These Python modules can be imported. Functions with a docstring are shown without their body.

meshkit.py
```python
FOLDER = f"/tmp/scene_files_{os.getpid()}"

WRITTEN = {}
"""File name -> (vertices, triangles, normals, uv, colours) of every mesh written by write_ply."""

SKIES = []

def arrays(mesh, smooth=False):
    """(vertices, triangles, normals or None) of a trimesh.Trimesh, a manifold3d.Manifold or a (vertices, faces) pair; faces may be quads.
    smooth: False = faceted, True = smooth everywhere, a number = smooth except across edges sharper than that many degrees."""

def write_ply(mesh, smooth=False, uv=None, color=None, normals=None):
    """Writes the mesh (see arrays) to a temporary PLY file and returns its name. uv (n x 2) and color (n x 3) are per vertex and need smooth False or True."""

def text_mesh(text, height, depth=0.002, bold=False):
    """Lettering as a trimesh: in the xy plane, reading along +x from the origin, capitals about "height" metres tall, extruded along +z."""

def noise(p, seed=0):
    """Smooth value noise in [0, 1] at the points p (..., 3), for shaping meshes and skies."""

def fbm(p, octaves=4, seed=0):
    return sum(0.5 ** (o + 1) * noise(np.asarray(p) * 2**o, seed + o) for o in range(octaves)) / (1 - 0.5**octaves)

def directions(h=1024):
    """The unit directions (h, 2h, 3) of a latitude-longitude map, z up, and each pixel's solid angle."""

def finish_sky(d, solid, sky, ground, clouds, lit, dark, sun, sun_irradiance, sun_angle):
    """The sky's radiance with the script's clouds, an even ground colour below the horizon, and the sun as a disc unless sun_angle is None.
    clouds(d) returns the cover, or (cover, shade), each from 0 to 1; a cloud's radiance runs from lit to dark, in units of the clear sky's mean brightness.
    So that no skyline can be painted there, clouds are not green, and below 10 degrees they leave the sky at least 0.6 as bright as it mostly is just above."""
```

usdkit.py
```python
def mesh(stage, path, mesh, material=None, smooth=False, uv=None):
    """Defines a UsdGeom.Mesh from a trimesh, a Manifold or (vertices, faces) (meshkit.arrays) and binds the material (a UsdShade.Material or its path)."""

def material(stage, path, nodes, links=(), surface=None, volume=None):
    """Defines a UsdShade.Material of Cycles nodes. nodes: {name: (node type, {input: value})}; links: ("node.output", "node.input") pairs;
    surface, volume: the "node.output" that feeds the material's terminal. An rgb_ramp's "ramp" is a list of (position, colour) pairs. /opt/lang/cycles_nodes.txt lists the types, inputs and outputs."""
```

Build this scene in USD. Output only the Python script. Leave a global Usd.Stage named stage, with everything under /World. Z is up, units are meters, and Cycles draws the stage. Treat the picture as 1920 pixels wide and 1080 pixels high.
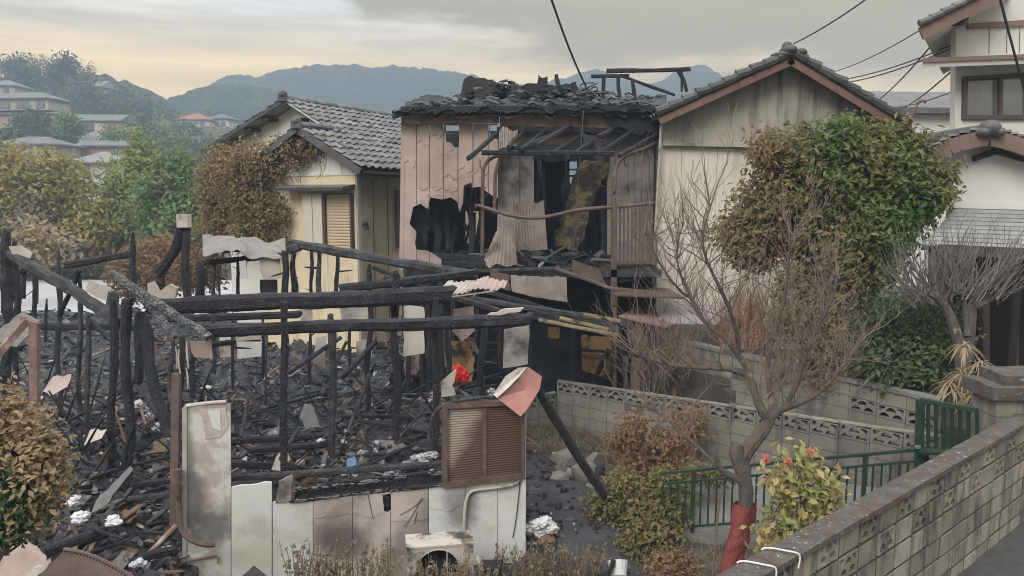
import math, numpy as np, trimesh, usdkit, meshkit
from shapely.geometry import Polygon, box as sbox, LineString
from shapely.ops import unary_union
from shapely import affinity
from pxr import Usd, UsdGeom, UsdLux, UsdShade, Sdf, Gf

stage = Usd.Stage.CreateInMemory()
UsdGeom.SetStageUpAxis(stage, "Z")
UsdGeom.Xform.Define(stage, "/World")
# ---------------------------------------------------------------- camera
EYE, PITCH, FPX = np.array([0, 0, 4.3]), math.radians(6.9), 1400.0
cam = UsdGeom.Camera.Define(stage, "/World/camera")
cam.CreateHorizontalApertureAttr(36.0)
cam.CreateVerticalApertureAttr(20.25)
cam.CreateFocalLengthAttr(36.0 * FPX / 1920)
cam.CreateClippingRangeAttr(Gf.Vec2f(0.1, 5000))
cam.AddTranslateOp().Set(Gf.Vec3d(*EYE))
cam.AddRotateXOp().Set(90 - math.degrees(PITCH))
cam.CreateExposureAttr(1.15)
# ---------------------------------------------------------------- sky and sun
SUN_EL, SUN_AZ = math.radians(38), math.radians(-150)          # azimuth = atan2(x, y) towards the sun, behind cloud
dome = UsdLux.DomeLight.Define(stage, "/World/sky")
dome.GetPrim().SetCustomDataByKey("kind", "structure")
Z3 = lambda c, k: tuple(k * x for x in c)
SK = 1.0
sky_mat = usdkit.material(stage, "/World/Looks/sky", {
    "tc": ("texture_coordinate", {}),
    "sep": ("separate_xyz", {}),
    "x2": ("math", {"math_type": "multiply"}), "y2": ("math", {"math_type": "multiply"}), "h2": ("math", {"math_type": "add"}),
    "h": ("math", {"math_type": "sqrt"}), "hh": ("math", {"math_type": "maximum", "value2": 0.02}),
    "e": ("math", {"math_type": "divide"}), "s": ("math", {"math_type": "divide"}),
    # big deck edge: e_b = .19 - .13 s, rising quickly where s < -.17
    "d1": ("math", {"math_type": "multiply_add", "value2": -0.12, "value3": 0.178}),
    "d2": ("math", {"math_type": "multiply_add", "value2": -1.3, "value3": -0.24}),
    "d3": ("math", {"math_type": "maximum", "value2": 0.0}), "d4": ("math", {"math_type": "minimum", "value2": 0.30}),
    "eb": ("math", {"math_type": "add"}), "diff": ("math", {"math_type": "subtract"}),
    "mp": ("mapping", {"scale": (4.0, 4.0, 16.0), "location": (3.1, 0.7, 0.4)}),
    "nz": ("noise_texture", {"scale": 1.0, "detail": 7.0, "roughness": 0.55}),
    "nzm": ("math", {"math_type": "multiply_add", "value2": 0.26, "value3": -0.13}),
    "cut": ("math", {"math_type": "add"}),
    "cov": ("map_range", {"range_type": "smoothstep", "from_min": -0.03, "from_max": 0.045}),
    "sky": ("sky_texture", {"sky_type": "single_scattering", "sun_disc": False, "sun_elevation": SUN_EL, "sun_rotation": SUN_AZ, "air_density": 1.0, "aerosol_density": 1.5}),
    # thin high veil in front of the open sky, warm towards the horizon
    "veil": ("rgb_ramp", {"ramp": [(0.0, (12.6, 7.6, .8)), (0.06, (12.4, 7.6, 1.0)), (0.12, (10.2, 6.8, 2.0)), (0.17, (6.7, 4.9, 2.7)), (0.235, (6.3, 6.1, 5.8)), (0.4, (5.2, 5.3, 5.2)), (1.0, (7.5, 7.8, 8))]}),
    "mp2": ("mapping", {"scale": (2.2, 2.2, 20.0), "location": (0.3, 2.7, 1.4)}),
    "nz2": ("noise_texture", {"scale": 1.6, "detail": 8.0, "roughness": 0.6}),
    "vk": ("map_range", {"from_min": 0.3, "from_max": 0.7, "to_min": 0.84, "to_max": 0.97}),
    "open": ("mix_color", {"use_clamp": False}),
    "vk2": ("map_range", {"from_min": 0.3, "from_max": 0.7, "to_min": 0.70, "to_max": 1.22}),
    "openb": ("vector_math", {"math_type": "scale"}),
    # deck: brighter towards the zenith as overcast skies are
    "deck": ("rgb_ramp", {"ramp": [(0.0, (3.2, 2.2, .9)), (0.15, (2.75, 2.1, 1.15)), (0.235, (2.65, 2.2, 1.5)), (0.35, (3.7, 3.6, 3.2)), (0.7, (10, 10, 9.7)), (1.0, (14, 14, 13.8))]}),
    "dk": ("map_range", {"from_min": 0.25, "from_max": 0.75, "to_min": 0.86, "to_max": 1.12}),
    "deckb": ("vector_math", {"math_type": "scale"}),
    "fin": ("mix_color", {"use_clamp": False}),
    "bg": ("background_shader", {"strength": 0.1}),
}, [("tc.generated", "sep.vector"), ("sep.x", "x2.value1"), ("sep.x", "x2.value2"), ("sep.y", "y2.value1"), ("sep.y", "y2.value2"),
    ("x2.value", "h2.value1"), ("y2.value", "h2.value2"), ("h2.value", "h.value1"), ("h.value", "hh.value1"),
    ("sep.z", "e.value1"), ("hh.value", "e.value2"), ("sep.x", "s.value1"), ("hh.value", "s.value2"),
    ("s.value", "d1.value1"), ("s.value", "d2.value1"), ("d2.value", "d3.value1"), ("d3.value", "d4.value1"),
    ("d1.value", "eb.value1"), ("d4.value", "eb.value2"), ("e.value", "diff.value1"), ("eb.value", "diff.value2"),
    ("tc.generated", "mp.vector"), ("mp.vector", "nz.vector"), ("nz.fac", "nzm.value1"), ("diff.value", "cut.value1"), ("nzm.value", "cut.value2"),
    ("cut.value", "cov.value"), ("sep.z", "veil.fac"), ("tc.generated", "mp2.vector"), ("mp2.vector", "nz2.vector"), ("nz2.fac", "vk.value"),
    ("vk.result", "open.fac"), ("sky.color", "open.a"), ("veil.color", "open.b"), ("nz2.fac", "vk2.value"), ("open.result", "openb.vector1"), ("vk2.result", "openb.scale"),
    ("sep.z", "deck.fac"), ("nz.fac", "dk.value"), ("deck.color", "deckb.vector1"), ("dk.result", "deckb.scale"),
    ("cov.result", "fin.fac"), ("openb.vector", "fin.a"), ("deckb.vector", "fin.b"), ("fin.result", "bg.color")], surface="bg.background")
UsdShade.MaterialBindingAPI.Apply(dome.GetPrim()).Bind(sky_mat)
sun = UsdLux.DistantLight.Define(stage, "/World/sun")
sun.CreateNormalizeAttr(True); sun.CreateIntensityAttr(0.4); sun.CreateAngleAttr(30.0); sun.CreateColorAttr(Gf.Vec3f(1, 0.95, 0.88))
_d = -np.array([math.cos(SUN_EL) * math.sin(SUN_AZ), math.cos(SUN_EL) * math.cos(SUN_AZ), math.sin(SUN_EL)])
_z = -_d; _x = np.cross([0, 0, 1], _z); _x /= np.linalg.norm(_x); _y = np.cross(_z, _x)
sun.AddTransformOp().Set(Gf.Matrix4d(*_x, 0, *_y, 0, *_z, 0, 0, 0, 20, 1))

# ---------------------------------------------------------------- helpers
CT, ST = math.cos(PITCH), math.sin(PITCH)
def ray(px, py):
    u, v = (px - 960) / FPX, (540 - py) / FPX
    return np.array([u, CT + v * ST, v * CT - ST])
def P(px, py, y):                        # a point seen in that direction, y metres ahead
    d = ray(px, py); return EYE + d * (y / d[1])
def G(px, py, z=0.0):                    # ... on the level z
    d = ray(px, py); return EYE + d * ((z - EYE[2]) / d[2])
def V(*a): return np.array(a, float)
def unit(v): return np.asarray(v, float) / max(np.linalg.norm(v), 1e-12)

class MB:
    def __init__(s): s.v, s.f, s.n = [], [], 0
    def add(s, v, f=None):
        if f is None:
            if isinstance(v, MB):
                v, f = v.get()
            else:
                v, f = np.asarray(v.vertices), np.asarray(v.faces)
        v, f = np.asarray(v, float).reshape(-1, 3), np.asarray(f, int)
        if len(f) == 0: return s
        if f.shape[1] == 4: f = np.vstack([f[:, [0, 1, 2]], f[:, [0, 2, 3]]])
        s.v.append(v); s.f.append(f + s.n); s.n += len(v); return s
    def get(s):
        return (np.vstack(s.v), np.vstack(s.f)) if s.v else (np.zeros((0, 3)), np.zeros((0, 3), int))
    def box(s, c, size, R=None):
        b = trimesh.creation.box(size); v = b.vertices if R is None else b.vertices @ np.asarray(R).T
        return s.add(v + np.asarray(c), b.faces)
    def bar(s, p, q, w, h, up=(0, 0, 1)):
        p, q = np.asarray(p, float), np.asarray(q, float); d = unit(q - p)
        if abs(np.dot(d, unit(up))) > 0.98: up = (0, 1, 0)
        a = unit(np.cross(d, up)); b = np.cross(a, d)
        return s.box((p + q) / 2, (w, np.linalg.norm(q - p), h), np.stack([a, d, b], 1))
    def tube(s, pts, r, sides=6, cap=True):
        return s.add(*tube(pts, r, sides, cap))

def tube(pts, r, sides=6, cap=True):
    pts = np.asarray(pts, float); n = len(pts); r = np.broadcast_to(np.asarray(r, float), (n,))
    t = np.gradient(pts, axis=0); t /= np.maximum(np.linalg.norm(t, axis=1, keepdims=True), 1e-9)
    ref = V(0, 0, 1) if abs(t[:, 2]).mean() < 0.8 else V(0, 1, 0)
    a = np.cross(t, ref); a /= np.maximum(np.linalg.norm(a, axis=1, keepdims=True), 1e-9); b = np.cross(a, t)
    th = np.arange(sides) / sides * 2 * np.pi
    v = pts[:, None] + r[:, None, None] * (np.cos(th)[None, :, None] * a[:, None] + np.sin(th)[None, :, None] * b[:, None])
    i, j = np.meshgrid(np.arange(n - 1), np.arange(sides), indexing="ij"); j2 = (j + 1) % sides
    f = np.stack([i * sides + j, i * sides + j2, (i + 1) * sides + j2, (i + 1) * sides + j], -1).reshape(-1, 4)
    v = v.reshape(-1, 3); f = np.vstack([f[:, [0, 1, 2]], f[:, [0, 2, 3]]])
    if cap:
        v = np.vstack([v, pts[:1], pts[-1:]]); k = np.arange(sides); k2 = (k + 1) % sides
        f = np.vstack([f, np.stack([k2, k, np.full(sides, n * sides)], 1), np.stack([(n - 1) * sides + k, (n - 1) * sides + k2, np.full(sides, n * sides + 1)], 1)])
    return v, f

def sstep(x): return x * x * (3 - 2 * x)
def spline(pts, n=24):
    pts = np.asarray(pts, float); k = np.arange(len(pts)); t = np.linspace(0, len(pts) - 1, n)
    from scipy.interpolate import CubicSpline
    return CubicSpline(k, pts)(t) if len(pts) > 2 else pts[0] + (pts[-1] - pts[0]) * (t / t[-1])[:, None]

_seed = [1]
def rough_bar(p, q, w, h=None, rough=0.16, seg=0.12, up=None, ends=(0.0, 0.0), sag=0.0, seed=None):
    """a burnt timber: octagonal rings whose faces are eaten away unevenly; ends = how far each end tapers (0..1)"""
    if seed is None: _seed[0] += 1; seed = _seed[0]
    p, q = np.asarray(p, float), np.asarray(q, float); h = w if h is None else h
    L = np.linalg.norm(q - p); d = (q - p) / L
    if up is None: up = V(0, 0, 1) if abs(d[2]) < 0.8 else V(0, 1, 0)
    a = unit(np.cross(d, up)); b = np.cross(a, d)
    n = max(4, min(40, int(L / seg) + 1)); t = np.linspace(0, 1, n)
    prof = np.array([(1, .55), (.55, 1), (-.55, 1), (-1, .55), (-1, -.55), (-.55, -1), (.55, -1), (1, -.55)]) * 0.5
    m = len(prof)
    base = p + np.outer(t, q - p); base[:, 2] -= sag * 4 * t * (1 - t)
    ns = meshkit.noise(np.stack(np.meshgrid(t * L * 3.5, np.arange(m) * 0.9, [seed * 7.3], indexing="ij"), -1)[:, :, 0], seed)
    n2 = meshkit.noise(np.stack(np.meshgrid(t * L * 12, np.arange(m) * 1.7, [seed * 3.1], indexing="ij"), -1)[:, :, 0], seed + 5)
    sc = 1 - rough * (1.5 * ns + 1.0 * n2)
    for e, tt in ((ends[0], t), (ends[1], 1 - t)):
        if e > 0: sc = sc * (1 - e * np.exp(-tt * L / 0.16))[:, None]
    bend = 2.4 * (meshkit.noise(np.stack([t * L * 1.2, 0 * t, 0 * t + seed], -1), seed + 9) - .5) * w * 0.35 * np.sin(np.pi * t)
    v = base[:, None] + (prof[None, :, 0] * sc * w + bend[:, None])[..., None] * a + (prof[None, :, 1] * sc * h)[..., None] * b
    rng = np.random.default_rng(seed)
    v[0] += rng.normal(0, 0.12 * w, (m, 1)) * d; v[-1] += rng.normal(0, 0.12 * w, (m, 1)) * d
    v = v.reshape(-1, 3); i, j = np.meshgrid(np.arange(n - 1), np.arange(m), indexing="ij"); j2 = (j + 1) % m
    f = np.stack([i * m + j, (i + 1) * m + j, (i + 1) * m + j2, i * m + j2], -1).reshape(-1, 4)
    f = np.vstack([f[:, [0, 1, 2]], f[:, [0, 2, 3]]])
    v = np.vstack([v, base[:1], base[-1:]]); k = np.arange(m); k2 = (k + 1) % m
    f = np.vstack([f, np.stack([k, k2, np.full(m, n * m)], 1), np.stack([(n - 1) * m + k2, (n - 1) * m + k, np.full(m, n * m + 1)], 1)])
    return v, f

def jag(pts, amp, step, seed=0, closed=True):
    """breaks the edges of a polygon into a ragged outline"""
    rng = np.random.default_rng(seed); out = []; pts = [np.asarray(p, float) for p in pts]
    for i in range(len(pts) if closed else len(pts) - 1):
        p, q = pts[i], pts[(i + 1) % len(pts)]; L = np.linalg.norm(q - p); n = max(1, int(L / step)); out.append(p)
        nrm = V(-(q - p)[1], (q - p)[0]) / max(L, 1e-9)
        for k in range(1, n): out.append(p + (q - p) * k / n + nrm * rng.normal(0, amp))
    if not closed: out.append(pts[-1])
    return out

class Wall:
    """a vertical plane through two points on the ground; s runs from the first to the second, z up; out points to the camera side"""
    def __init__(w, a, b, flip=False):
        w.a, w.b = V(a[0], a[1], 0), V(b[0], b[1], 0); w.d = unit(w.b - w.a); w.L = np.linalg.norm(w.b - w.a)
        w.o = V(w.d[1], -w.d[0], 0) * (-1 if flip else 1)
    def hit(w, px, py):
        d = ray(px, py); n = w.o; t = np.dot(w.a - EYE, n) / np.dot(d, n); p = EYE + d * t
        return V(np.dot(p - w.a, w.d), p[2])
    def at(w, s, z, off=0.0): return w.a + w.d * s + V(0, 0, z) + w.o * off
    def prism(w, poly, thick, off=0.0):
        """polygon in (s, z) -> solid from off to off + thick towards the camera side"""
        if not isinstance(poly, Polygon) and not hasattr(poly, "geoms"): poly = Polygon([tuple(p) for p in poly])
        if not poly.is_valid: poly = poly.buffer(0)
        m = MB()
        for g in getattr(poly, "geoms", [poly]):
            if g.geom_type != "Polygon" or g.area < 1e-5: continue
            e = trimesh.creation.extrude_polygon(g, thick, engine="earcut"); v = np.asarray(e.vertices)
            f = np.asarray(e.faces)
            vv = w.a + np.outer(v[:, 0], w.d) + np.outer(v[:, 1], V(0, 0, 1)) + np.outer(v[:, 2] + off, w.o)
            if np.dot(np.cross(w.d, V(0, 0, 1)), w.o) < 0: f = f[:, ::-1]
            m.add(vv, f)
        return m
    def pxpoly(w, pts): return Polygon([tuple(w.hit(*p)) for p in pts])

# names and prims
_used = {}
def fresh(parent, name):
    k = (str(parent), name); n = _used.get(k, 0); _used[k] = n + 1
    return f"{parent}/{name}" + (f"_{n:03d}" if n else "")
LOC = {}
def tag(prim, label=None, cat=None, group=None, kind=None):
    for k, v in (("label", label), ("category", cat), ("group", group), ("kind", kind)):
        if v: prim.SetCustomDataByKey(k, v)
    return prim
def thing(name, label, cat, loc=(0, 0, 0), group=None, kind=None):
    x = UsdGeom.Xform.Define(stage, fresh("/World", name)); x.AddTranslateOp().Set(Gf.Vec3d(*map(float, loc)))
    tag(x.GetPrim(), label, cat, group, kind); LOC[str(x.GetPath())] = np.asarray(loc, float); return str(x.GetPath())
def part(parent, name, mesh, mat, smooth=False, label=None, kind=None):
    if isinstance(mesh, MB): mesh = mesh.get()
    elif hasattr(mesh, "vertices"): mesh = (np.asarray(mesh.vertices), np.asarray(mesh.faces))
    v, f = np.asarray(mesh[0], float), np.asarray(mesh[1])
    if len(f) == 0: return None
    root = "/".join(parent.split("/")[:3]); path = fresh(parent, name)
    m = usdkit.mesh(stage, path, (v - LOC.get(root, 0), f), MAT[mat], smooth)
    tag(m.GetPrim(), label, kind=kind); return path
def single(name, mesh, mat, label=None, cat=None, group=None, kind=None, smooth=False):
    if isinstance(mesh, MB): mesh = mesh.get()
    elif hasattr(mesh, "vertices"): mesh = (np.asarray(mesh.vertices), np.asarray(mesh.faces))
    path = fresh("/World", name); m = usdkit.mesh(stage, path, mesh, MAT[mat], smooth)
    tag(m.GetPrim(), label, cat, group, kind); LOC[path] = np.zeros(3); return path

# ---------------------------------------------------------------- materials
MAT = {}
def M(name, stops, scale=3.0, rough=0.85, stains=(), bump=0.25, bscale=30.0, dist=0.02, spec=0.3, stretch=(1, 1, 1), rnd=0.0, detail=6.0, metallic=0.0,
      soot=None, soot2=None, island=None, crack=None, trans=0.0, wave=None):
    """stops: colours of a noise ramp. soot: (colour, scale, from, to[, stretch]) blotches; crack: (scale, dark factor, bump) charred alligator cracks; island: per-leaf colours"""
    n = {"geo": ("geometry", {}), "mp": ("mapping", {"scale": stretch}), "nz": ("noise_texture", {"scale": scale, "detail": detail, "roughness": 0.6}),
         "rp": ("rgb_ramp", {"ramp": [(0.28 + 0.44 * i / max(1, len(stops) - 1), c) for i, c in enumerate(stops)]}),
         "p": ("principled_bsdf", {"roughness": rough, "specular_ior_level": spec, "metallic": metallic})}
    l = [("geo.position", "mp.vector"), ("mp.vector", "nz.vector"), ("nz.fac", "rp.fac")]
    col = "rp.color"
    if island:
        n["ip"] = ("rgb_ramp", {"ramp": [(i / max(1, len(island) - 1), c) for i, c in enumerate(island)]})
        n["im"] = ("mix_color", {"fac": 0.6}); l += [("geo.random_per_island", "ip.fac"), (col, "im.a"), ("ip.color", "im.b")]; col = "im.result"
    for k, so in enumerate((soot, soot2)):
        if not so: continue
        n[f"sm{k}"] = ("mapping", {"scale": so[4] if len(so) > 4 else (1, 1, 1), "location": (1.7 * k, 3.1, 0.4)})
        n[f"sn{k}"] = ("noise_texture", {"scale": so[1], "detail": 7.0, "roughness": 0.62})
        n[f"sr{k}"] = ("map_range", {"range_type": "smoothstep", "from_min": so[2], "from_max": so[3]})
        n[f"sx{k}"] = ("mix_color", {"b": so[0]})
        l += [("geo.position", f"sm{k}.vector"), (f"sm{k}.vector", f"sn{k}.vector"), (f"sn{k}.fac", f"sr{k}.value"), (f"sr{k}.result", f"sx{k}.fac"), (col, f"sx{k}.a")]
        col = f"sx{k}.result"
    for k, (c, r, scol, amt) in enumerate(stains):
        n[f"ta{k}"] = ("vector_math", {"math_type": "subtract", "vector2": tuple(map(float, c))}); n[f"tb{k}"] = ("vector_math", {"math_type": "divide", "vector2": tuple(map(float, r))}); n[f"tl{k}"] = ("vector_math", {"math_type": "length"})
        n[f"tn{k}"] = ("noise_texture", {"scale": 5.0, "detail": 7.0, "roughness": .65}); n[f"tm{k}"] = ("math", {"math_type": "multiply_add", "value2": .9})
        n[f"tr{k}"] = ("map_range", {"range_type": "smoothstep", "from_min": 1.55, "from_max": .75, "to_max": amt}); n[f"tx{k}"] = ("mix_color", {"b": scol})
        l += [("geo.position", f"ta{k}.vector1"), (f"ta{k}.vector", f"tb{k}.vector1"), (f"tb{k}.vector", f"tl{k}.vector1"), ("geo.position", f"tn{k}.vector"), (f"tn{k}.fac", f"tm{k}.value1"), (f"tl{k}.value", f"tm{k}.value3"), (f"tm{k}.value", f"tr{k}.value"), (f"tr{k}.result", f"tx{k}.fac"), (col, f"tx{k}.a")]; col = f"tx{k}.result"
    hgt = None
    if crack:
        n["vo"] = ("voronoi_texture", {"feature": "distance_to_edge", "scale": crack[0]}); n["vr"] = ("map_range", {"from_max": 0.12, "to_min": crack[1], "to_max": 1.0, "clamp": True})
        n["vs"] = ("vector_math", {"math_type": "scale"})
        l += [("mp.vector", "vo.vector"), ("vo.distance", "vr.value"), (col, "vs.vector1"), ("vr.result", "vs.scale")]; col = "vs.vector"; hgt = "vr.result"
    if rnd:
        n["oi"] = ("object_info", {}); n["om"] = ("map_range", {"to_min": 1 - rnd, "to_max": 1 + rnd}); n["os"] = ("vector_math", {"math_type": "scale"})
        l += [("oi.random", "om.value"), (col, "os.vector1"), ("om.result", "os.scale")]; col = "os.vector"
    l.append((col, "p.base_color"))
    if bump:
        n["nb"] = ("noise_texture", {"scale": bscale, "detail": 5.0, "roughness": 0.65}); n["bp"] = ("bump", {"strength": bump, "distance": dist})
        l += [("mp.vector", "nb.vector"), ("bp.normal", "p.normal")]
        if hgt:
            n["ha"] = ("math", {"math_type": "multiply_add", "value2": crack[2]}); l += [(hgt, "ha.value1"), ("nb.fac", "ha.value3"), ("ha.value", "bp.height")]
        else: l.append(("nb.fac", "bp.height"))
    surf = "p.BSDF"
    if trans:
        n["tr"] = ("translucent_bsdf", {}); n["mx"] = ("mix_closure", {"fac": trans}); l += [(col, "tr.color"), ("p.BSDF", "mx.closure1"), ("tr.BSDF", "mx.closure2")]; surf = "mx.closure"
    MAT[name] = usdkit.material(stage, "/World/Looks/" + name, n, l, surface=surf)

M("char", [(.008, .009, .012), (.015, .017, .022), (.036, .038, .046)], scale=9, rough=.6, bump=.9, bscale=38, dist=.04, spec=.4, crack=(24, .72, 1.3), stretch=(1, 1, .6))
M("char_grey", [(.02, .021, .024), (.045, .047, .052), (.10, .10, .105)], scale=7, rough=.7, bump=.8, bscale=40, dist=.03, crack=(22, .7, 1.3))
M("ash_wood", [(.08, .08, .083), (.17, .17, .172), (.28, .28, .28)], scale=7, rough=.85, bump=1.0, bscale=30, dist=.05, crack=(19, .45, 2.0), soot=((.03, .03, .032), 5, .52, .72))
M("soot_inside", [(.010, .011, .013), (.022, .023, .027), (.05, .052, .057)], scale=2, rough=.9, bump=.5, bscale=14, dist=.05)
M("rubble_dark", [(.014, .016, .021), (.038, .041, .049), (.09, .093, .10)], scale=7, rough=.75, bump=1.0, bscale=26, dist=.06, spec=.4, soot=((.13, .125, .12), 4, .56, .72))
M("bit_dark", [(.008, .008, .01), (.025, .026, .03)], scale=8, rough=.55, bump=.6, bscale=40, spec=.5, island=[(.012, .012, .015), (.035, .036, .042), (.10, .10, .108), (.018, .018, .022), (.06, .055, .055)])
M("bit_grey", [(.10, .10, .10), (.22, .215, .21)], scale=8, rough=.8, bump=.3, island=[(.08, .08, .08), (.2, .19, .18), (.3, .29, .28), (.14, .12, .11)])
M("bit_pale", [(.4, .38, .35), (.6, .58, .55)], scale=8, rough=.8, bump=.3, island=[(.3, .24, .2), (.55, .52, .48), (.7, .69, .67), (.42, .33, .27), (.2, .13, .09)])
M("bit_metal", [(.22, .225, .24), (.42, .42, .44)], scale=12, rough=.35, bump=.6, bscale=25, metallic=.8, spec=.5)
M("bit_wood", [(.16, .10, .06), (.3, .21, .14)], scale=10, rough=.8, bump=.4, island=[(.09, .05, .035), (.25, .16, .1), (.36, .28, .2), (.05, .035, .03)], stretch=(1, 1, 3))
M("board_pale", [(.31, .275, .245), (.43, .395, .355)], scale=3, rough=.85, bump=.2, soot=((.10, .09, .085), 3, .55, .75))
M("panel_white", [(.42, .42, .405), (.52, .52, .50)], scale=1.6, rough=.7, bump=.12, bscale=60, soot=((.30, .28, .265), 2.2, .46, .62), soot2=((.09, .085, .085), 1.1, .57, .76))
M("panel_pink", [(.34, .29, .275), (.45, .395, .375)], scale=1.8, rough=.8, bump=.15, bscale=60, soot=((.17, .14, .13), 1.6, .5, .72), soot2=((.03, .028, .028), 1.0, .64, .80))
M("panel_soot", [(.22, .20, .19), (.40, .38, .36)], scale=2.2, rough=.8, bump=.15, soot=((.05, .048, .05), 1.3, .45, .66))
M("siding_pink", [(.28, .215, .195), (.385, .305, .28)], scale=2.0, rough=.8, bump=.2, bscale=50, rnd=.06, stains=[((-1.35, 15.4, 3.65), (.8, 9, .8), (.07, .056, .052), .75), ((-1.2, 15.4, 5.75), (2.6, 9, .28), (.09, .075, .07), .6)], soot=((.20, .14, .125), 1.4, .52, .75), soot2=((.07, .06, .06), .9, .66, .82))
M("band_soot", [(.22, .165, .145), (.33, .265, .235)], scale=2.0, rough=.85, bump=.3, soot=((.035, .033, .034), 1.2, .46, .68))
M("inner_grey", [(.16, .14, .14), (.27, .245, .24)], scale=2.0, rough=.85, bump=.2, soot=((.04, .04, .042), 1.3, .48, .7))
M("cream_wall", [(.48, .455, .40), (.58, .555, .495)], scale=1.0, rough=.85, bump=.15, bscale=60, soot=((.38, .34, .28), 1.5, .46, .7, (2.2, 2.2, .35)), soot2=((.2, .18, .16), 2.2, .64, .82, (3, 3, .3)))
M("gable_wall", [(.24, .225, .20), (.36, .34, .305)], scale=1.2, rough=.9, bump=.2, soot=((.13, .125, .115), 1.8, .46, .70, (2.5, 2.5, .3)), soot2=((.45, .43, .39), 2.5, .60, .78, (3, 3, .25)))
M("white_plaster", [(.48, .475, .46), (.57, .56, .545)], scale=.9, rough=.85, bump=.1, soot=((.50, .48, .45), 1.2, .5, .75, (2, 2, .4)))
M("house_white", [(.47, .46, .43), (.55, .54, .51)], scale=.9, rough=.8, bump=.1, soot=((.46, .44, .40), 1.4, .5, .75, (2, 2, .35)))
M("beige_wall", [(.50, .42, .29), (.58, .50, .37)], scale=1.0, rough=.85, bump=.12, soot=((.36, .29, .2), 1.3, .5, .75, (2, 2, .4)))
M("barge_red", [(.115, .066, .054), (.175, .105, .088)], scale=2, rough=.7, bump=.2, soot=((.07, .04, .035), 2.2, .52, .7))
M("barge_brown", [(.135, .09, .08), (.19, .13, .115)], scale=2, rough=.6, bump=.1)
M("tile_grey", [(.06, .062, .066), (.13, .132, .137)], scale=2.5, rough=.55, bump=.2, spec=.4, rnd=.3, soot=((.2, .195, .19), 3, .58, .75))
M("tile_dark", [(.03, .031, .034), (.075, .077, .082)], scale=3, rough=.6, bump=.3, spec=.4, rnd=.3, soot=((.12, .12, .12), 4, .6, .78))
M("shingle", [(.17, .18, .18), (.27, .28, .28)], scale=3, rough=.8, bump=.2, rnd=.14)
M("timber_dark", [(.03, .022, .02), (.06, .045, .04)], scale=4, rough=.7, bump=.2)
M("window_frame", [(.06, .045, .04), (.09, .07, .065)], scale=4, rough=.5, bump=0)
M("shutter", [(.36, .27, .18), (.44, .35, .25)], scale=2, rough=.55, bump=.05)
M("shutter_burnt", [(.27, .22, .19), (.40, .345, .31)], scale=1.2, rough=.55, bump=.1, bscale=50, soot=((.065, .032, .028), 1.05, .40, .54), spec=.4)
M("metal_brown", [(.06, .04, .037), (.12, .085, .075)], scale=5, rough=.6, bump=.3, bscale=50, soot=((.18, .10, .07), 5, .55, .7))
M("metal_rust", [(.13, .075, .062), (.22, .145, .125)], scale=6, rough=.75, bump=.3, soot=((.36, .29, .26), 4, .55, .72))
M("sheet_corr", [(.17, .145, .13), (.30, .265, .24)], scale=3, rough=.55, bump=.2, metallic=.2, soot=((.10, .06, .045), 2.5, .52, .72))
M("tarp_grey", [(.11, .10, .095), (.20, .185, .175)], scale=3, rough=.5, bump=.4, bscale=10, dist=.05, soot=((.16, .15, .15), 2.5, .5, .7))
M("pink_sheet", [(.34, .15, .135), (.45, .235, .21)], scale=3, rough=.5, bump=.15, soot=((.62, .40, .36), 4, .55, .8))
M("pink_back", [(.38, .35, .32), (.52, .49, .46)], scale=6, rough=.7, bump=.4, soot=((.10, .09, .09), 3.5, .5, .68))
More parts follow.
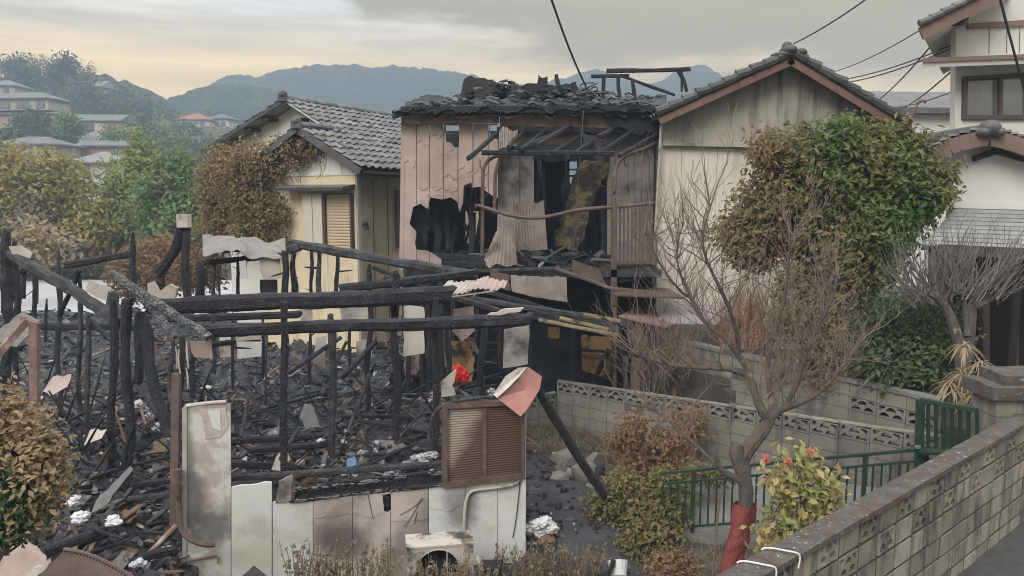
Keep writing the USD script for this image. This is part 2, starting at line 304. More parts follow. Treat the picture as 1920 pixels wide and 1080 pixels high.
M("roof_brown", [(.11, .075, .068), (.17, .125, .115)], scale=3, rough=.45, bump=.1, soot=((.28, .22, .2), 3, .6, .8))
M("insulation", [(.10, .085, .055), (.25, .19, .095)], scale=4, rough=.95, bump=.9, bscale=14, dist=.08, soot=((.045, .04, .035), 2.6, .42, .58))
M("plywood_burnt", [(.17, .10, .045), (.28, .175, .085)], scale=2.5, rough=.7, bump=.2, soot=((.03, .022, .018), 2.2, .5, .62))
M("wood_yellow", [(.17, .135, .08), (.26, .21, .125)], scale=4, rough=.8, bump=.3, soot=((.04, .03, .025), 3, .48, .62))
M("block", [(.145, .137, .125), (.215, .202, .182)], scale=2.6, rough=.95, bump=.35, bscale=90, rnd=.10, soot=((.085, .08, .075), 2.0, .48, .70, (2, 2, .5)), soot2=((.30, .265, .2), 2.0, .60, .8, (2.5, 2.5, .5)))
M("block_near", [(.16, .149, .131), (.265, .245, .207)], scale=3.0, rough=.95, bump=.4, bscale=110, rnd=.3, soot=((.07, .067, .063), 2.6, .46, .68, (2.2, 2.2, .6)), soot2=((.31, .265, .185), 2.4, .56, .76, (2.6, 2.6, .45)))
M("mortar", [(.05, .047, .044), (.08, .076, .07)], scale=5, rough=.95, bump=.3, bscale=80)
M("cap_moss", [(.055, .05, .047), (.105, .097, .09)], scale=9, rough=.95, bump=.7, bscale=60, dist=.015, soot=((.085, .055, .045), 8, .5, .62), soot2=((.26, .25, .225), 22, .60, .68))
M("concrete", [(.13, .126, .118), (.20, .194, .182)], scale=2, rough=.9, bump=.25, bscale=60, soot=((.14, .135, .125), 1.6, .5, .72))
M("concrete_pale", [(.30, .30, .31), (.36, .36, .37)], scale=.4, rough=.7, bump=.05)
M("asphalt", [(.04, .04, .041), (.065, .065, .066)], scale=8, rough=.9, bump=.4, bscale=140, dist=.01, soot=((.10, .097, .09), 2.5, .55, .75))
M("soil", [(.045, .042, .04), (.085, .08, .07)], scale=3, rough=.95, bump=.6, bscale=30, dist=.05, soot=((.16, .14, .11), 2.0, .55, .75))
M("soil_dark", [(.028, .029, .033), (.06, .062, .068)], scale=3, rough=.85, bump=.8, bscale=40, dist=.03, soot=((.13, .13, .125), 6, .60, .75))
M("terrain", [(.05, .055, .03), (.09, .085, .05)], scale=.12, rough=.95, bump=.6, bscale=2, dist=.4)
M("forest", [(.016, .024, .017), (.032, .042, .026), (.055, .06, .034)], scale=.09, rough=.95, bump=.9, bscale=.35, dist=2.0)
M("forest_far", [(.02, .028, .025), (.035, .042, .036)], scale=.05, rough=.95, bump=.7, bscale=.3, dist=2.0)
M("rail_green", [(.012, .028, .021), (.02, .042, .031)], scale=6, rough=.45, bump=.1, spec=.5, soot=((.07, .10, .075), 8, .6, .75))
M("ac_beige", [(.33, .305, .265), (.43, .405, .36)], scale=3, rough=.55, bump=.05, soot=((.05, .045, .043), 2.8, .46, .60), soot2=((.16, .09, .06), 5, .58, .7))
M("black_plastic", [(.012, .012, .013), (.025, .025, .027)], scale=6, rough=.5, bump=.2)
M("pipe", [(.30, .27, .24), (.40, .37, .33)], scale=4, rough=.6, bump=.1, soot=((.10, .09, .085), 3, .5, .7))
M("wire", [(.03, .03, .033), (.05, .05, .055)], rough=.5, bump=0)
M("wire_pale", [(.5, .5, .48), (.7, .7, .68)], rough=.5, bump=0)
M("bag_white", [(.42, .43, .45), (.58, .58, .59)], scale=6, rough=.4, bump=.8, bscale=18, dist=.03, soot=((.22, .21, .2), 6, .58, .72))
M("stone", [(.09, .08, .072), (.19, .175, .16)], scale=4, rough=.9, bump=.6, bscale=22, dist=.03, rnd=.25)
M("red_wrap", [(.12, .025, .024), (.235, .06, .055)], scale=7, rough=.6, bump=.8, bscale=14, dist=.04, spec=.4, stretch=(1, 1, .5))
M("red_bright", [(.5, .02, .025), (.6, .04, .04)], scale=4, rough=.5, bump=.1)
M("blue_bit", [(.06, .12, .22), (.10, .18, .28)], scale=6, rough=.5, bump=.3)
M("terracotta", [(.28, .10, .06), (.36, .15, .09)], scale=4, rough=.7, bump=.1)
M("bark_grey", [(.055, .046, .042), (.125, .105, .096)], scale=12, rough=.9, bump=.9, bscale=45, dist=.02, stretch=(1, 1, .35), soot=((.28, .25, .23), 7, .58, .75))
M("twig_red", [(.085, .064, .058), (.19, .145, .132)], scale=6, rough=.85, bump=0)
M("twig_rust", [(.20, .10, .065), (.27, .15, .10)], scale=6, rough=.85, bump=0)
M("twig_grey", [(.085, .075, .07), (.15, .135, .128)], scale=6, rough=.85, bump=0)
M("bark_dark", [(.05, .042, .035), (.10, .085, .07)], scale=10, rough=.9, bump=.6, bscale=40, stretch=(1, 1, .4))
def leafmat(name, cols, isl, scale=1.2, trans=.3, rough=.5):
    M(name, cols, scale=scale, rough=rough, bump=0, spec=.35, island=isl, trans=trans, detail=4)
leafmat("leaf_bush", [(.343, .157, .077), (.215, .176, .057), (.120, .184, .053), (.098, .157, .049)], [(.065, .110, .035), (.151, .211, .067), (.258, .284, .095), (.322, .184, .086), (.107, .147, .057)], scale=.7)
leafmat("leaf_left", [(.455, .241, .102), (.297, .222, .077), (.113, .185, .059), (.080, .140, .042)], [(.092, .149, .042), (.273, .222, .085), (.501, .296, .144), (.160, .185, .068)], scale=1.6)
leafmat("leaf_autumn", [(.227, .159, .072), (.213, .270, .072), (.113, .226, .072), (.142, .159, .095)], [(.313, .203, .072), (.241, .316, .095), (.099, .203, .072), (.128, .126, .085), (.185, .270, .119)], scale=.35)
leafmat("leaf_autumn_dark", [(.123, .102, .076), (.175, .144, .095), (.210, .184, .067)], [(.123, .102, .076), (.228, .205, .086), (.088, .094, .067), (.298, .205, .076)], scale=.5)
leafmat("leaf_green", [(.180, .228, .067), (.271, .297, .091), (.360, .342, .102)], [(.151, .205, .065), (.301, .319, .102), (.450, .387, .124), (.211, .228, .081)], scale=.4)
leafmat("leaf_green_dark", [(.100, .157, .062), (.168, .209, .077), (.266, .222, .085)], [(.100, .143, .053), (.200, .234, .085), (.301, .260, .096), (.334, .197, .085)], scale=.5)
leafmat("leaf_vine", [(.215, .149, .080), (.305, .223, .117), (.179, .160, .084)], [(.179, .127, .075), (.358, .255, .127), (.448, .350, .181), (.143, .116, .075)], scale=.8, rough=.7)
leafmat("leaf_brown", [(.182, .142, .075), (.263, .202, .099), (.215, .202, .084)], [(.146, .122, .067), (.312, .244, .108), (.230, .224, .084), (.361, .305, .117)], scale=1.2, rough=.7)
leafmat("leaf_rust", [(.208, .129, .071), (.260, .171, .095)], [(.170, .103, .063), (.286, .207, .111), (.234, .154, .078)], scale=1.2, rough=.7)
leafmat("leaf_camellia", [(.659, .344, .184), (.614, .379, .194), (.220, .259, .097)], [(.154, .224, .077), (.439, .344, .154), (.700, .467, .261), (.700, .344, .261), (.306, .294, .107)], scale=3.0)
leafmat("leaf_low_old", [(.169, .191, .048), (.362, .276, .064), (.424, .207, .080)], [(.107, .173, .040), (.276, .276, .064), (.509, .329, .095), (.424, .173, .072)], scale=1.4)
leafmat("leaf_conifer", [(.051, .096, .050), (.090, .131, .063), (.078, .105, .042)], [(.051, .078, .042), (.103, .140, .071), (.154, .158, .071)], scale=1.0)
leafmat("leaf_shrub", [(.071, .095, .045), (.117, .143, .057)], [(.060, .087, .039), (.117, .153, .062), (.236, .211, .106), (.189, .115, .071)], scale=1.5)
leafmat("leaf_pale", [(.302, .234, .149), (.396, .328, .253)], [(.252, .195, .115), (.396, .328, .253), (.446, .406, .368)], scale=3, rough=.7)
leafmat("leaf_dry", [(.22, .18, .12), (.32, .27, .19)], [(.14, .11, .075), (.35, .30, .2), (.25, .2, .13), (.14, .15, .06)], scale=3, rough=.8)
leafmat("leaf_far", [(.031, .050, .026), (.055, .070, .034), (.078, .078, .039)], [(.028, .047, .026), (.062, .086, .039), (.094, .086, .039)], scale=.08, trans=.15)
leafmat("petal", [(.55, .17, .15), (.6, .25, .2)], [(.5, .15, .13), (.65, .28, .24)], scale=4)
MAT["glass"] = usdkit.material(stage, "/World/Looks/glass", {"t": ("transparent_bsdf", {"color": (.80, .83, .84)}), "g": ("glossy_bsdf", {"roughness": 0.05, "color": (.9, .92, .95)}), "f": ("fresnel", {"IOR": 1.6}), "m": ("mix_closure", {})},
    [("f.fac", "m.fac"), ("t.BSDF", "m.closure1"), ("g.BSDF", "m.closure2")], surface="m.closure")
M("curtain", [(.62, .61, .59), (.75, .74, .72)], scale=6, rough=.9, bump=.2, stretch=(6, 6, .2))
M("shutter_door", [(.40, .37, .32), (.48, .45, .40)], scale=2, rough=.6, bump=.05)
M("sheet_lilac", [(.24, .22, .26), (.33, .31, .36)], scale=3, rough=.4, bump=.1, metallic=.2, soot=((.10, .08, .08), 3, .55, .72))
leafmat("leaf_scorched", [(.298, .206, .096), (.209, .186, .077), (.254, .159, .086)], [(.150, .111, .067), (.358, .260, .135), (.254, .243, .096), (.417, .316, .191), (.119, .130, .058)], scale=.9)
M("verge_grey", [(.20, .195, .19), (.30, .29, .28)], scale=3, rough=.8, bump=.1)
M("mortar_pale", [(.07, .066, .06), (.11, .105, .096)], scale=5, rough=.95, bump=.3, bscale=80)
M("tile_burnt", [(.016, .017, .02), (.04, .042, .047)], scale=3, rough=.7, bump=.4, spec=.3, rnd=.3, soot=((.09, .09, .09), 4, .62, .8))
M("panel_pillar", [(.42, .415, .40), (.50, .49, .475)], scale=1.6, rough=.75, bump=.15, bscale=70, soot=((.33, .29, .27), 3, .45, .6), stains=[((-3.66, 8.2, .85), (.22, 9, .62), (.075, .072, .075), .85), ((-3.7, 8.2, 1.6), (.12, 9, .9), (.10, .095, .095), .7), ((-3.3, 8.2, 1.95), (.5, 9, .10), (.12, .10, .09), .6), ((-3.45, 8.2, .55), (.3, 9, .3), (.05, .048, .05), .8)])
M("panel_white", [(.46, .465, .455), (.54, .545, .535)], scale=1.2, rough=.7, bump=.1, bscale=60, soot=((.40, .38, .355), 1.6, .5, .7), soot2=((.12, .115, .11), 1.1, .66, .82), stains=[((-.62, 8.7, .55), (.30, 9, .40), (.10, .085, .08), .75), ((-3.0, 8.3, .15), (.4, 9, .2), (.42, .38, .25), .5)])
M("panel_pink", [(.35, .30, .285), (.46, .405, .385)], scale=1.6, rough=.8, bump=.15, bscale=60, soot=((.22, .185, .175), 1.5, .46, .68), stains=[((-2.05, 8.5, .25), (.42, 9, .34), (.085, .07, .068), .85), ((-1.2, 8.6, .15), (.35, 9, .4), (.13, .10, .095), .7), ((-.9, 8.65, .5), (.3, 9, .45), (.08, .068, .065), .7)])
leafmat("leaf_low", [(.122, .110, .047), (.137, .136, .051), (.061, .110, .034)], [(.158, .132, .055), (.108, .123, .043), (.058, .114, .034), (.144, .141, .068), (.094, .070, .038)], scale=2.2)
leafmat("leaf_tan", [(.26, .185, .105), (.20, .15, .08), (.16, .14, .075)], [(.30, .22, .13), (.20, .14, .08), (.14, .12, .06), (.34, .26, .16), (.12, .08, .05)], scale=2.5)
leafmat("leaf_broad", [(.055, .105, .042), (.085, .13, .05), (.04, .075, .03)], [(.04, .08, .03), (.10, .16, .065), (.06, .10, .04), (.13, .17, .08)], scale=2.5)
M("board_dark", [(.07, .066, .064), (.16, .15, .142)], scale=4, rough=.8, bump=.4, bscale=30, soot=((.025, .025, .027), 4, .48, .64), rnd=.4)
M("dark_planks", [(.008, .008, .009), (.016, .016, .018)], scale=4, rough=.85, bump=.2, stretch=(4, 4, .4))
# ================================================================ leaves, branches
def leaves(rng, blobs, n, size, up=0.3, shell=0.55, aspect=0.5, fold=0.25, droop=0.0):
    """n leaf blades spread through ellipsoid blobs [(centre, radii, weight)]; each blade is two triangles folded along the midrib"""
    w = np.array([b[2] if len(b) > 2 else np.prod(np.broadcast_to(b[1], 3)) ** (2 / 3) for b in blobs], float); w /= w.sum()
    idx = rng.choice(len(blobs), n, p=w)
    c = np.array([b[0] for b in blobs], float)[idx]; r = np.array([np.broadcast_to(b[1], 3) for b in blobs], float)[idx]
    d = rng.normal(size=(n, 3)); d /= np.linalg.norm(d, axis=1, keepdims=True)
    rad = np.where(rng.random(n) < shell, rng.uniform(.8, 1.05, n), rng.random(n) ** (1 / 2.2))
    lump = meshkit.noise(c * 1.3 + d * 2.3 + idx[:, None] * 3.7, 5)
    c = c + d * r * (rad * (0.66 + 0.62 * lump))[:, None]
    if n > 300:                                    # leaves sit in sprays round twig ends, with gaps between the sprays
        nc = max(20, n // 13); own = rng.integers(0, nc, n); ext = 1 + np.where(rng.random(nc) < .22, rng.uniform(.05, .32, nc), rng.normal(0, .03, nc))
        cc = c[:nc]; bc = np.array([b[0] for b in blobs], float)[idx[:nc]]; cc = bc + (cc - bc) * ext[:, None]
        c = cc[own] + np.clip(rng.normal(size=(n, 3)), -2.2, 2.2) * size * 1.75; d = d[own]
    nrm = d * 0.7 + rng.normal(size=(n, 3)) * 0.6 + V(0, 0, up); nrm /= np.linalg.norm(nrm, axis=1, keepdims=True)
    t = rng.normal(size=(n, 3)) + V(0, 0, -droop); t -= (t * nrm).sum(1, keepdims=True) * nrm; t /= np.maximum(np.linalg.norm(t, axis=1, keepdims=True), 1e-6)
    b = np.cross(nrm, t); s = size * rng.uniform(.65, 1.35, (n, 1))
    tip, base = c + t * s, c - t * s * 0.9
    l, rr = c + b * s * aspect + nrm * s * fold, c - b * s * aspect + nrm * s * fold
    v = np.stack([base, rr, tip, l], 1).reshape(-1, 3); k = np.arange(n)[:, None] * 4
    f = np.concatenate([k + [0, 1, 2], k + [0, 2, 3]])
    return v, f

def grow(rng, mb, p, d, L, r, depth, spread=.5, kids=(2, 4), up=0.15, shrink=.66, sides=4, wob=.16, minr=.0022, tips=None):
    n = 4 if depth > 0 else 3; pts = [p]; dd = unit(d)
    for k in range(n):
        dd = unit(dd + rng.normal(0, wob, 3) + V(0, 0, up * .35)); pts.append(pts[-1] + dd * L / n)
    rr = np.linspace(r, max(minr, r * .55), n + 1)
    mb.tube(pts, rr, sides if depth > 1 else 3, cap=False)
    if depth <= 0:
        if tips is not None: tips.append(pts[-1])
        return
    for k in range(rng.integers(kids[0], kids[1] + 1)):
        i = rng.integers(1, n + 1) if k else n
        a = rng.normal(size=3); a -= np.dot(a, dd) * dd; a = unit(a)
        nd = unit(dd + a * spread * rng.uniform(.6, 1.4) + V(0, 0, up))
        grow(rng, mb, np.array(pts[i]), nd, L * shrink * rng.uniform(.7, 1.2), max(minr, rr[i] * .68), depth - 1, spread, kids, up, shrink, sides, wob, minr, tips)

def tree(name, label, cat, crown_mat, blobs, n, size, trunk=None, trunk_r=.15, group=None, rng_seed=1, bark="bark_dark", **kw):
    rng = np.random.default_rng(rng_seed); base = trunk[0] if trunk is not None else blobs[0][0]
    t = thing(name, label, cat, base, group)
    if trunk is not None:
        m = MB(); pts = spline(trunk, 8); m.tube(pts, np.linspace(trunk_r, trunk_r * .45, 8), 8)
        top = pts[-1]
        for b in blobs:
            q = np.asarray(b[0], float); mid = (pts[5] + q) / 2 + V(0, 0, .1); m.tube(spline([pts[4], mid, q], 6), np.linspace(trunk_r * .45, trunk_r * .12, 6), 5)
        part(t, "trunk", m, bark)
    part(t, "crown", leaves(rng, blobs, n, size, **kw), crown_mat)
    return t

# ================================================================ ground and hills
def sheet(name, poly, z, mat, kind="structure", thick=0.0):
    m = MB(); g = Polygon([(p[0], p[1]) for p in poly])
    v, f = trimesh.creation.triangulate_polygon(g, engine="earcut"); m.add(np.column_stack([v, np.full(len(v), z)]), f if np.cross(*(v[f[0]][1:] - v[f[0]][0])) > 0 else f[:, ::-1])
    return single(name, m, mat, kind=kind)
def grid_mesh(xs, ys, zf):
    X, Y = np.meshgrid(xs, ys, indexing="ij"); Z = zf(X, Y); n, k = X.shape
    i, j = np.meshgrid(np.arange(n - 1), np.arange(k - 1), indexing="ij"); i, j = i.ravel(), j.ravel()
    f = np.stack([i * k + j, (i + 1) * k + j, (i + 1) * k + j + 1, i * k + j + 1], 1)
    return np.stack([X, Y, Z], -1).reshape(-1, 3), np.vstack([f[:, [0, 1, 2]], f[:, [0, 2, 3]]])
def axis(*segs):
    return np.unique(np.concatenate([np.linspace(a, b, n) for a, b, n in segs]))
def ground_z(X, Y):
    near = (meshkit.fbm(np.stack([X * .8, Y * .8, 0 * X], -1), 3, 3) - .5) * .14 * np.exp(-np.maximum(0, np.hypot(X, Y - 10) - 14) / 6)
    far = sstep(np.clip((Y - 60) / 200, 0, 1)) * 4
    dip = -.34 * sstep(np.clip((9.3 - Y) / 1.0, 0, 1)) * np.clip((X + 4.2) / .8, 0, 1) * np.clip((3.4 - X) / 1.2, 0, 1)
    return near * np.where((np.abs(X) < 14) & (Y < 20), 1, 1) + far - .02 + dip
single("ground", grid_mesh(axis((-900, -40, 30), (-40, -12, 20), (-12, 12, 100), (12, 40, 20), (40, 900, 30)), axis((-500, -10, 20), (-10, 2, 10), (2, 20, 80), (20, 45, 20), (45, 900, 40)), ground_z), "soil", kind="structure", smooth=True)

def hill(name, pts, D, T, mat, bump=1.2, bfreq=.12, z0=0.0, back=None, nu=260, nv=36, seed=1, label=None):
    pts = np.array([P(a, b, D) for a, b in pts]); xs = np.linspace(pts[0, 0], pts[-1, 0], nu)
    from scipy.interpolate import PchipInterpolator
    H = PchipInterpolator(pts[:, 0], pts[:, 2])(xs); back = back or T
    t = np.concatenate([np.linspace(0, 1, nv), 1 + np.linspace(0, 1, nv // 2)[1:]])
    prof = np.where(t <= 1, np.sin(np.pi / 2 * np.clip(t, 0, 1)) ** 1.3, np.cos(np.pi / 2 * np.clip(t - 1, 0, 1)))
    Y = D + np.where(t <= 1, -T * (1 - t), back * (t - 1))
    X, YY = np.meshgrid(xs, Y, indexing="ij"); Z = z0 - 2 + (H[:, None] - z0 + 2) * prof
    folds = (meshkit.fbm(np.stack([X * .018, YY * .018, 0 * X], -1), 3, seed) - .5) * (H[:, None] - z0) * .35 * np.sin(np.pi * np.clip(t, 0, 1)) ** 1
    Z = Z + folds
    p3 = np.stack([X * bfreq, YY * bfreq, 0 * X], -1)
    b = np.abs(meshkit.noise(p3, seed + 4) - .5) * 2 + .5 * np.abs(meshkit.noise(p3 * 2.1, seed + 6) - .5) * 2
    Z = Z + (b - .9) * bump * np.clip(prof * 3, 0, 1)
    n, k = X.shape; i, j = np.meshgrid(np.arange(n - 1), np.arange(k - 1), indexing="ij"); i, j = i.ravel(), j.ravel()
    f = np.stack([i * k + j, (i + 1) * k + j, (i + 1) * k + j + 1, i * k + j + 1], 1)
    return single(name, (np.stack([X, YY, Z], -1).reshape(-1, 3), np.vstack([f[:, [0, 1, 2]], f[:, [0, 2, 3]]])), mat, kind="structure", smooth=False)
hill("far_ridge", [(150, 240), (300, 195), (360, 180), (395, 163), (425, 150), (445, 142), (470, 144), (485, 149), (520, 137), (560, 131), (610, 124), (660, 124), (730, 127), (790, 132), (850, 139), (920, 148), (950, 156), (975, 159), (1010, 154), (1050, 148), (1080, 138), (1110, 131), (1135, 134), (1175, 150), (1220, 158), (1245, 148), (1268, 133), (1290, 125), (1310, 121), (1325, 126), (1345, 143), (1370, 165), (1420, 200), (1500, 225), (1650, 232), (1700, 228), (1760, 218), (1790, 212), (1830, 205), (1900, 200), (2100, 215)],
     400, 85, "forest_far", bump=1.6, bfreq=.2, nu=520, seed=3)
hill("wooded_knoll", [(300, 235), (340, 198), (365, 182), (400, 166), (435, 160), (470, 160), (505, 164), (530, 172), (550, 186), (600, 215), (680, 250)], 300, 110, "forest", bump=2.2, bfreq=.2, nu=260, seed=8)
hill("wooded_hillside", [(-700, 150), (-400, 140), (-150, 152), (0, 158), (70, 160), (150, 168), (190, 158), (215, 152), (235, 152), (262, 162), (290, 180), (305, 192), (330, 215), (360, 245), (400, 268)], 235, 120, "forest", bump=2.2, bfreq=.22, nu=320, seed=12)
hill("valley_slope", [(60, 268), (200, 248), (260, 225), (300, 210), (335, 222), (420, 232), (520, 240), (620, 262), (760, 290)], 205, 90, "terrain", bump=1.5, bfreq=.25, nu=160, seed=15)
# pale concrete yard beyond the ruin
sheet("concrete_yard", [G(-500, 602), G(640, 612), G(560, 527), G(-400, 524)], .03, "concrete_pale")

# ================================================================ haze
HAZE = 0.0024
m = MB(); m.box((0, 200, 39), (1900, 1500, 84))
MAT["haze"] = usdkit.material(stage, "/World/Looks/haze", {"v": ("principled_volume", {"color": (.31, .385, .47), "density": HAZE, "anisotropy": 0.0})}, [], volume="v.volume")
single("haze", m, "haze", "thin grey blue haze over the valley", "haze", kind="stuff")
# ================================================================ far houses
def yawm(a): return np.array([[math.cos(a), -math.sin(a), 0], [math.sin(a), math.cos(a), 0], [0, 0, 1]])
def far_house(label, px, pyb, y, w, d, h, roof, rise, wallm, roofm, yaw=0.0, wins=(), over=.5, name="house", storey=None, group=None, drop=3.0, panels=()):
    c = P(px, pyb, y); R = yawm(yaw); t = thing(name, label, "house", c, group)
    T = lambda q: c + R @ np.asarray(q, float)
    def B(size, at): m = MB(); m.box(T(at), size, R); return m
    part(t, "wall", B((w, d, h + drop), (0, d / 2, (h - drop) / 2)), wallm)
    def roofmesh(w, d, z, rise, over, kind):
        a, b = w / 2 + over, d / 2 + over; yc = d / 2; e = [(-a, yc - b, z), (a, yc - b, z), (a, yc + b, z), (-a, yc + b, z)]
        rl = max(0.3, a - b) if kind == "hip" else a
        r = [(-rl, yc, z + rise), (rl, yc, z + rise)]
        lo = [(x, y_, z_ - .18) for x, y_, z_ in e]
        v = np.array([T(q) for q in e + r + lo]); f = [(0, 1, 5), (0, 5, 4), (2, 3, 4), (2, 4, 5), (1, 2, 5), (3, 0, 4), (6, 8, 7), (6, 9, 8), (0, 6, 7), (0, 7, 1), (1, 7, 8), (1, 8, 2), (2, 8, 9), (2, 9, 3), (3, 9, 6), (3, 6, 0)]
        return v, np.array(f)
    part(t, "roof", roofmesh(w, d, h, rise, over, roof), roofm)
    for s, z, ww, hh in wins:
        p = part(t, "window", B((ww, .12, hh), (s, -.05, z + hh / 2)), "window_frame")
        for k in (-1, 1): part(p, "pane", B((ww / 2 - .1, .02, hh - .16), (s + k * ww / 4, -.125, z + hh / 2)), "pane_far")
    for s, z, ww, hh, mm in panels: part(t, "wall_panel", B((ww, .1, hh), (s, -.06, z + hh / 2)), mm)
    if storey:
        sw, sd, sz, sh, sr, swins = storey
        def T2(q): return c + R @ (np.asarray(q, float))
        part(t, "upper_wall", B((sw, sd, sh), (0, sd / 2 + .8, sz + sh / 2)), wallm)
        v, f = roofmesh(sw, sd, sz + sh, sr, over, "hip"); part(t, "upper_roof", (v + R @ V(0, .8, 0), f), roofm)
        for s, z, ww, hh in swins:
            p = part(t, "window", B((ww, .12, hh), (s, .75, z + hh / 2)), "window_frame")
            for k in (-1, 1): part(p, "pane", B((ww / 2 - .1, .02, hh - .16), (s + k * ww / 4, .675, z + hh / 2)), "pane_far")
    return t
M("pane_far", [(.10, .11, .12), (.16, .17, .18)], rough=.15, bump=0, spec=.6)
M("far_cream", [(.24, .22, .18), (.34, .32, .27)], scale=.7, bump=0); M("far_white", [(.33, .33, .32), (.43, .43, .42)], scale=.7, bump=0)
M("far_tan", [(.24, .175, .10), (.30, .225, .135)], scale=.5, bump=0); M("far_orange", [(.27, .135, .085), (.33, .175, .115)], scale=.5, bump=0)
M("far_roof_grey", [(.08, .083, .09), (.14, .143, .15)], scale=1, rough=.6, bump=.2, bscale=4); M("far_roof_orange", [(.20, .095, .065), (.27, .135, .095)], scale=.8, bump=.2, bscale=4)
M("far_roof_dark", [(.06, .064, .074), (.10, .105, .115)], scale=1, rough=.6, bump=.2, bscale=4); M("far_roof_pale", [(.16, .162, .165), (.23, .23, .232)], scale=1, bump=.1)
far_house("large two storey house with tan panels and grey hipped roofs below the hilltop trees", 35, 243, 140, 16, 8, 2.9, "hip", .9, "far_cream", "far_roof_grey", -.08,
          wins=[(-5, .7, 2, 1.4), (.2, .5, 1.8, 1.6)], storey=(11, 6, 3.6, 2.2, 1.4, [(-3, 3.9, 2, 1.3), (0.6, 3.9, 2.4, 1.3), (4, 3.9, 1.6, 1.3)]),
          panels=[(-2.6, .3, 1.6, 2.2, "far_tan"), (2.9, .3, 2.2, 2.2, "far_tan"), (6.0, .3, 2.4, 2.2, "far_tan")])
far_house("long house with grey gable roof and an orange end bay on the hillside", 172, 253, 128, 9.6, 6, 2.4, "gable", 1.3, "far_white", "far_roof_grey", .05, wins=[(-3.4, .6, 1.6, 1.3), (-.6, .6, 2.0, 1.3), (3.4, .7, 1.2, 1.2)], panels=[(3.4, .0, 2.6, 2.3, "far_orange")], over=.35)
far_house("low house with dull grey roof and reddish wall below the orange bay house", 195, 292, 112, 6.8, 5, 1.5, "gable", .9, "far_orange", "far_roof_grey", .1, wins=[(1.5, .3, 1.0, .9)])
far_house("house with broad grey tiled roof rising over the autumn tree", 48, 290, 105, 8.6, 6, 1.5, "hip", 1.2, "far_cream", "far_roof_grey", 0)
far_house("white house with pale grey hipped roof seen over the autumn tree", 183, 345, 100, 6.0, 6, 2.9, "hip", 1.5, "far_white", "far_roof_pale", .12, wins=[(-1.6, 1.3, 1.4, 1.2), (1.6, 1.3, 1.0, 1.2)], over=.6)
far_house("low annex with pale grey roof below the hipped roof house", 192, 372, 92, 4.0, 4, 1.5, "gable", .8, "far_white", "far_roof_pale", .1)
far_house("cream house with orange tiled roof at the foot of the knoll", 365, 262, 180, 7.2, 6, 4.8, "hip", 1.6, "far_white", "far_roof_orange", .1, wins=[(-1.5, 3.0, 1.6, 1.1), (1.9, 3.0, 1.0, 1.1)])
far_house("white house with blue grey roof beside the orange roofed house", 410, 250, 186, 5.2, 5, 3.6, "hip", 1.4, "far_white", "far_roof_dark", -.1, wins=[(-.9, 1.7, 1.0, 1.1), (1.3, 1.7, 1.0, 1.1)])
far_house("pale roofed house half hidden among trees on the hilltop", 158, 176, 205, 10, 6, 1.8, "gable", 1.8, "far_cream", "far_roof_pale", -.2)
far_house("tiny white house in the distant gap of the valley", 288, 202, 260, 5, 5, 2.0, "gable", .9, "far_white", "far_roof_grey", .1)
far_house("small house with blue green roof beside the vine covered gable", 448, 262, 190, 5, 5, 2.0, "hip", .9, "far_cream", "far_roof_dark", 0)
far_house("grey house at the upper left edge beside the hilltop tree", 0, 180, 175, 7, 6, 2.4, "hip", 1.6, "far_cream", "far_roof_grey", 0, wins=[(1.5, .8, 1.2, 1.0)])
# far trees
def far_tree(label, blobs, y, n, size, seed, mat="leaf_far", **kw):
    bl = [(P(px, py, y + dy), (rx * y / FPX, rx * y / FPX, ry * y / FPX)) for px, py, rx, ry, dy in blobs]
    low = min(b[0][2] - b[1][2] for b in bl); c = bl[0][0]
    return tree("tree", label, "tree", mat, bl, n, size, trunk=[V(c[0], c[1], low - 4), V(c[0], c[1], (low + c[2]) / 2), c], trunk_r=.35, rng_seed=seed, **kw)
far_tree("dark round topped tree on the left hilltop", [(40, 138, 24, 30, 0), (38, 160, 26, 20, 0)], 200, 2600, .55, 21, shell=.7)
far_tree("tall dark tree with a broken crown on the hilltop", [(112, 128, 15, 18, 0), (130, 122, 16, 16, 0), (120, 148, 24, 22, 0), (100, 160, 20, 18, 0)], 200, 2600, .5, 22, shell=.6)
far_tree("sparse brown tree between the two dark hilltop trees", [(75, 128, 22, 24, 4), (60, 115, 14, 12, 4)], 204, 500, .4, 23, mat="leaf_brown", shell=.3)
far_tree("sparse brown tree right of the broken crown on the hilltop", [(158, 138, 22, 16, 5), (178, 148, 14, 10, 5)], 204, 420, .4, 24, mat="leaf_brown", shell=.3)
far_tree("sparse brown tree at the far left edge of the hilltop", [(8, 122, 14, 14, 5), (-10, 130, 14, 14, 5)], 204, 300, .4, 25, mat="leaf_brown", shell=.3)
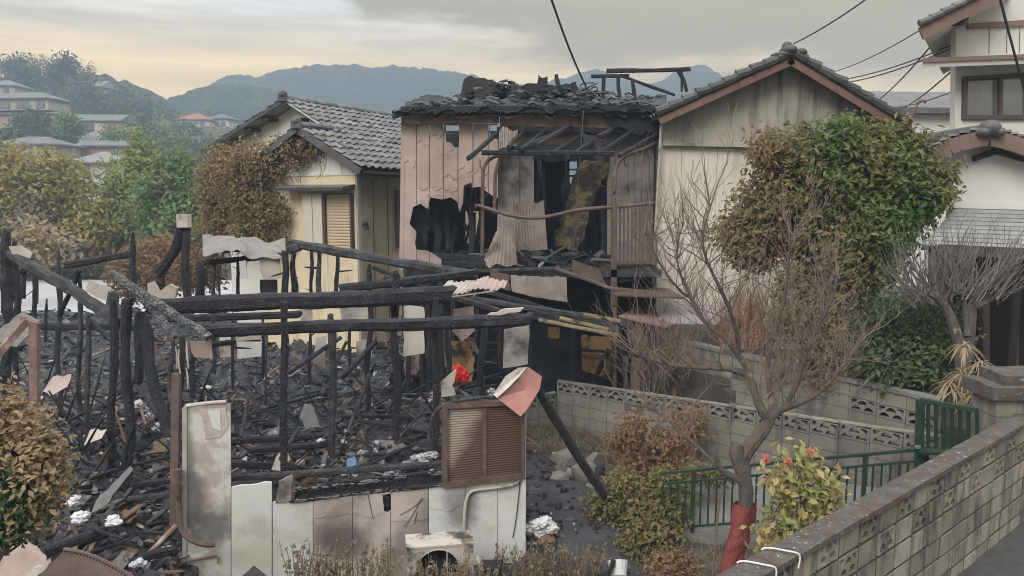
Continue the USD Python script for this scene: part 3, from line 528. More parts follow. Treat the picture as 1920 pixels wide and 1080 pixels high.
for k, (px, py, rx, ry, y, mt, lab) in enumerate([
    (232, 205, 44, 36, 190, "leaf_far", "broad dark tree mass right of the hilltop house"), (150, 200, 40, 26, 185, "leaf_far", "dark tree behind the tan panelled house"),
    (258, 240, 36, 34, 150, "leaf_far", "dark tree right of the orange bay house"), (300, 262, 44, 40, 150, "leaf_green_dark", "dull green tree below the orange roofed house"),
    (245, 292, 30, 34, 118, "leaf_far", "dark tree beside the pale hipped roof"), (330, 285, 40, 26, 140, "leaf_far", "dark tree under the orange roofed house"), (400, 285, 36, 22, 150, "leaf_far", "dark tree below the blue grey roof"),
    (100, 262, 26, 12, 118, "leaf_far", "low dark tree between the hillside houses"), (300, 225, 30, 18, 200, "leaf_far", "dark tree left of the orange roof"), (470, 258, 30, 16, 175, "leaf_far", "low dark tree behind the vine covered gable"),
    (95, 190, 36, 16, 190, "leaf_far", "dark tree under the hilltop trees"), (205, 180, 30, 16, 215, "leaf_far", "dark tree along the hill crest"),
    (60, 226, 22, 10, 135, "leaf_far", "small dark tree in front of the large tan panelled house"), (128, 236, 14, 14, 122, "leaf_green_dark", "small green tree left of the orange bay house"), (225, 262, 26, 20, 120, "leaf_green_dark", "green tree right of the reddish walled house"), (20, 262, 30, 12, 112, "leaf_far", "dark hedge like tree above the broad tiled roof"), (345, 250, 22, 12, 165, "leaf_far", "low dark tree in front of the orange roofed house"), (395, 262, 20, 12, 172, "leaf_green_dark", "low green tree in front of the blue grey roofed house"), (150, 172, 20, 12, 198, "leaf_far", "dark tree hiding the foot of the hilltop house"), (285, 215, 24, 14, 210, "leaf_far", "dark tree in the gap of the valley")]):
    far_tree(lab, [(px, py, rx, ry, 0), (px - rx * .6, py + ry * .4, rx * .7, ry * .6, 2), (px + rx * .6, py + ry * .4, rx * .7, ry * .6, 2)], y, 1500, .45 * y / 150, 40 + k, mat=mt)
# ================================================================ trees behind the ruin
def near_tree(label, blobs, n, size, mat, seed, root, tr=.12, name="tree", cat="tree", **kw):
    bl = [(P(px, py, y), (rx * y / FPX, rx * y / FPX * .9, ry * y / FPX)) for px, py, rx, ry, y in blobs]
    c = bl[0][0]; g = V(c[0], c[1], root)
    return tree(name, label, cat, mat, bl, n, size, trunk=[g, (g + c) / 2 + V(.1, 0, 0), c], trunk_r=tr, rng_seed=seed, **kw)
near_tree("autumn tree with orange and green leaves at the left edge", [(70, 350, 70, 60, 42), (10, 340, 60, 60, 42), (120, 340, 50, 45, 42), (150, 390, 50, 45, 41), (70, 410, 80, 50, 41), (-30, 400, 70, 60, 41), (170, 440, 45, 40, 40), (20, 310, 30, 28, 43)], 9500, .17, "leaf_autumn", 51, 0)
near_tree("dark brown leaved tree low in front of the autumn tree", [(60, 440, 70, 60, 39.8), (-20, 470, 60, 50, 39.8), (130, 480, 70, 40, 39.6), (50, 490, 60, 35, 39.6)], 6500, .16, "leaf_autumn_dark", 52, 0)
near_tree("light green tree with a pointed top behind the ruin", [(265, 300, 26, 45, 44), (255, 350, 50, 55, 44), (240, 400, 50, 50, 43), (280, 390, 50, 60, 43), (225, 440, 40, 40, 42)], 8000, .17, "leaf_green", 53, 0)
near_tree("darker green tree between the pointed tree and the vines", [(335, 330, 48, 55, 41), (310, 390, 60, 60, 41), (355, 400, 45, 60, 40), (330, 450, 60, 45, 40)], 8000, .16, "leaf_green_dark", 54, 0)
near_tree("rusty brown shrub behind the tall charred post", [(300, 500, 60, 55, 24), (250, 520, 40, 40, 24), (370, 505, 45, 45, 23)], 4500, .09, "leaf_rust", 55, 0, tr=.05, name="shrub", cat="shrub")
near_tree("shrub with large yellow leaves left of the fallen beam", [(60, 450, 40, 22, 30), (95, 460, 30, 24, 30), (40, 470, 40, 20, 30)], 700, .16, "leaf_pale", 56, 0, tr=.05, name="shrub", cat="shrub")
near_tree("yellow green low shrub beside the grey tarpaulin", [(400, 432, 40, 16, 23), (440, 436, 36, 16, 23)], 1500, .08, "leaf_low", 57, 0, tr=.05, name="shrub", cat="shrub")
# ================================================================ tiled roofs
def pantile(o, a, u, nrm, w, l, th=.03):
    """one S-shaped roof tile: o lower left corner, a along the eave, u up the slope"""
    s = np.linspace(0, 1, 6); hgt = np.array([.0, .035, .045, .012, -.012, .0]) * (w / .3)
    lo = [o + a * w * 1.04 * k + nrm * (h + th + .015) for k, h in zip(s, hgt)]; hi = [o + a * w * 1.04 * k + u * l * 1.08 + nrm * (h + .006) for k, h in zip(s, hgt)]
    bt = [q - nrm * th for q in lo]; v = np.array(lo + hi + bt); f = []
    for k in range(5):
        f += [(k, k + 1, 7 + k), (k, 7 + k, 6 + k), (12 + k, 13 + k, k + 1), (12 + k, k + 1, k)]
    return v, np.array(f)
def tile_field(parent, o, a, u, na, nu, w, l, mat, limit=300, keep=None, seed=1, name="roof_tile"):
    nrm = unit(np.cross(a, u)); nrm = nrm if nrm[2] > 0 else -nrm; rng = np.random.default_rng(seed); rest = MB(); count = 0
    for j in range(nu):
        for i in range(na):
            if keep and not keep(i, j): continue
            t = pantile(o + a * w * i + u * l * j + nrm * rng.normal(0, .006), unit(a + u * rng.normal(0, .015)), u, nrm, w, l)
            if count < limit: part(parent, name, t, mat); count += 1
            else: rest.add(*t)
    if rest.n: part(parent, "far_roof_tiles", rest, mat, kind="stuff")
def slab(pts, th):
    """a flat slab: pts = upper polygon (3D), thickness downwards along its normal"""
    pts = np.asarray(pts, float); n = unit(np.cross(pts[1] - pts[0], pts[2] - pts[0])); n = n if n[2] > 0 else -n; k = len(pts)
    v = np.vstack([pts, pts - n * th]); f = [(0, i, i + 1) for i in range(1, k - 1)] + [(k, k + i + 1, k + i) for i in range(1, k - 1)]
    for i in range(k): j = (i + 1) % k; f += [(i, k + i, k + j), (i, k + j, j)]
    return v, np.array(f)
def shutter_slats(parent, w, s0, s1, z0, z1, n, mat, off, name="shutter_slat", bulge=.012):
    for k in range(n):
        a, b = z0 + (z1 - z0) * k / n, z0 + (z1 - z0) * (k + 1) / n - .004; c = (a + b) / 2
        v = np.array([w.at(s, z, o) for s in (s0, s1) for z, o in ((a, off), (a + .2 * (b - a), off + bulge), (c + .2 * (b - a), off + bulge), (b, off + .001))])
        f = np.array([(0, 4, 5), (0, 5, 1), (1, 5, 6), (1, 6, 2), (2, 6, 7), (2, 7, 3)]); part(parent, name, (v, f), mat)

# ================================================================ house with dead vines, left
C = V(-3.70, 18.0, 0); yaw = math.radians(26); gd = V(-math.cos(yaw), math.sin(yaw), 0); sd = V(math.sin(yaw), math.cos(yaw), 0)
vh = thing("vine_covered_house", "two storey house with white gable, beige side wall and dead vines behind the ruin", "house", C)
GW = Wall(C + gd * 3.85, C); SW = Wall(C, C + sd * 6.2)
kR, sM, zM, sF, zF, sE = .56, .86, 6.86, 2.40, 6.00, 4.25; SB = 1.3
def RZ(s): return zM - kR * (s - sM)
part(vh, "gable_wall", GW.prism([(.85, 0), (3.85, 0), (3.85, RZ(3.85) - .06), (sF, zF - .1), (.85, zF - .1 - .56 * 1.55)], .15, -.15), "white_plaster")
zb_ = GW.hit(640, 329)[1]
part(vh, "gable_wall_lower", GW.prism([(.87, 0), (3.83, 0), (3.83, zb_), (.87, zb_)], .03, .0), "beige_wall")
part(vh, "belt_trim", GW.prism([(.87, zb_), (3.87, zb_), (3.87, zb_ + .06), (.87, zb_ + .06)], .05, .0), "white_plaster")
MW = Wall(C + gd * 3.85 + sd * SB, C + sd * SB)
part(vh, "rear_gable_wall", MW.prism([(-1.75, 0), (3.7, 0), (3.7, RZ(3.7) - .06), (sM, zM - .12), (-1.75, zM - .12 - .41 * 2.6)], .15, -.15), "white_plaster")
part(vh, "gable_vent", MW.prism(MW.pxpoly([(564, 221), (579, 222), (579, 234), (564, 232)]), .05, .0), "soot_inside")
part(vh, "side_wall", SW.prism([(.0, 0), (6.2, 0), (6.2, 5.2), (.0, 5.2)], .14, -.15), "beige_wall")
for s_ in (1.9, 2.9): m = MB(); m.bar(GW.at(s_, 0, .032), GW.at(s_, 4.2, .032), .02, .012, up=GW.o); part(vh, "batten", m, "cream_wall")
def RP(s, b, z=None): return GW.at(s, RZ(s) if z is None else z) + sd * b
part(vh, "roof_deck", slab([RP(sF, -.35), RP(sF, 7), RP(sE, 7), RP(sE, -.35)], .09), "timber_dark")
part(vh, "roof_deck", slab([RP(sM, SB - .35), RP(sM, 7), RP(sF, 7), RP(sF, SB - .35)], .09), "timber_dark")
part(vh, "roof_deck", slab([RP(sM, SB - .45), RP(-2.2, SB - .45, zM - .41 * 3.06), RP(-2.2, 7, zM - .41 * 3.06), RP(sM, 7)], .09), "verge_grey")
part(vh, "porch_roof", slab([RP(sF, -.4), RP(.75, -.4, zF - .56 * 1.65), RP(.75, SB, zF - .56 * 1.65), RP(sF, SB)], .09), "timber_dark")
up_ = unit(RP(sM, 0) - RP(sE, 0)); ll = np.linalg.norm(RP(sM, 0) - RP(sE, 0)); nn = unit(np.cross(sd, up_)); nn = nn if nn[2] > 0 else -nn
tile_field(vh, RP(sE, -.37) + nn * .012, sd, up_, 23, 12, .30, ll / 12, "tile_grey", seed=3, keep=lambda i, j: j < 6 or i >= 4)
uL = unit(RP(sM, 0) - RP(-2.2, 0, zM - .41 * 3.06)); lL = np.linalg.norm(RP(sM, 0) - RP(-2.2, 0, zM - .41 * 3.06))
tile_field(vh, RP(-2.2, SB - .47, zM - .41 * 3.06) + V(0, 0, .012), sd, uL, 2, 11, .30, lL / 11, "tile_dark", seed=4)
uP = unit(RP(sF, 0) - RP(.75, 0, zF - .56 * 1.65)); tile_field(vh, RP(.75, -.42, zF - .56 * 1.65) + V(0, 0, .012), sd, uP, 4, 6, .30, np.linalg.norm(RP(sF, 0) - RP(.75, 0, zF - .56 * 1.65)) / 6, "tile_dark", seed=5)
for a, b, h_, mt in ((RP(sF, -.38), RP(sE, -.38), .16, "tile_dark"), (RP(sF, -.42), RP(.75, -.42, zF - .56 * 1.65), .14, "tile_dark"), (RP(sM, SB - .37), RP(sF + .1, SB - .37), .06, "white_plaster"), (RP(sM, SB - .47), RP(-2.2, SB - .47, zM - .41 * 3.06), .10, "tile_dark")):
    m = MB(); m.bar(a - V(0, 0, h_ * .45), b - V(0, 0, h_ * .45), .05, h_, up=(0, 0, 1)); part(vh, "bargeboard", m, mt)
for k in range(15):
    a = RP(sM, SB - .45 + .42 * k) + V(0, 0, .05); m = MB(); m.tube([a, a + sd * .44], .09, 8); part(vh, "ridge_tile", m, "tile_grey")
for k in range(4):
    a = RP(sF, -.4 + .42 * k) + V(0, 0, .05); m = MB(); m.tube([a, a + sd * .44], .08, 8); part(vh, "ridge_tile", m, "tile_grey")
for a in (RP(sM, SB - .45), RP(sF, -.4)): m = MB(); m.add(trimesh.creation.icosphere(1, .12).apply_translation(a + V(0, 0, .12))); m.box(a + V(0, 0, .03), (.24, .18, .16)); part(vh, "ridge_end_tile", m, "tile_dark")
for px, py in ((517, 226), (484, 245), (449, 264)): h = MW.hit(px, py); m = MB(); m.bar(MW.at(h[0], h[1], 0), MW.at(h[0], h[1], .4), .22, .07); part(vh, "purlin_end", m, "timber_dark")
m = MB(); m.tube([RP(sE - .02, -.3) - V(0, 0, .1), RP(sE - .02, 6) - V(0, 0, .12)], .06, 8); part(vh, "gutter", m, "timber_dark")
w0, w1 = GW.hit(560, 470), GW.hit(664, 360)
m = MB(); m.box(0, (.1, .1, .1)); 
hood = slab([GW.at(GW.hit(542, 352)[0], 4.56, .5), GW.at(3.82, 4.56, .5), GW.at(3.82, 4.62, .0), GW.at(GW.hit(542, 352)[0], 4.62, 0)], .07); part(vh, "window_hood", hood, "tile_grey")
m = MB(); m.bar(GW.at(GW.hit(542, 352)[0], 4.5, .48), GW.at(3.82, 4.5, .48), .04, .07); part(vh, "hood_edge", m, "timber_dark")
s0, s1, s2 = GW.hit(578, 420)[0], GW.hit(614, 420)[0], GW.hit(663, 420)[0]; zb, zt = GW.hit(640, 466)[1], GW.hit(640, 364)[1]
for a, b in ((s0, (s0 + s1) / 2), ((s0 + s1) / 2, s1)): part(vh, "shutter_box_door", GW.prism([(a + .01, zb), (b - .01, zb), (b - .01, zt), (a + .01, zt)], .16, .03), "shutter_door")
wn = part(vh, "window", GW.prism(Polygon([(s1, zb - .04), (s2 + .05, zb - .04), (s2 + .05, zt + .03), (s1, zt + .03)], [[(s1 + .04, zb), (s2, zb), (s2, zt), (s1 + .04, zt)]]), .12, .03), "window_frame")
shutter_slats(wn, GW, s1 + .04, s2, zb, zt, 18, "shutter", .06)
for px in (700, 727): s = SW.hit(px, 400)[0]; m = MB(); m.bar(SW.at(s, 0, .0), SW.at(s, 5.2, .0), .012, .012, up=SW.o); part(vh, "panel_joint", m, "timber_dark")
m = MB(); m.bar(SW.at(.0, SW.hit(690, 332)[1], .0), SW.at(6, SW.hit(690, 332)[1], 0), .03, .04); part(vh, "belt_trim", m, "cream_wall")
a = SW.hit(680, 424); m = MB(); m.tube([SW.at(a[0], a[1] + .06, .02), SW.at(a[0], a[1] + .08, .1), SW.at(a[0] + .05, a[1] - .08, .1)], .05, 8); part(vh, "vent_hood", m, "timber_dark")
a = SW.hit(744, 400); m = MB(); m.bar(SW.at(a[0], 3.0, .03), SW.at(a[0], 4.5, .03), .16, .06, up=SW.o); part(vh, "corner_frame", m, "window_frame")
rng = np.random.default_rng(5)
bl = []
for px, py, rx, ry, dy in [(575, 285, 32, 22, .12), (530, 300, 40, 34, .3), (490, 310, 42, 40, .45), (470, 350, 36, 50, .5), (500, 390, 42, 60, .4), (530, 420, 30, 50, .3), (480, 430, 30, 40, .45), (600, 270, 18, 14, .05)]:
    h = GW.hit(px, py); c = GW.at(h[0], h[1], dy * .6 + .1); d = c[1]; bl.append((c, (rx * d / FPX, rx * d / FPX * .55, ry * d / FPX)))
vt = thing("dead_vine", "brown dead vine covering the white gable above the shuttered window", "vine", GW.at(1.8, 3.0, .3))
part(vt, "foliage", leaves(rng, bl, 9000, .055, shell=.7), "leaf_vine")
mm = MB()
for k in range(90):
    b_ = bl[rng.integers(len(bl))]; p = b_[0] + rng.normal(0, 1, 3) * np.array(b_[1]) * .6; q = p + V(rng.normal(0, .25), rng.normal(-.12, .1), rng.normal(-.35, .25))
    mm.tube(spline([p, (p + q) / 2 + rng.normal(0, .07, 3), q], 5), .008, 3, cap=False)
part(vt, "stem", mm, "twig_grey")
bl = []
for px, py, rx, ry, y in [(410, 300, 30, 26, 20.6), (408, 350, 34, 50, 20.5), (412, 400, 34, 40, 20.4), (425, 330, 22, 40, 20.3)]:
    c = P(px, py, y); bl.append((c, (rx * y / FPX, .35, ry * y / FPX)))
vt = thing("dead_vine", "narrow brown column of dead vine at the far left edge of the gable", "vine", bl[0][0])
part(vt, "foliage", leaves(rng, bl, 4500, .06, shell=.6), "leaf_vine")

# ================================================================ burnt two storey house
FY = 15.4; FW = Wall((-2.6, FY), (3.4, FY)); H = FW.hit
bh = thing("burnt_house", "two storey house gutted by fire with broken balcony and soot stained pink siding", "house", (0.5, 15.4, 0))
hole = Polygon([tuple(H(*p)) for p in jag([(768, 420), (775, 388), (788, 382), (803, 392), (806, 370), (830, 374), (845, 370), (857, 378), (862, 398), (868, 380), (870, 348), (884, 342), (886, 352), (900, 350), (902, 352), (925, 368), (935, 372), (935, 520), (828, 520), (828, 486), (803, 470), (782, 468), (778, 456), (782, 436)], .012, .06, 3)])
hole = unary_union([hole, FW.pxpoly([(836, 235), (861, 236), (861, 276), (853, 277), (846, 268), (837, 266)]), FW.pxpoly([(918, 235), (934, 235), (934, 262), (920, 258)])]).buffer(0)
jx = [757, 781, 806, 832, 859, 887, 916, 934]
for k in range(len(jx) - 1):
    a, b = jx[k], jx[k + 1]; low = 500 if k < 3 else 505
    strip = FW.pxpoly([(a + .5, 232), (b - .5, 232), (b - .5, low), (a + .5, low)])
    pc = strip.difference(hole)
    for g in getattr(pc, "geoms", [pc]):
        if g.area > .01: part(bh, "siding_panel", FW.prism(g, .02, .0), "siding_pink")
    # outer skin that has split and slid: ragged lower edge standing proud
    low2 = [340, 352, 352, 356, 356, 350, 300][k]; cut = [306, 268, 255, 330, 318, 322, 258][k]
    sk = Polygon([tuple(H(*p)) for p in [(a + 1, 236), (b - 1, 236)]] + [tuple(p) for p in jag([H(b - 1, cut - 2 + 5 * (k % 2)), H(a + .7 * (b - a), cut + 9), H(a + .35 * (b - a), cut - 5), H(a + 1, cut + 2)], .016, .03, 20 + k, closed=False)]).difference(hole)
    sk = sk.buffer(0)
    for g in getattr(sk, "geoms", [sk]):
        if g.area > .01: part(bh, "siding_skin", FW.prism(g, .012, .0215), "siding_pink")
    if k in (1, 2, 3, 4, 5):
        s2 = Polygon([tuple(p) for p in jag([H(a + 2, cut + 10), H((a + b) / 2, cut + 3 + 4 * (k % 2)), H(b - 1.5, cut + 9)], .01, .05, 60 + k, closed=False)] + [tuple(p) for p in jag([H(b - 1.5, low2), H((a + b) / 2, low2 + 5), H(a + 2, low2 - 2)], .014, .03, 40 + k, closed=False)]).buffer(0).difference(hole)
        for g in getattr(s2, "geoms", [s2]):
            if g.geom_type == "Polygon" and g.area > .01: part(bh, "siding_skin", FW.prism(g, .012, .0215), "siding_pink")
part(bh, "corner_trim", FW.prism(FW.pxpoly([(753, 206), (759, 206), (757, 505), (749, 505)]), .05, -.02), "siding_pink")
part(bh, "eave_band", FW.prism(FW.pxpoly([(757, 208), (936, 206), (936, 231), (757, 233)]), .06, .0), "band_soot")
part(bh, "eave_band", FW.prism(FW.pxpoly([(937, 205), (1241, 203), (1241, 241), (937, 241)]), .03, -.02), "band_soot")
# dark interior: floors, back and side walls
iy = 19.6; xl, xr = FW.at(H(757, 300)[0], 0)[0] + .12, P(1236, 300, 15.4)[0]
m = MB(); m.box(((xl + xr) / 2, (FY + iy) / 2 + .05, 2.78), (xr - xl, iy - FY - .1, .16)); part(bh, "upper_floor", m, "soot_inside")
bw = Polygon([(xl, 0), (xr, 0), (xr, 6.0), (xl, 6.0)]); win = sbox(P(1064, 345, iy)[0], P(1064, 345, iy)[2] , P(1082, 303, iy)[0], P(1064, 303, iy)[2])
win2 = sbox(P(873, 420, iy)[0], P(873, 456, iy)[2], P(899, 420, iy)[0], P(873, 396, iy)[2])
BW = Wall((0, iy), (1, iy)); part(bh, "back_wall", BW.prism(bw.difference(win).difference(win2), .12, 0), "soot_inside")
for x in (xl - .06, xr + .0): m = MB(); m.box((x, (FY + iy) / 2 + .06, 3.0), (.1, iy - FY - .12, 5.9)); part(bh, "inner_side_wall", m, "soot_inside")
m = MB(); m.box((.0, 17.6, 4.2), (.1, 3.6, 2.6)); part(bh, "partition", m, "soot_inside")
for px in (881, 890): m = MB(); m.bar(P(px, 398, iy - .1), P(px, 456, iy - .1), .06, .05); part(bh, "window_bar", m, "char")
for py in (318, 330): m = MB(); m.bar(P(1063, py, iy - .1), P(1083, py, iy - .1), .04, .05); part(bh, "window_bar", m, "char_grey")
# charred studs and remnants in the hole
for a, b, y, w in [((879, 352), (884, 480), 15.75, .16), ((815, 382), (818, 480), 15.9, .2), ((838, 376), (842, 470), 16.0, .18), ((858, 400), (890, 462), 16.1, .1), ((905, 372), (893, 470), 15.9, .1), ((800, 395), (805, 472), 16.3, .12), ((918, 380), (905, 470), 16.4, .08), ((850, 440), (848, 480), 15.8, .06), ((930, 352), (899, 376), 15.5, .09)]:
    part(bh, "charred_stud", rough_bar(P(*a, y), P(*b, y), w, ends=(.5, 0)), "char")
for pts, y, w in [([(770, 392), (792, 384), (806, 400), (800, 460), (778, 470), (766, 430)], 15.9, .05), ([(806, 372), (860, 378), (858, 452), (808, 462)], 16.3, .05)]:
    ww = Wall((0, y), (1, y)); part(bh, "charred_board", ww.prism(Polygon(jag([tuple(ww.hit(*p)) for p in pts], .03, .07, 7)), w), "char_grey")
part(bh, "charred_beam", rough_bar(P(780, 478, 15.6), P(925, 488, 15.3), .26, .2), "char"); part(bh, "charred_beam", rough_bar(P(830, 496, 15.2), P(950, 500, 15.0), .24, .2), "char")
# recess walls behind the balcony
RW = Wall((0, 15.75), (1, 15.75)); rh = RW.pxpoly
part(bh, "recess_panel", RW.prism(rh([(937, 290), (974, 290), (974, 470), (930, 480)]), .04, .0), "inner_grey"); part(bh, "recess_panel", RW.prism(rh([(975.5, 290), (1001, 290), (1001, 400), (975.5, 470)]), .04, .002), "inner_grey", label="paler scorched panel beside the dark opening")
part(bh, "recess_panel", RW.prism(rh([(932, 238), (1142, 238), (1142, 268), (932, 272)]), .04, 0), "band_soot")
part(bh, "recess_panel", RW.prism(rh([(1138, 238), (1152, 238), (1152, 500), (1138, 500)]), .05, .0), "inner_grey")
js = [1153, 1177, 1190, 1203, 1217, 1238]
for a, b in zip(js, js[1:]): part(bh, "wing_panel", RW.prism(rh([(a + .5, 236), (b - .5, 236), (b - .5, 510), (a + .5, 510)]), .03, .01), "inner_grey")
part(bh, "door_lintel", RW.prism(rh([(1000, 284), (1140, 284), (1140, 304), (1000, 300)]), .07, .05), "char")
for px, w in ((1004, .1), (1018, .08), (1066, .06), (1132, .16)): part(bh, "charred_stud", rough_bar(P(px, 290, 15.9), P(px, 478, 15.9), w), "char")
part(bh, "insulation_sheet", (lambda ww: ww.prism(Polygon(jag([tuple(ww.hit(*p)) for p in [(1096, 300), (1140, 302), (1136, 330), (1112, 372), (1096, 430), (1080, 470), (1040, 462), (1040, 446), (1062, 380), (1075, 330)]], .03, .12, 4)), .05))(Wall((0, 15.3), (1, 15.5))), "insulation")
part(bh, "charred_panel", (lambda ww: ww.prism(Polygon(jag([tuple(ww.hit(*p)) for p in [(1018, 302), (1060, 302), (1052, 360), (1040, 420), (1020, 440)]], .02, .1, 5)), .04))(Wall((0, 16.6), (1, 16.6))), "char")
# balcony
def corr(o, a, u, wa, wu, n, amp, curl=0.0, twist=0.0, ragged=0.0, seed=1):
    """corrugated sheet: o corner, a across the ribs, u along them"""
    rng = np.random.default_rng(seed); s = np.linspace(0, 1, n * 6 + 1); t = np.linspace(0, 1, 9); nn = unit(np.cross(a, u)); S, T = np.meshgrid(s, t, indexing="ij")
    hgt = amp * np.sin(S * n * 2 * np.pi) + curl * np.sin(np.pi * S) + twist * (S - .5) * (T - .5)
    top = 1 + ragged * (meshkit.noise(np.stack([S * 5, 0 * S + seed, 0 * S], -1), seed) - .6); bot = ragged * (meshkit.noise(np.stack([S * 4, 0 * S + seed + 9, 0 * S], -1), seed) - .4)
    TT = bot + (top - bot) * T; TT = TT
    p = np.asarray(o) + S[..., None] * wa * a + TT[..., None] * wu * u + hgt[..., None] * nn
    n1, k = S.shape; i, j = np.meshgrid(np.arange(n1 - 1), np.arange(k - 1), indexing="ij"); i, j = i.ravel(), j.ravel()
    f = np.stack([i * k + j, (i + 1) * k + j, (i + 1) * k + j + 1, i * k + j + 1], 1); f = np.vstack([f[:, [0, 1, 2]], f[:, [0, 2, 3]]])
    v = p.reshape(-1, 3); nv = len(v); v2 = v - nn * .004
    return np.vstack([v, v2]), np.vstack([f, f[:, ::-1] + nv])
X_, Z_ = V(1, 0, 0), V(0, 0, 1)
BY = 14.0
m = MB(); p0, p1 = P(920, 500, BY), P(1240, 500, BY); m.box(((p0[0] + p1[0]) / 2, (BY + FY) / 2 + .2, p0[2] - .12), (p1[0] - p0[0], FY - BY + .5, .14)); part(bh, "balcony_deck", m, "char_grey")
part(bh, "balcony_fascia", Wall((0, BY - .05), (1, BY - .05)).prism(Wall((0, BY - .05), (1, BY - .05)).pxpoly([(1072, 486), (1124, 506), (1136, 534), (1074, 520)]), .05), "metal_brown")
part(bh, "balcony_fascia", Wall((0, BY + .1), (1, BY + .1)).prism(Wall((0, BY + .1), (1, BY + .1)).pxpoly([(1128, 500), (1228, 496), (1226, 520), (1130, 534)]), .05), "char_grey")
fl = lambda py, a=0: py
for a, b, r in [((1152, 380), (1150, 572), .055)]: m = MB(); m.bar(P(*a, BY), P(*b, BY), .11, .10, up=(0, 1, 0)); part(bh, "balcony_post", m, "metal_brown")
m = MB(); m.tube(spline([P(1151, 385, BY), P(1152, 340, BY), P(1155, 315, BY + .05), P(1168, 296, BY + .2), P(1195, 284, BY + .7), P(1228, 268, BY + 1.2)], 20), .04, 8); part(bh, "balcony_post", m, "metal_brown")
for pts in ([(904, 480), (905, 400), (905, 340), (908, 312), (922, 296), (945, 292)], [(927, 400), (928, 350), (930, 322), (937, 300), (938, 292)]):
    m = MB(); m.tube(spline([P(a, b, BY + .15) for a, b in pts], 18), .035, 8); part(bh, "balcony_post", m, "metal_brown")
m = MB(); m.tube(spline([P(892, 386, BY), P(915, 391, BY), P(955, 403, BY - .1), P(990, 408, BY - .12), P(1022, 407, BY - .1), P(1060, 399, BY), P(1090, 393, BY), P(1150, 388, BY), P(1226, 381, BY)], 40), .036, 8); part(bh, "handrail", m, "metal_brown")
for k in range(9):
    px = 1163 + 7.4 * k; m = MB(); m.bar(P(px, 390, BY + .02), P(px - 1, 494, BY + .02), .035, .03, up=(0, 1, 0)); part(bh, "baluster", m, "metal_brown")
m = MB(); m.bar(P(1156, 493, BY), P(1228, 491, BY), .05, .05); part(bh, "bottom_rail", m, "metal_brown")
for px, py in ((900, 310), (1190, 302), (1204, 298), (1218, 291), (1171, 305)):
    m = MB(); q = P(px, py - 10, BY + .3); m.tube([q, q - Z_ * .13, q - Z_ * .17 + X_ * .03, q - Z_ * .15 + X_ * .07, q - Z_ * .1 + X_ * .07], .012, 5); part(bh, "clothes_hook", m, "metal_brown")
part(bh, "balcony_roof_beam", rough_bar(P(944, 242, 15.25), P(1236, 246, 15.25), .14, .15), "char"); part(bh, "balcony_roof_beam", rough_bar(P(903, 286, BY), P(1150, 288, BY), .11, .12), "char")
for a, b in [((945, 238), (878, 297)), ((980, 248), (953, 277)), ((1018, 248), (974, 282)), ((1070, 233), (1008, 273)), ((1095, 252), (1026, 294)), ((1125, 256), (1062, 297)), ((1150, 242), (1120, 256)), ((1185, 247), (1120, 289)), ((1240, 246), (1160, 293)), ((1050, 246), (975, 280))]:
    part(bh, "balcony_rafter", rough_bar(P(*a, 15.2), P(*b, BY - .1), .085, .1, rough=.12), "char")
part(bh, "charred_board", (lambda ww: ww.prism(Polygon(jag([tuple(ww.hit(*p)) for p in [(1090, 250), (1118, 254), (1142, 282), (1128, 300), (1100, 290)]], .03, .1, 9)), .05))(Wall((0, 14.9), (1, 14.9))), "char_grey")
part(bh, "charred_board", (lambda ww: ww.prism(Polygon(jag([tuple(ww.hit(*p)) for p in [(1150, 208), (1242, 204), (1243, 246), (1180, 250), (1128, 222), (1130, 214)]], .03, .1, 19)), .05))(Wall((0, 15.2), (1, 15.2))), "char")
c = P(955, 340, 15.1)
part(bh, "torn_sheet", corr(P(935, 278, 14.7), X_, unit(V(.02, .2, 1)), .36, .38, 5, .02, curl=.05, ragged=.3, seed=3), "sheet_corr")
part(bh, "corrugated_sheet", corr(P(968, 470, 14.6), unit(V(1, .1, 0)), unit(V(-.08, .12, 1)), .62, .98, 10, .018, curl=-.16, ragged=.06, seed=4), "sheet_corr")
part(bh, "corrugated_sheet", corr(P(914, 502, 14.25), unit(V(.75, -.6, .05)), unit(V(.13, .25, 1)), .62, .82, 9, .02, curl=.1, twist=.5, ragged=.25, seed=6), "sheet_corr", label="twisted rust stained corrugated sheet")
part(bh, "charred_plank", rough_bar(P(1010, 490, 14.4), P(1062, 462, 14.6), .16, .05), "char_grey")
rng = np.random.default_rng(70)
for k in range(130):
    if k < 80: q = P(rng.uniform(930, 1150), 0, 1) * 0 + V(P(rng.uniform(930, 1150), 490, rng.uniform(BY + .05, 15.6))[0], 0, 0); yy = rng.uniform(BY + .05, 15.6); px = rng.uniform(930, 1148); q = V(P(px, 490, yy)[0], yy, p0[2] - .03 + rng.uniform(0, .10) + .1 * (yy - BY) / 1.6)
    else: yy = rng.uniform(15.5, 16.6); q = V(P(rng.uniform(778, 930), 480, yy)[0], yy, 2.9 + rng.uniform(0, .25))
    R = trimesh.transformations.euler_matrix(rng.normal(0, .35), rng.normal(0, .35), rng.uniform(0, 6.3))[:3, :3]; m = MB(); L_ = rng.uniform(.08, .5); b = trimesh.creation.box((L_, rng.uniform(.03, .14), rng.uniform(.015, .05))); m.add((np.asarray(b.vertices) * (1 + rng.uniform(-.25, .25, (8, 3)))) @ R.T + q, np.asarray(b.faces)); part(bh, "fallen_debris", m, ["char", "char_grey", "board_dark", "bit_grey", "tile_burnt", "char"][k % 6])
for k in range(14):
    yy = rng.uniform(15.7, 18.8); px = rng.uniform(765, 1130); part(bh, "charred_stud", rough_bar(P(px, rng.uniform(300, 380), yy), P(px + rng.normal(0, 14), 480, yy), rng.uniform(.06, .12), ends=(.6, 0)), "char_grey" if k % 2 else "char")
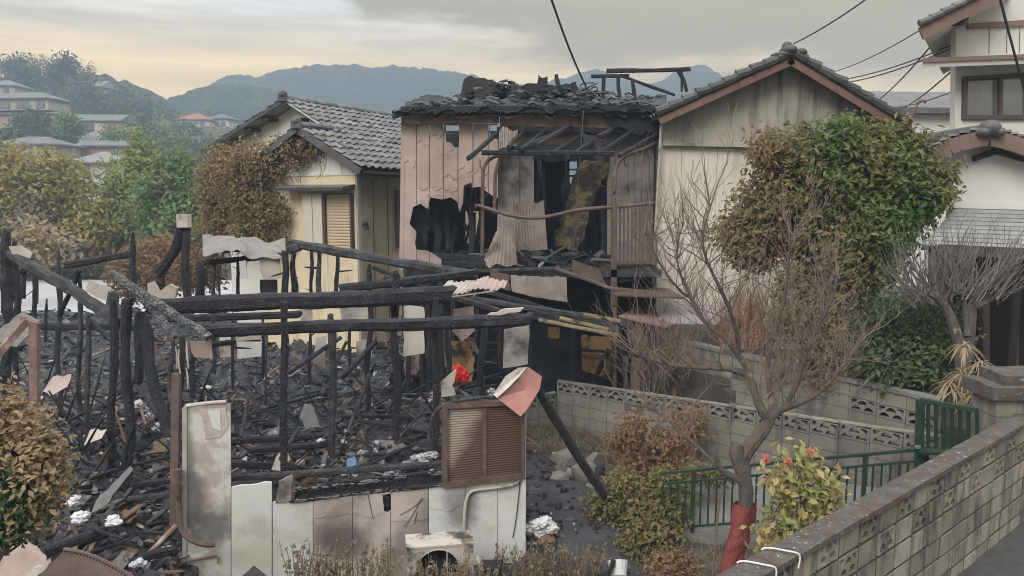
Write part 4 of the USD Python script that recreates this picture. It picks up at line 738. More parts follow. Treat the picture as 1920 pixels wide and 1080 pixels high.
# roof remains: a sagging slope of burnt tiles
rng = np.random.default_rng(77)
sil = [(735, 208), (755, 205), (790, 200), (840, 190), (868, 186), (880, 178), (920, 172), (960, 170), (1000, 172), (1040, 168), (1080, 172), (1110, 178), (1160, 186), (1200, 184), (1250, 180)]
m = MB(); xs = np.linspace(735, 1250, 90); ny = 9
top = np.interp(xs, *np.array(sil).T); vv = []
for i, x in enumerate(xs):
    for j in range(ny):
        t = j / (ny - 1); y = 15.05 + t * 2.6; q = P(x, 207 + (top[i] - 207) * t, y); vv.append(q + V(0, 0, (meshkit.noise(q * 4, 3) - .5) * .14 + rng.normal(0, .02)))
vv = np.array(vv); i, j = np.meshgrid(np.arange(89), np.arange(ny - 1), indexing="ij"); i, j = i.ravel(), j.ravel()
f = np.stack([i * ny + j, (i + 1) * ny + j, (i + 1) * ny + j + 1, i * ny + j + 1], 1); lo = len(vv)
part(bh, "burnt_roof", (np.vstack([vv, vv - V(0, 0, .1)]), np.vstack([f[:, :3], f[:, [0, 2, 3]], f[:, [2, 1, 0]] + lo, f[:, [3, 2, 0]] + lo])), "char_grey")
m = MB(); m.bar(P(752, 207, 15.15), P(1242, 204, 15.15), .12, .14); part(bh, "eave_beam", m, "char")
k = 0
while k < 95:
    x = rng.uniform(745, 1200); t = rng.random(); y = 15.1 + 2.4 * t; tp = np.interp(x, *np.array(sil).T); q = P(x, 206 + (tp - 206) * t, y) + V(0, 0, .06)
    R = trimesh.transformations.euler_matrix(*rng.normal(0, .06, 2), rng.normal(0, .2))[:3, :3]; w = rng.uniform(.16, .26)
    part(bh, "fallen_roof_tile", pantile(q, R @ X_, R @ unit(V(0, 1, .35)), R @ unit(V(0, -.35, 1)), w, .24), "tile_burnt"); k += 1
def heap_tiles(px0, px1, py0, py1, y, n, mat="tile_burnt"):
    for _ in range(n):
        q = P(rng.uniform(px0, px1), rng.uniform(py0, py1), y + rng.normal(0, .25)); R = trimesh.transformations.euler_matrix(*rng.normal(0, .16, 2), rng.normal(0, .4))[:3, :3]
        part(bh, "fallen_roof_tile", pantile(q, R @ X_, R @ unit(V(0, 1, .4)), R @ unit(V(0, -.4, 1)), rng.uniform(.13, .2), .2), mat)
m = MB()
hp = [(862, 186), (868, 168), (872, 152), (885, 146), (902, 150), (930, 158), (955, 168), (985, 166), (1010, 156), (1040, 164), (1060, 160), (1082, 166), (1090, 190)]
hw = Wall((0, 17.2), (1, 17.2)); part(bh, "burnt_roof_ridge", hw.prism(Polygon(jag([tuple(hw.hit(*p)) for p in hp], .03, .08, 31)), .6, -.3), "tile_burnt")
heap_tiles(868, 960, 156, 178, 16.9, 26); heap_tiles(955, 1085, 170, 184, 16.8, 18)
for pts in ([(1009, 172), (1009, 141), (1016, 147), (1027, 144), (1026, 160), (1034, 172)], [(1043, 166), (1040, 140), (1046, 140), (1052, 164)], [(1072, 182), (1070, 156), (1080, 154), (1084, 176)], [(972, 172), (985, 158), (1008, 157), (1002, 172)], [(735, 214), (775, 188), (800, 178), (830, 180), (845, 196), (800, 204), (760, 212)]):
    ww = Wall((0, 16.6), (1, 16.6)); part(bh, "burnt_roof_fragment", ww.prism(Polygon(jag([tuple(ww.hit(*p)) for p in pts], .012, .06, 11)), .06), "char" if pts[0][0] > 800 else "tile_dark")
# skeleton of roof timbers against the sky
for a, b, w in [((1137, 133), (1294, 130), .12), ((1108, 143), (1180, 142), .10), ((1132, 142), (1134, 192), .12), ((1160, 143), (1162, 192), .11), ((1186, 150), (1192, 192), .11), ((1168, 143), (1265, 178), .09), ((1272, 134), (1288, 172), .11), ((1278, 134), (1278, 172), .07), ((1100, 192), (1240, 184), .12)]:
    part(bh, "roof_timber", rough_bar(P(*a, 17.4), P(*b, 17.4), w, w, rough=.2), "char")
# right wing: white gable end with tiled verge
GY = 14.8; GA = Wall((2.5, GY), (9.5, GY)); gh = GA.hit
ap, le, re = gh(1484, 118), gh(1238, 232), gh(1700, 246)
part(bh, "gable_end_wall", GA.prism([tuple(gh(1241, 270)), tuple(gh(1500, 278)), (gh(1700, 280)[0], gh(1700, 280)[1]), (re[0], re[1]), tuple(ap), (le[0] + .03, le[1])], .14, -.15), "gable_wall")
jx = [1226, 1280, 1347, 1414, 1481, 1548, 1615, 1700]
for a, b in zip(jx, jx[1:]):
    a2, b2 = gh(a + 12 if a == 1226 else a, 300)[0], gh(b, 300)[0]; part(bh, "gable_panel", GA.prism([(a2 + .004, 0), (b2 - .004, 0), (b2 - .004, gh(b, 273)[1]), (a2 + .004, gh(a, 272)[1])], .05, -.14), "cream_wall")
m = MB(); m.bar(GA.at(gh(1241, 270)[0], gh(1241, 270)[1], .02), GA.at(gh(1700, 280)[0], gh(1700, 280)[1], .02), .05, .06); part(bh, "drip_trim", m, "gable_wall")
m = MB(); m.box((GA.at(gh(1239, 300)[0] + .1, 0)[0], 17.0, 2.75), (.1, 4.2, 5.5)); part(bh, "wing_side_wall", m, "inner_grey")
m = MB(); m.tube([P(1240, 235, GY - .06), P(1232, 380, GY - .06), P(1224, 530, GY - .06)], .03, 8); part(bh, "downpipe", m, "pipe")
for a, b, L in (((1484, 104), (1232, 218), 0), ((1484, 104), (1702, 236), 1)):
    A, B = P(*a, GY - .42), P(*b, GY - .42); u = unit(A - B); nrm = unit(np.cross(V(0, 1, 0), u)); nrm = nrm if nrm[2] > 0 else -nrm
    m = MB(); m.bar(A - nrm * .10, B - nrm * .10, .05, .13, up=nrm); part(bh, "bargeboard", m, "barge_red")
    part(bh, "roof_deck", slab([A, B, B + V(0, 5, 0), A + V(0, 5, 0)], .05), "timber_dark")
    n_ = int(np.linalg.norm(A - B) / .27); L2 = np.linalg.norm(A - B) / n_
    tile_field(bh, B + nrm * .0 + (V(0, -.06, 0) if L == 0 else V(0, -.06, 0)), V(0, 1, 0), u, 9, n_, .30, L2, "tile_dark", seed=40 + L, keep=lambda i, j, n_=n_, L=L: i < 3)
    for j in range(n_):   # rounded verge tiles
        q = B + u * L2 * (j + .05) + V(0, -.02, 0); m = MB(); rr = np.random.default_rng(j + 50 * L); m.tube([q + nrm * (.075 + rr.normal(0, .012)), q + u * L2 * 1.12 + nrm * .05], [.10, .075], 8); part(bh, "verge_tile", m, "tile_dark")
m = MB()
for q, s in (((1478, 96), (.3, .5, .22)), ((1500, 100), (.24, .4, .18)), ((1470, 104), (.5, .4, .14))): m.add(trimesh.creation.icosphere(2, .5).apply_scale(s).apply_translation(P(*q, GY - .35)))
m.add(trimesh.creation.icosphere(2, .1).apply_translation(P(1476, 88, GY - .35))); part(bh, "ridge_end_tile", m, "tile_dark", smooth=30)
for k in range(12): a = P(1484, 100, GY - .2) + V(0, .4 * k, .02); m = MB(); m.tube([a, a + V(0, .42, 0)], .11, 8); part(bh, "ridge_tile", m, "tile_dark")
# ground floor, lean-to and canopy
GFY = 14.9; g = Wall((0, GFY), (1, GFY))
def gpart(name, pts, mat, off=0.0, th=.04, jg=0.0, label=None, y=None, seed=3):
    w = g if y is None else Wall((0, y), (1, y)); q = [tuple(w.hit(*p)) for p in pts]; q = jag(q, jg, .08, seed) if jg else q
    return part(bh, name, w.prism(Polygon(q).buffer(0), th, off), mat, label=label)
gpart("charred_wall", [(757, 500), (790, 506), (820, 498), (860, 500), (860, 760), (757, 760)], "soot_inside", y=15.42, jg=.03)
for px, w in ((765, .13), (789, .1), (803, .12), (826, .12), (850, .13), (872, .12), (893, .1)): part(bh, "charred_post", rough_bar(P(px, 500, 15.1), P(px + 2, 752, 15.1), w), "char")
for py in (560, 640, 705): part(bh, "charred_rail", rough_bar(P(758, py, 15.2), P(985, py + 4, 15.2), .08), "char")
gpart("siding_panel", [(760, 590), (786, 585), (788, 690), (770, 720), (760, 700)], "siding_pink", y=15.25, jg=.02); gpart("scorched_board", [(828, 600), (846, 604), (842, 690), (826, 680)], "panel_soot", y=15.2, jg=.02, seed=8); gpart("scorched_board", [(862, 660), (890, 655), (886, 720), (866, 724)], "plywood_burnt", y=15.0, jg=.02, seed=9); gpart("scorched_board", [(800, 640), (822, 632), (818, 700), (802, 706)], "inner_grey", y=15.2, jg=.02, seed=12)
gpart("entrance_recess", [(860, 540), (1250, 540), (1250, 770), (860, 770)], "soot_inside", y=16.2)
for px, w, y in ((992, .14, 14.7), (1076, .14, 14.8), (1160, .2, 14.7), (1180, .12, 14.9), (960, .12, 14.9), (1228, .1, 14.9)): part(bh, "charred_post", rough_bar(P(px, 585, y), P(px, 752, y), w), "char")
m = MB(); m.bar(P(1153, 575, 14.5), P(1152, 735, 14.5), .07, .06, up=(0, 1, 0)); part(bh, "scorched_post", m, "wood_yellow")
gpart("scorched_board", [(1090, 628), (1148, 632), (1146, 700), (1128, 704), (1092, 694)], "plywood_burnt", jg=.01)
gpart("scorched_board", [(1027, 612), (1050, 614), (1048, 634), (1028, 633)], "plywood_burnt", y=15.2)
gpart("pink_wall_panel", [(1166, 668), (1218, 672), (1214, 744), (1170, 742)], "siding_pink", jg=.008); gpart("scorched_wall_panel", [(1200, 600), (1240, 606), (1238, 670), (1222, 664), (1218, 622)], "panel_soot", jg=.01, y=15.0)
part(bh, "charred_brace", rough_bar(P(1142, 655, 14.6), P(1112, 716, 14.6), .12), "char"); part(bh, "window_rail", rough_bar(P(1078, 655, 14.7), P(1150, 660, 14.7), .07), "char")
gpart("hanging_board", [(957, 516), (1062, 520), (1064, 566), (1000, 556), (960, 546)], "sheet_corr", jg=.006, y=13.7); gpart("hanging_board", [(918, 505), (955, 515), (957, 545), (925, 540)], "metal_brown", jg=.006, y=13.75)
part(bh, "deck_edge", rough_bar(P(896, 508, 13.85), P(1050, 503, 13.85), .06, .08), "char_grey"); part(bh, "deck_edge", rough_bar(P(1040, 503, 13.85), P(1160, 546, 13.6), .06, .08), "metal_brown"); part(bh, "deck_edge", rough_bar(P(1150, 542, 13.8), P(1275, 556, 13.8), .06, .1), "metal_brown")
part(bh, "canopy_sheet", slab([P(1152, 552, 13.2), P(1284, 558, 13.4), P(1250, 540, 14.6), P(1160, 536, 14.6)], .03), "metal_brown")
part(bh, "canopy_sheet", slab([P(1160, 592, 13.0), P(1250, 612, 12.6), P(1296, 600, 13.6), P(1180, 582, 14.2)], .03), "metal_rust")
part(bh, "canopy_sheet", slab([P(1230, 606, 12.9), P(1345, 608, 13.2), P(1372, 572, 14.6), P(1250, 570, 14.6)], .03), "sheet_lilac")
for a, b, w, y0, y1 in [((720, 520), (990, 600), .14, 12.0, 12.4), ((880, 560), (1180, 606), .13, 12.8, 13.0), ((905, 545), (1060, 590), .12, 13.2, 13.4), ((1000, 585), (1160, 625), .12, 12.6, 12.8), ((980, 565), (1090, 600), .1, 13.4, 13.6), ((700, 500), (745, 520), .1, 12.2, 12.0)]:
    part(bh, "fallen_rafter", rough_bar(P(*a, y0), P(*b, y1), w), "char_grey" if w > .125 else "char")
part(bh, "lean_to_roof", slab([P(985, 590, 12.5), P(1155, 622, 12.6), P(1170, 604, 13.6), P(1005, 572, 13.4)], .05), "char_grey")
for a, b in (((1010, 600), (1158, 628)), ((1088, 588), (1162, 602)), ((1050, 596), (1140, 618))): part(bh, "scorched_batten", rough_bar(P(*a, 12.45), P(*b, 12.5), .05, .07, rough=.1), "wood_yellow")

# ================================================================ right neighbour: tall house
HY = 13.0; TW = Wall((0, HY), (1, HY)); th_ = TW.hit
nh = thing("tall_white_house", "tall cream house with brown window and tiled gable at the upper right edge", "house", P(1850, 250, HY) * V(1, 1, 0))
part(nh, "wall", TW.prism(Polygon([tuple(th_(*p)) for p in [(1793, 20), (2100, -60), (2100, 600), (1786, 600)]], [[tuple(th_(*p)) for p in [(1804, 147), (1925, 138), (1925, 222), (1803, 222)]]]), .15, -.15), "house_white")
RV = unit(V(.66, 1, 0)); sw_ = Wall(P(1787, 200, HY) + RV * .1, P(1787, 200, HY) + RV * 5); part(nh, "side_wall", sw_.prism([(0, 0), (4.9, 0), (4.9, 7.2), (0, 7.2)], .14, -.0), "house_white")
wn = part(nh, "window", TW.prism(Polygon([tuple(th_(*p)) for p in [(1803, 144), (1930, 136), (1930, 224), (1802, 224)]], [[tuple(th_(*p)) for p in [(1811, 151), (1930, 144), (1930, 216), (1810, 216)]]]), .10, -.04), "window_frame")
part(wn, "mullion", TW.prism(TW.pxpoly([(1871, 147), (1878, 147), (1878, 217), (1871, 217)]), .07, -.03), "window_frame")
for a, b in ((1811, 1871), (1878, 1930)): part(wn, "pane", TW.prism(TW.pxpoly([(a, 150), (b, 146), (b, 217), (a, 217)]), .012, -.06), "glass")
part(nh, "curtain", TW.prism(TW.pxpoly([(1802, 138), (1935, 130), (1935, 226), (1802, 226)]), .02, -.12), "curtain")
m = MB(); m.bar(P(1814, 50, HY - .02), P(2000, 38, HY - .02), .06, .09); part(nh, "belt_beam", m, "barge_brown")
part(nh, "pent_roof", slab([P(1729, 116, HY - .55), P(2050, 104, HY - .55), P(2050, 98, HY + .05), P(1793, 104, HY + .05)], .09), "house_white"); m = MB(); m.bar(P(1731, 113, HY - .56), P(2050, 101, HY - .56), .03, .07); part(nh, "pent_edge", m, "barge_brown")
for px in (1855, 1888, 1912): m = MB(); m.bar(P(px, 52, HY), P(px - 1, 100, HY), .012, .008, up=(0, 1, 0)); part(nh, "panel_joint", m, "window_frame")
A, B = P(1890, -32, HY - .75), P(1722, 52, HY - .75); u = unit(A - B); nr = unit(np.cross(V(0, 1, 0), u)); nr = nr if nr[2] > 0 else -nr
m = MB(); m.bar(A - nr * .1, B - nr * .1, .05, .2, up=nr); part(nh, "bargeboard", m, "barge_brown"); part(nh, "roof_soffit", slab([A, B, B + RV * 5, A + RV * 5], .06), "house_white")
tile_field(nh, B + nr * .01 - V(0, .06, 0), RV, u, 4, 8, .3, np.linalg.norm(A - B) / 8, "tile_grey", seed=60)
for j in range(8): q = B + u * np.linalg.norm(A - B) / 8 * (j + .05); m = MB(); m.tube([q + nr * .06 - V(0, .05, 0), q + u * np.linalg.norm(A - B) / 8 * 1.06 + nr * .04 - V(0, .05, 0)], .055, 8); part(nh, "verge_tile", m, "tile_grey")
m = MB(); m.bar(P(1800, 38, HY - .7), P(1800, 38, HY), .24, .16); part(nh, "purlin_end", m, "timber_dark")

# ================================================================ right neighbour: storehouse and carport
SY = 12.2; S2 = Wall((0, SY), (1, SY)); sh_ = S2.hit
st = thing("white_storehouse", "white plastered storehouse with curved tiled gable and shingled carport roof", "storehouse", P(1870, 400, SY) * V(1, 1, 0))
part(st, "wall", S2.prism(S2.pxpoly([(1762, 290), (1800, 272), (1858, 250), (1925, 275), (2080, 330), (2080, 400), (1762, 392)]), .15, -.15), "white_plaster")
part(st, "gable_beam", S2.prism(S2.pxpoly([(1822, 293), (1863, 279), (1917, 292), (1918, 304), (1864, 289), (1823, 303)]), .08, .0), "timber_dark")
part(st, "wall_base_trim", S2.prism(S2.pxpoly([(1785, 379), (2080, 386), (2080, 398), (1785, 390)]), .05, .0), "white_plaster")
for pts, L in (([(1855, 246), (1820, 252), (1780, 264), (1752, 280), (1715, 296)], 0), ([(1855, 246), (1890, 254), (1925, 266), (1980, 288)], 1)):
    q = spline([P(a, b, SY - .35) for a, b in pts], 9)
    m = MB(); ring = []
    for a, b in zip(q, q[1:]): m.bar(a - V(0, 0, .1), b - V(0, 0, .1), .06, .24, up=(0, 0, 1))
    part(st, "bargeboard", m, "barge_brown")
    m = MB()
    for a, b in zip(q, q[1:]): m.add(*slab([a, b, b + RV * 4, a + RV * 4], .05))
    part(st, "roof_deck", m, "timber_dark")
    for a, b in zip(q, q[1:]):
        u = unit(a - b); l = np.linalg.norm(a - b)
        for r in range(5): part(st, "roof_tile", pantile(b + RV * (.3 * r - .04) + V(0, 0, .02), RV, u, unit(np.cross(V(0, 1, 0), u)) * (1 if np.cross(V(0, 1, 0), u)[2] > 0 else -1), .3, l), "tile_grey")
m = MB(); 
for q, s in (((1856, 240), (.32, .3, .26)), ((1842, 248), (.2, .3, .16)), ((1870, 248), (.2, .3, .16))): m.add(trimesh.creation.icosphere(2, .5).apply_scale(s).apply_translation(P(*q, SY - .4)))
part(st, "ridge_end_tile", m, "tile_grey", smooth=30)
for k in range(8): a = P(1858, 243, SY - .2) + V(0, .4 * k, 0); m = MB(); m.tube([a, a + V(0, .42, 0)], .1, 8); part(st, "ridge_tile", m, "tile_grey")
e0, e1, t0, t1 = P(1728, 462, 10.9), P(2060, 476, 10.9), P(1790, 394, 12.1), P(2060, 402, 12.1)
part(st, "carport_roof_deck", slab([e0, e1, t1 + V(0, 0, -.03), t0 + V(0, 0, -.03)], .06), "timber_dark")
nr_, rng2 = 9, np.random.default_rng(8)
for j in range(nr_):
    lo0, lo1 = e0 + (t0 - e0) * j / nr_, e1 + (t1 - e1) * j / nr_; hi0, hi1 = e0 + (t0 - e0) * (j + 1.25) / nr_, e1 + (t1 - e1) * (j + 1.25) / nr_
    k = 0.0 if j % 2 else -.5
    while k < 11:
        a, b = max(0, k / 11), min(1, (k + .985) / 11); k += 1
        if b - a < .01: continue
        up = V(0, -.004, .03); m = slab([lo0 + (lo1 - lo0) * a + up, lo0 + (lo1 - lo0) * b + up, hi0 + (hi1 - hi0) * b + up * .35, hi0 + (hi1 - hi0) * a + up * .35], .018)
        part(st, "shingle", m, "shingle")
m = MB(); m.bar(P(1760, 468, 10.85), P(2060, 482, 10.85), .05, .16); part(st, "carport_fascia", m, "timber_dark")
for px in (1846, 1900, 1985): m = MB(); m.bar(P(px, 480, 11.1), P(px, 720, 11.1), .1, .1, up=(0, 1, 0)); part(st, "carport_post", m, "timber_dark")
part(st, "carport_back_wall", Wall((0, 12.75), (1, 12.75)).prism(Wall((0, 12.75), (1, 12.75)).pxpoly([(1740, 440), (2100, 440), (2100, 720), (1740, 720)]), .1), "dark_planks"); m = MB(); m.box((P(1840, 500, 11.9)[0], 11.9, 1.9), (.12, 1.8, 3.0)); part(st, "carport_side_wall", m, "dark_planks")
# ================================================================ burnt single storey house: what still stands
A0, B0 = P(345, 900, 8.2), P(985, 900, 8.85)
RF = Wall(A0, B0); rx = lambda px: RF.hit(px, 900)[0]
ru = thing("burnt_frame_house", "single storey timber house burnt down to charred posts, beams and a white front wall", "house", (A0 + B0) / 2 * V(1, 1, 0))
def ppoly(pts, jg=0.0, seed=1, step=.06):
    q = [tuple(RF.hit(*p)) for p in pts]; return Polygon(jag(q, jg, step, seed) if jg else q).buffer(0)
part(ru, "corner_panel", RF.prism(ppoly([(352, 762), (433, 756), (434, 1200), (352, 1200)]), .03, .0), "panel_pillar", label="tall scorched corner panel standing above the wall")
part(ru, "corner_board", RF.prism(ppoly([(343, 764), (352, 760), (351, 1200), (344, 1200)]), .06, -.02), "panel_soot")
part(ru, "panel_top_lip", rough_bar(RF.at(*RF.hit(350, 760), .02), RF.at(*RF.hit(425, 752), .02), .06, .04, rough=.1), "board_pale")
part(ru, "panel_patch", RF.prism(ppoly([(372, 766), (425, 762), (428, 800), (414, 818), (386, 822), (384, 790)], .004, 3, .04), .006, .031), "panel_pink")
part(ru, "panel_patch", RF.prism(ppoly([(392, 768), (414, 766), (416, 806), (400, 800)], .003, 4, .04), .005, .0385), "panel_white")
cols = [(435, 510, [(435, 912), (470, 908), (498, 902), (510, 903)], "panel_white"), (512, 587, [(512, 940), (530, 936), (560, 941), (587, 938)], "panel_white"), (588.5, 661, [(588, 937), (661, 928)], "panel_pink"), (662.5, 732, [(662, 929), (700, 925), (706, 925), (732, 921)], "panel_pink"), (733.5, 803, [(733, 921), (803, 911)], "panel_pink"), (804.5, 871, [(804, 912), (871, 903)], "panel_white"), (872.5, 932, [(872, 903), (932, 897)], "panel_white"), (933.5, 980, [(933, 897), (980, 892)], "panel_white")]
for k, (a, b, top, mt) in enumerate(cols):
    pg = Polygon(jag([tuple(RF.hit(*p)) for p in top], .004 if k > 1 else .012, .07, 80 + k, closed=False) + [tuple(RF.hit(b, 1210)), tuple(RF.hit(a, 1210))]).buffer(0)
    if k == 3: pg = pg.difference(ppoly([(717, 925), (735, 923), (735, 952), (728, 960), (720, 958)], .004, 5)).buffer(0)
    part(ru, "wall_panel", RF.prism(pg, .03, .0), mt)
    if k in (2, 3, 4, 5, 6):   # scorched upper skin with ragged foot
        yb = [0, 0, 968, 960, 975, 948, 930][k]; sk = Polygon([tuple(RF.hit(a, top[0][1])), tuple(RF.hit(b, top[-1][1]))] + [tuple(q) for q in jag([RF.hit(b, yb - 6), RF.hit((a + b) / 2, yb + 8 * (k % 2)), RF.hit(a, yb)], .012, .05, 90 + k, closed=False)]).buffer(0)
        if k == 3: sk = sk.difference(ppoly([(717, 925), (735, 923), (735, 952), (728, 960), (720, 958)], .004, 5)).buffer(0)
        part(ru, "wall_skin", RF.prism(sk, .006, .0305), "panel_pink" if k in (2, 3, 4) else "panel_white")
part(ru, "broken_panel", RF.prism(ppoly([(517, 940), (524, 900), (549, 888), (546, 938)], .006, 9), .03, .02), "panel_soot")
part(ru, "corner_trim", RF.prism(ppoly([(978, 770), (986, 768), (983, 1210), (977, 1210)]), .06, -.02), "panel_white")
m = MB(); q0 = RF.at(RF.L, 0, 0); back = -RF.o
part(ru, "side_wall", (lambda w: w.prism([(0, 0), (.9, 0), (.7, .9), (.3, 1.3), (0, 1.5)], .05, -.05))(Wall(q0 + back * .02, q0 + back * 2)), "panel_soot")
# window opening: charred sill frame with melted glass and paint flakes
def rbar(a, b, w, h, off, mat, name, **k): part(ru, name, rough_bar(RF.at(*RF.hit(*a), off), RF.at(*RF.hit(*b), off), w, h, **k), mat)
rbar((545, 938), (832, 905), .10, .06, .02, "char", "window_sill"); rbar((552, 916), (830, 884), .05, .05, -.02, "char", "sill_rail"); rbar((548, 892), (547, 940), .06, .05, .02, "metal_brown", "window_jamb")
part(ru, "sill_board", RF.prism(ppoly([(552, 914), (830, 882), (831, 902), (550, 934)]), .02, -.03), "char")
# shutter
MAT["shutter_burnt"] = usdkit.material(stage, "/World/Looks/shutter_scorch", {"g": ("geometry", {}), "s": ("separate_xyz", {}), "nz": ("noise_texture", {"scale": 4.0, "detail": 5.0}), "a": ("math", {"math_type": "multiply_add", "value2": 1.0, "value3": .5}), "b": ("math", {"math_type": "multiply_add", "value2": -.62}), "c": ("math", {"math_type": "multiply_add", "value2": .28}),
    "r": ("rgb_ramp", {"ramp": [(0.0, (.36, .32, .28)), (.30, (.33, .275, .24)), (.43, (.11, .07, .06)), (1.0, (.085, .05, .045))]}), "m": ("map_range", {"from_min": -1.35, "from_max": .15}), "p": ("principled_bsdf", {"roughness": .5})},
    [("g.position", "s.vector"), ("g.position", "nz.vector"), ("s.x", "a.value1"), ("s.z", "b.value1"), ("a.value", "b.value3"), ("nz.fac", "c.value1"), ("b.value", "c.value3"), ("c.value", "m.value"), ("m.result", "r.fac"), ("r.color", "p.base_color")], surface="p.BSDF")
sw = part(ru, "shutter_window", RF.prism(ppoly([(828, 754), (982, 746), (982, 892), (828, 910)]).difference(ppoly([(838, 762), (975, 755), (975, 883), (838, 899)])), .08, .02), "metal_brown")
sA = RF.hit(838, 762); sB = RF.hit(975, 755); zb0, zb1 = RF.hit(838, 899)[1], RF.hit(975, 883)[1]
for h0, h1 in ((838, 904), (911, 975)):
    a, b = RF.hit(h0, 760)[0], RF.hit(h1, 756)[0]; fr = lambda s: (s - sA[0]) / (sB[0] - sA[0]); n = 30
    for k in range(n):
        def zz(s, t): return (zb0 + (zb1 - zb0) * fr(s)) * (1 - t) + (sA[1] + (sB[1] - sA[1]) * fr(s)) * t
        t0, t1 = k / n, (k + .93) / n; v = np.array([RF.at(s, zz(s, t), o) for s in (a, b) for t, o in ((t0, .03), (t0 + .25 * (t1 - t0), .05), (t0 + .7 * (t1 - t0), .05), (t1, .03))])
        part(sw, "shutter_slat", (v, np.array([(0, 4, 5), (0, 5, 1), (1, 5, 6), (1, 6, 2), (2, 6, 7), (2, 7, 3)])), "shutter_burnt")
part(sw, "mullion", RF.prism(ppoly([(904, 758), (911, 758), (911, 892), (904, 893)]), .05, .02), "metal_brown")
part(sw, "backing", RF.prism(ppoly([(838, 762), (975, 755), (975, 883), (838, 899)]), .01, .01), "metal_brown")
m = MB(); m.tube(spline([RF.at(*RF.hit(*p), .06) for p in [(803, 842), (806, 800), (814, 772), (832, 757), (870, 747), (925, 742)]], 20), .022, 7); part(ru, "bent_conduit", m, "char_grey")
m = MB(); m.tube(spline([RF.at(*RF.hit(*p), .07) for p in [(980, 880), (968, 900), (945, 908), (905, 913), (882, 918), (873, 934), (870, 960), (869, 995)]], 26), .02, 8); part(ru, "air_pipe", m, "pipe")
m = MB(); m.tube(spline([RF.at(*RF.hit(*p), .045) for p in [(974, 900), (970, 940), (965, 980), (960, 1005)]], 12), .006, 4); part(ru, "cable", m, "wire")
for pts in ([(758, 984), (775, 960), (790, 930)], [(750, 962), (772, 950), (794, 932)], [(690, 925), (694, 945), (700, 970)], [(782, 956), (776, 980)]):
    m = MB(); m.tube(spline([RF.at(*RF.hit(*p), .045) for p in pts], 8), .004, 3); part(ru, "hanging_wire", m, "wire")
m = MB(); m.tube(spline([RF.at(*RF.hit(*p), .06) for p in [(352, 1046), (380, 1042), (405, 1038), (412, 1044), (410, 1052)]], 12), .014, 6); part(ru, "bent_pipe", m, "metal_rust")
def heap(X, Y):
    b = .50 + (meshkit.fbm(np.stack([X * 1.1, Y * 1.1, 0 * X], -1), 4, 6) - .5) * .9 + (meshkit.noise(np.stack([X * 5, Y * 5, 0 * X], -1), 9) - .5) * .14 + (meshkit.noise(np.stack([X * 13, Y * 13, 0 * X], -1), 19) - .5) * .07
    b = b + .35 * np.exp(-((X + 1.2) ** 2 + (Y - 12) ** 2) / 3) + .30 * np.exp(-((X + 6.6) ** 2 + (Y - 12.2) ** 2) / 3)
    left = np.clip((-3.9 - X) / .8, 0, 1); front = np.clip((8.6 - Y) / 2.2, 0, 1); b = b - left * front * .25
    edge = np.clip((.15 - X) / .5, 0, 1) * np.clip((np.where(X < -2.5, 25.5, 14.2) - Y) / 1.2, 0, 1) * np.clip((Y - 5.2) / .8, 0, 1) * np.clip((X + 20) / 1.0, 0, 1)
    b = b * np.where((Y < 8.6) & (X < -3.5), np.clip((-3.55 - X) / 1.1, 0.03, 1) ** .7, 1)
    infr = np.where((X > -3.62) & (Y < 8.35 + (X + 3.6) * .173), 0, 1.0)
    return np.where(infr > .5, b * edge + .02 - .08 * (1 - edge), -1.0)
# charred posts: (top px, bottom px, depth, width px, end taper)
posts = [((533, 566), (534, 900), 8.7, 18, .0), ((620, 590), (621, 850), 9.6, 19, .2), ((693, 495), (691, 770), 11.2, 14, .4), ((743, 508), (742, 822), 9.9, 20, .3), ((817, 560), (814, 850), 9.3, 17, .2), ((838, 610), (839, 725), 10.4, 17, .4), ((908, 600), (906, 745), 10.0, 20, .2), ((938, 606), (937, 690), 10.2, 12, .3),
         ((533, 470), (534, 560), 11.6, 17, .2), ((551, 476), (551, 560), 11.9, 15, .2), ((600, 458), (598, 555), 11.8, 12, .3), ((633, 474), (631, 555), 12.0, 11, .4), ((583, 470), (584, 560), 12.4, 9, .3), ((400, 488), (400, 560), 12.0, 9, .2), ((447, 488), (447, 560), 12.0, 9, .2), ((374, 490), (372, 565), 11.6, 20, .3),
         ((400, 580), (401, 700), 10.3, 12, .3), ((437, 596), (437, 730), 11.4, 7, .3), ((493, 596), (492, 710), 11.4, 8, .3), ((582, 620), (580, 720), 11.8, 9, .3), ((500, 660), (498, 760), 11, 7, .6), ((658, 600), (657, 690), 12, 9, .5), ((780, 572), (781, 640), 12.4, 10, .5),
         ((12, 430), (8, 760), 11.0, 26, .4), ((28, 452), (30, 720), 11.4, 15, .3), ((63, 495), (62, 610), 12.6, 11, .5), ((110, 468), (112, 790), 11.6, 12, .5), ((150, 512), (151, 800), 11.4, 11, .5), ((165, 588), (164, 800), 11.3, 13, .6), ((46, 470), (45, 560), 12.2, 9, .4), ((88, 560), (86, 640), 12, 8, .5),
         ((212, 560), (210, 900), 9.6, 18, .2), ((238, 560), (237, 935), 9.1, 22, .0), ((258, 590), (256, 720), 9.5, 20, .4), ((249, 436), (251, 565), 11.2, 13, .5), ((347, 415), (352, 565), 11.0, 19, .1), ((342, 630), (334, 985), 8.35, 16, .2), ((362, 660), (361, 745), 8.9, 13, .3), ((325, 640), (322, 760), 8.8, 14, .5)]
for a, b, y, w, tp in posts: part(ru, "charred_post", rough_bar(P(*a, y), P(*b, y), w * y / FPX * 1.02, ends=(tp, 0), rough=.26, seg=.07), "char_grey" if (a[0] * 7) % 5 == 0 else "char")
rng = np.random.default_rng(17)
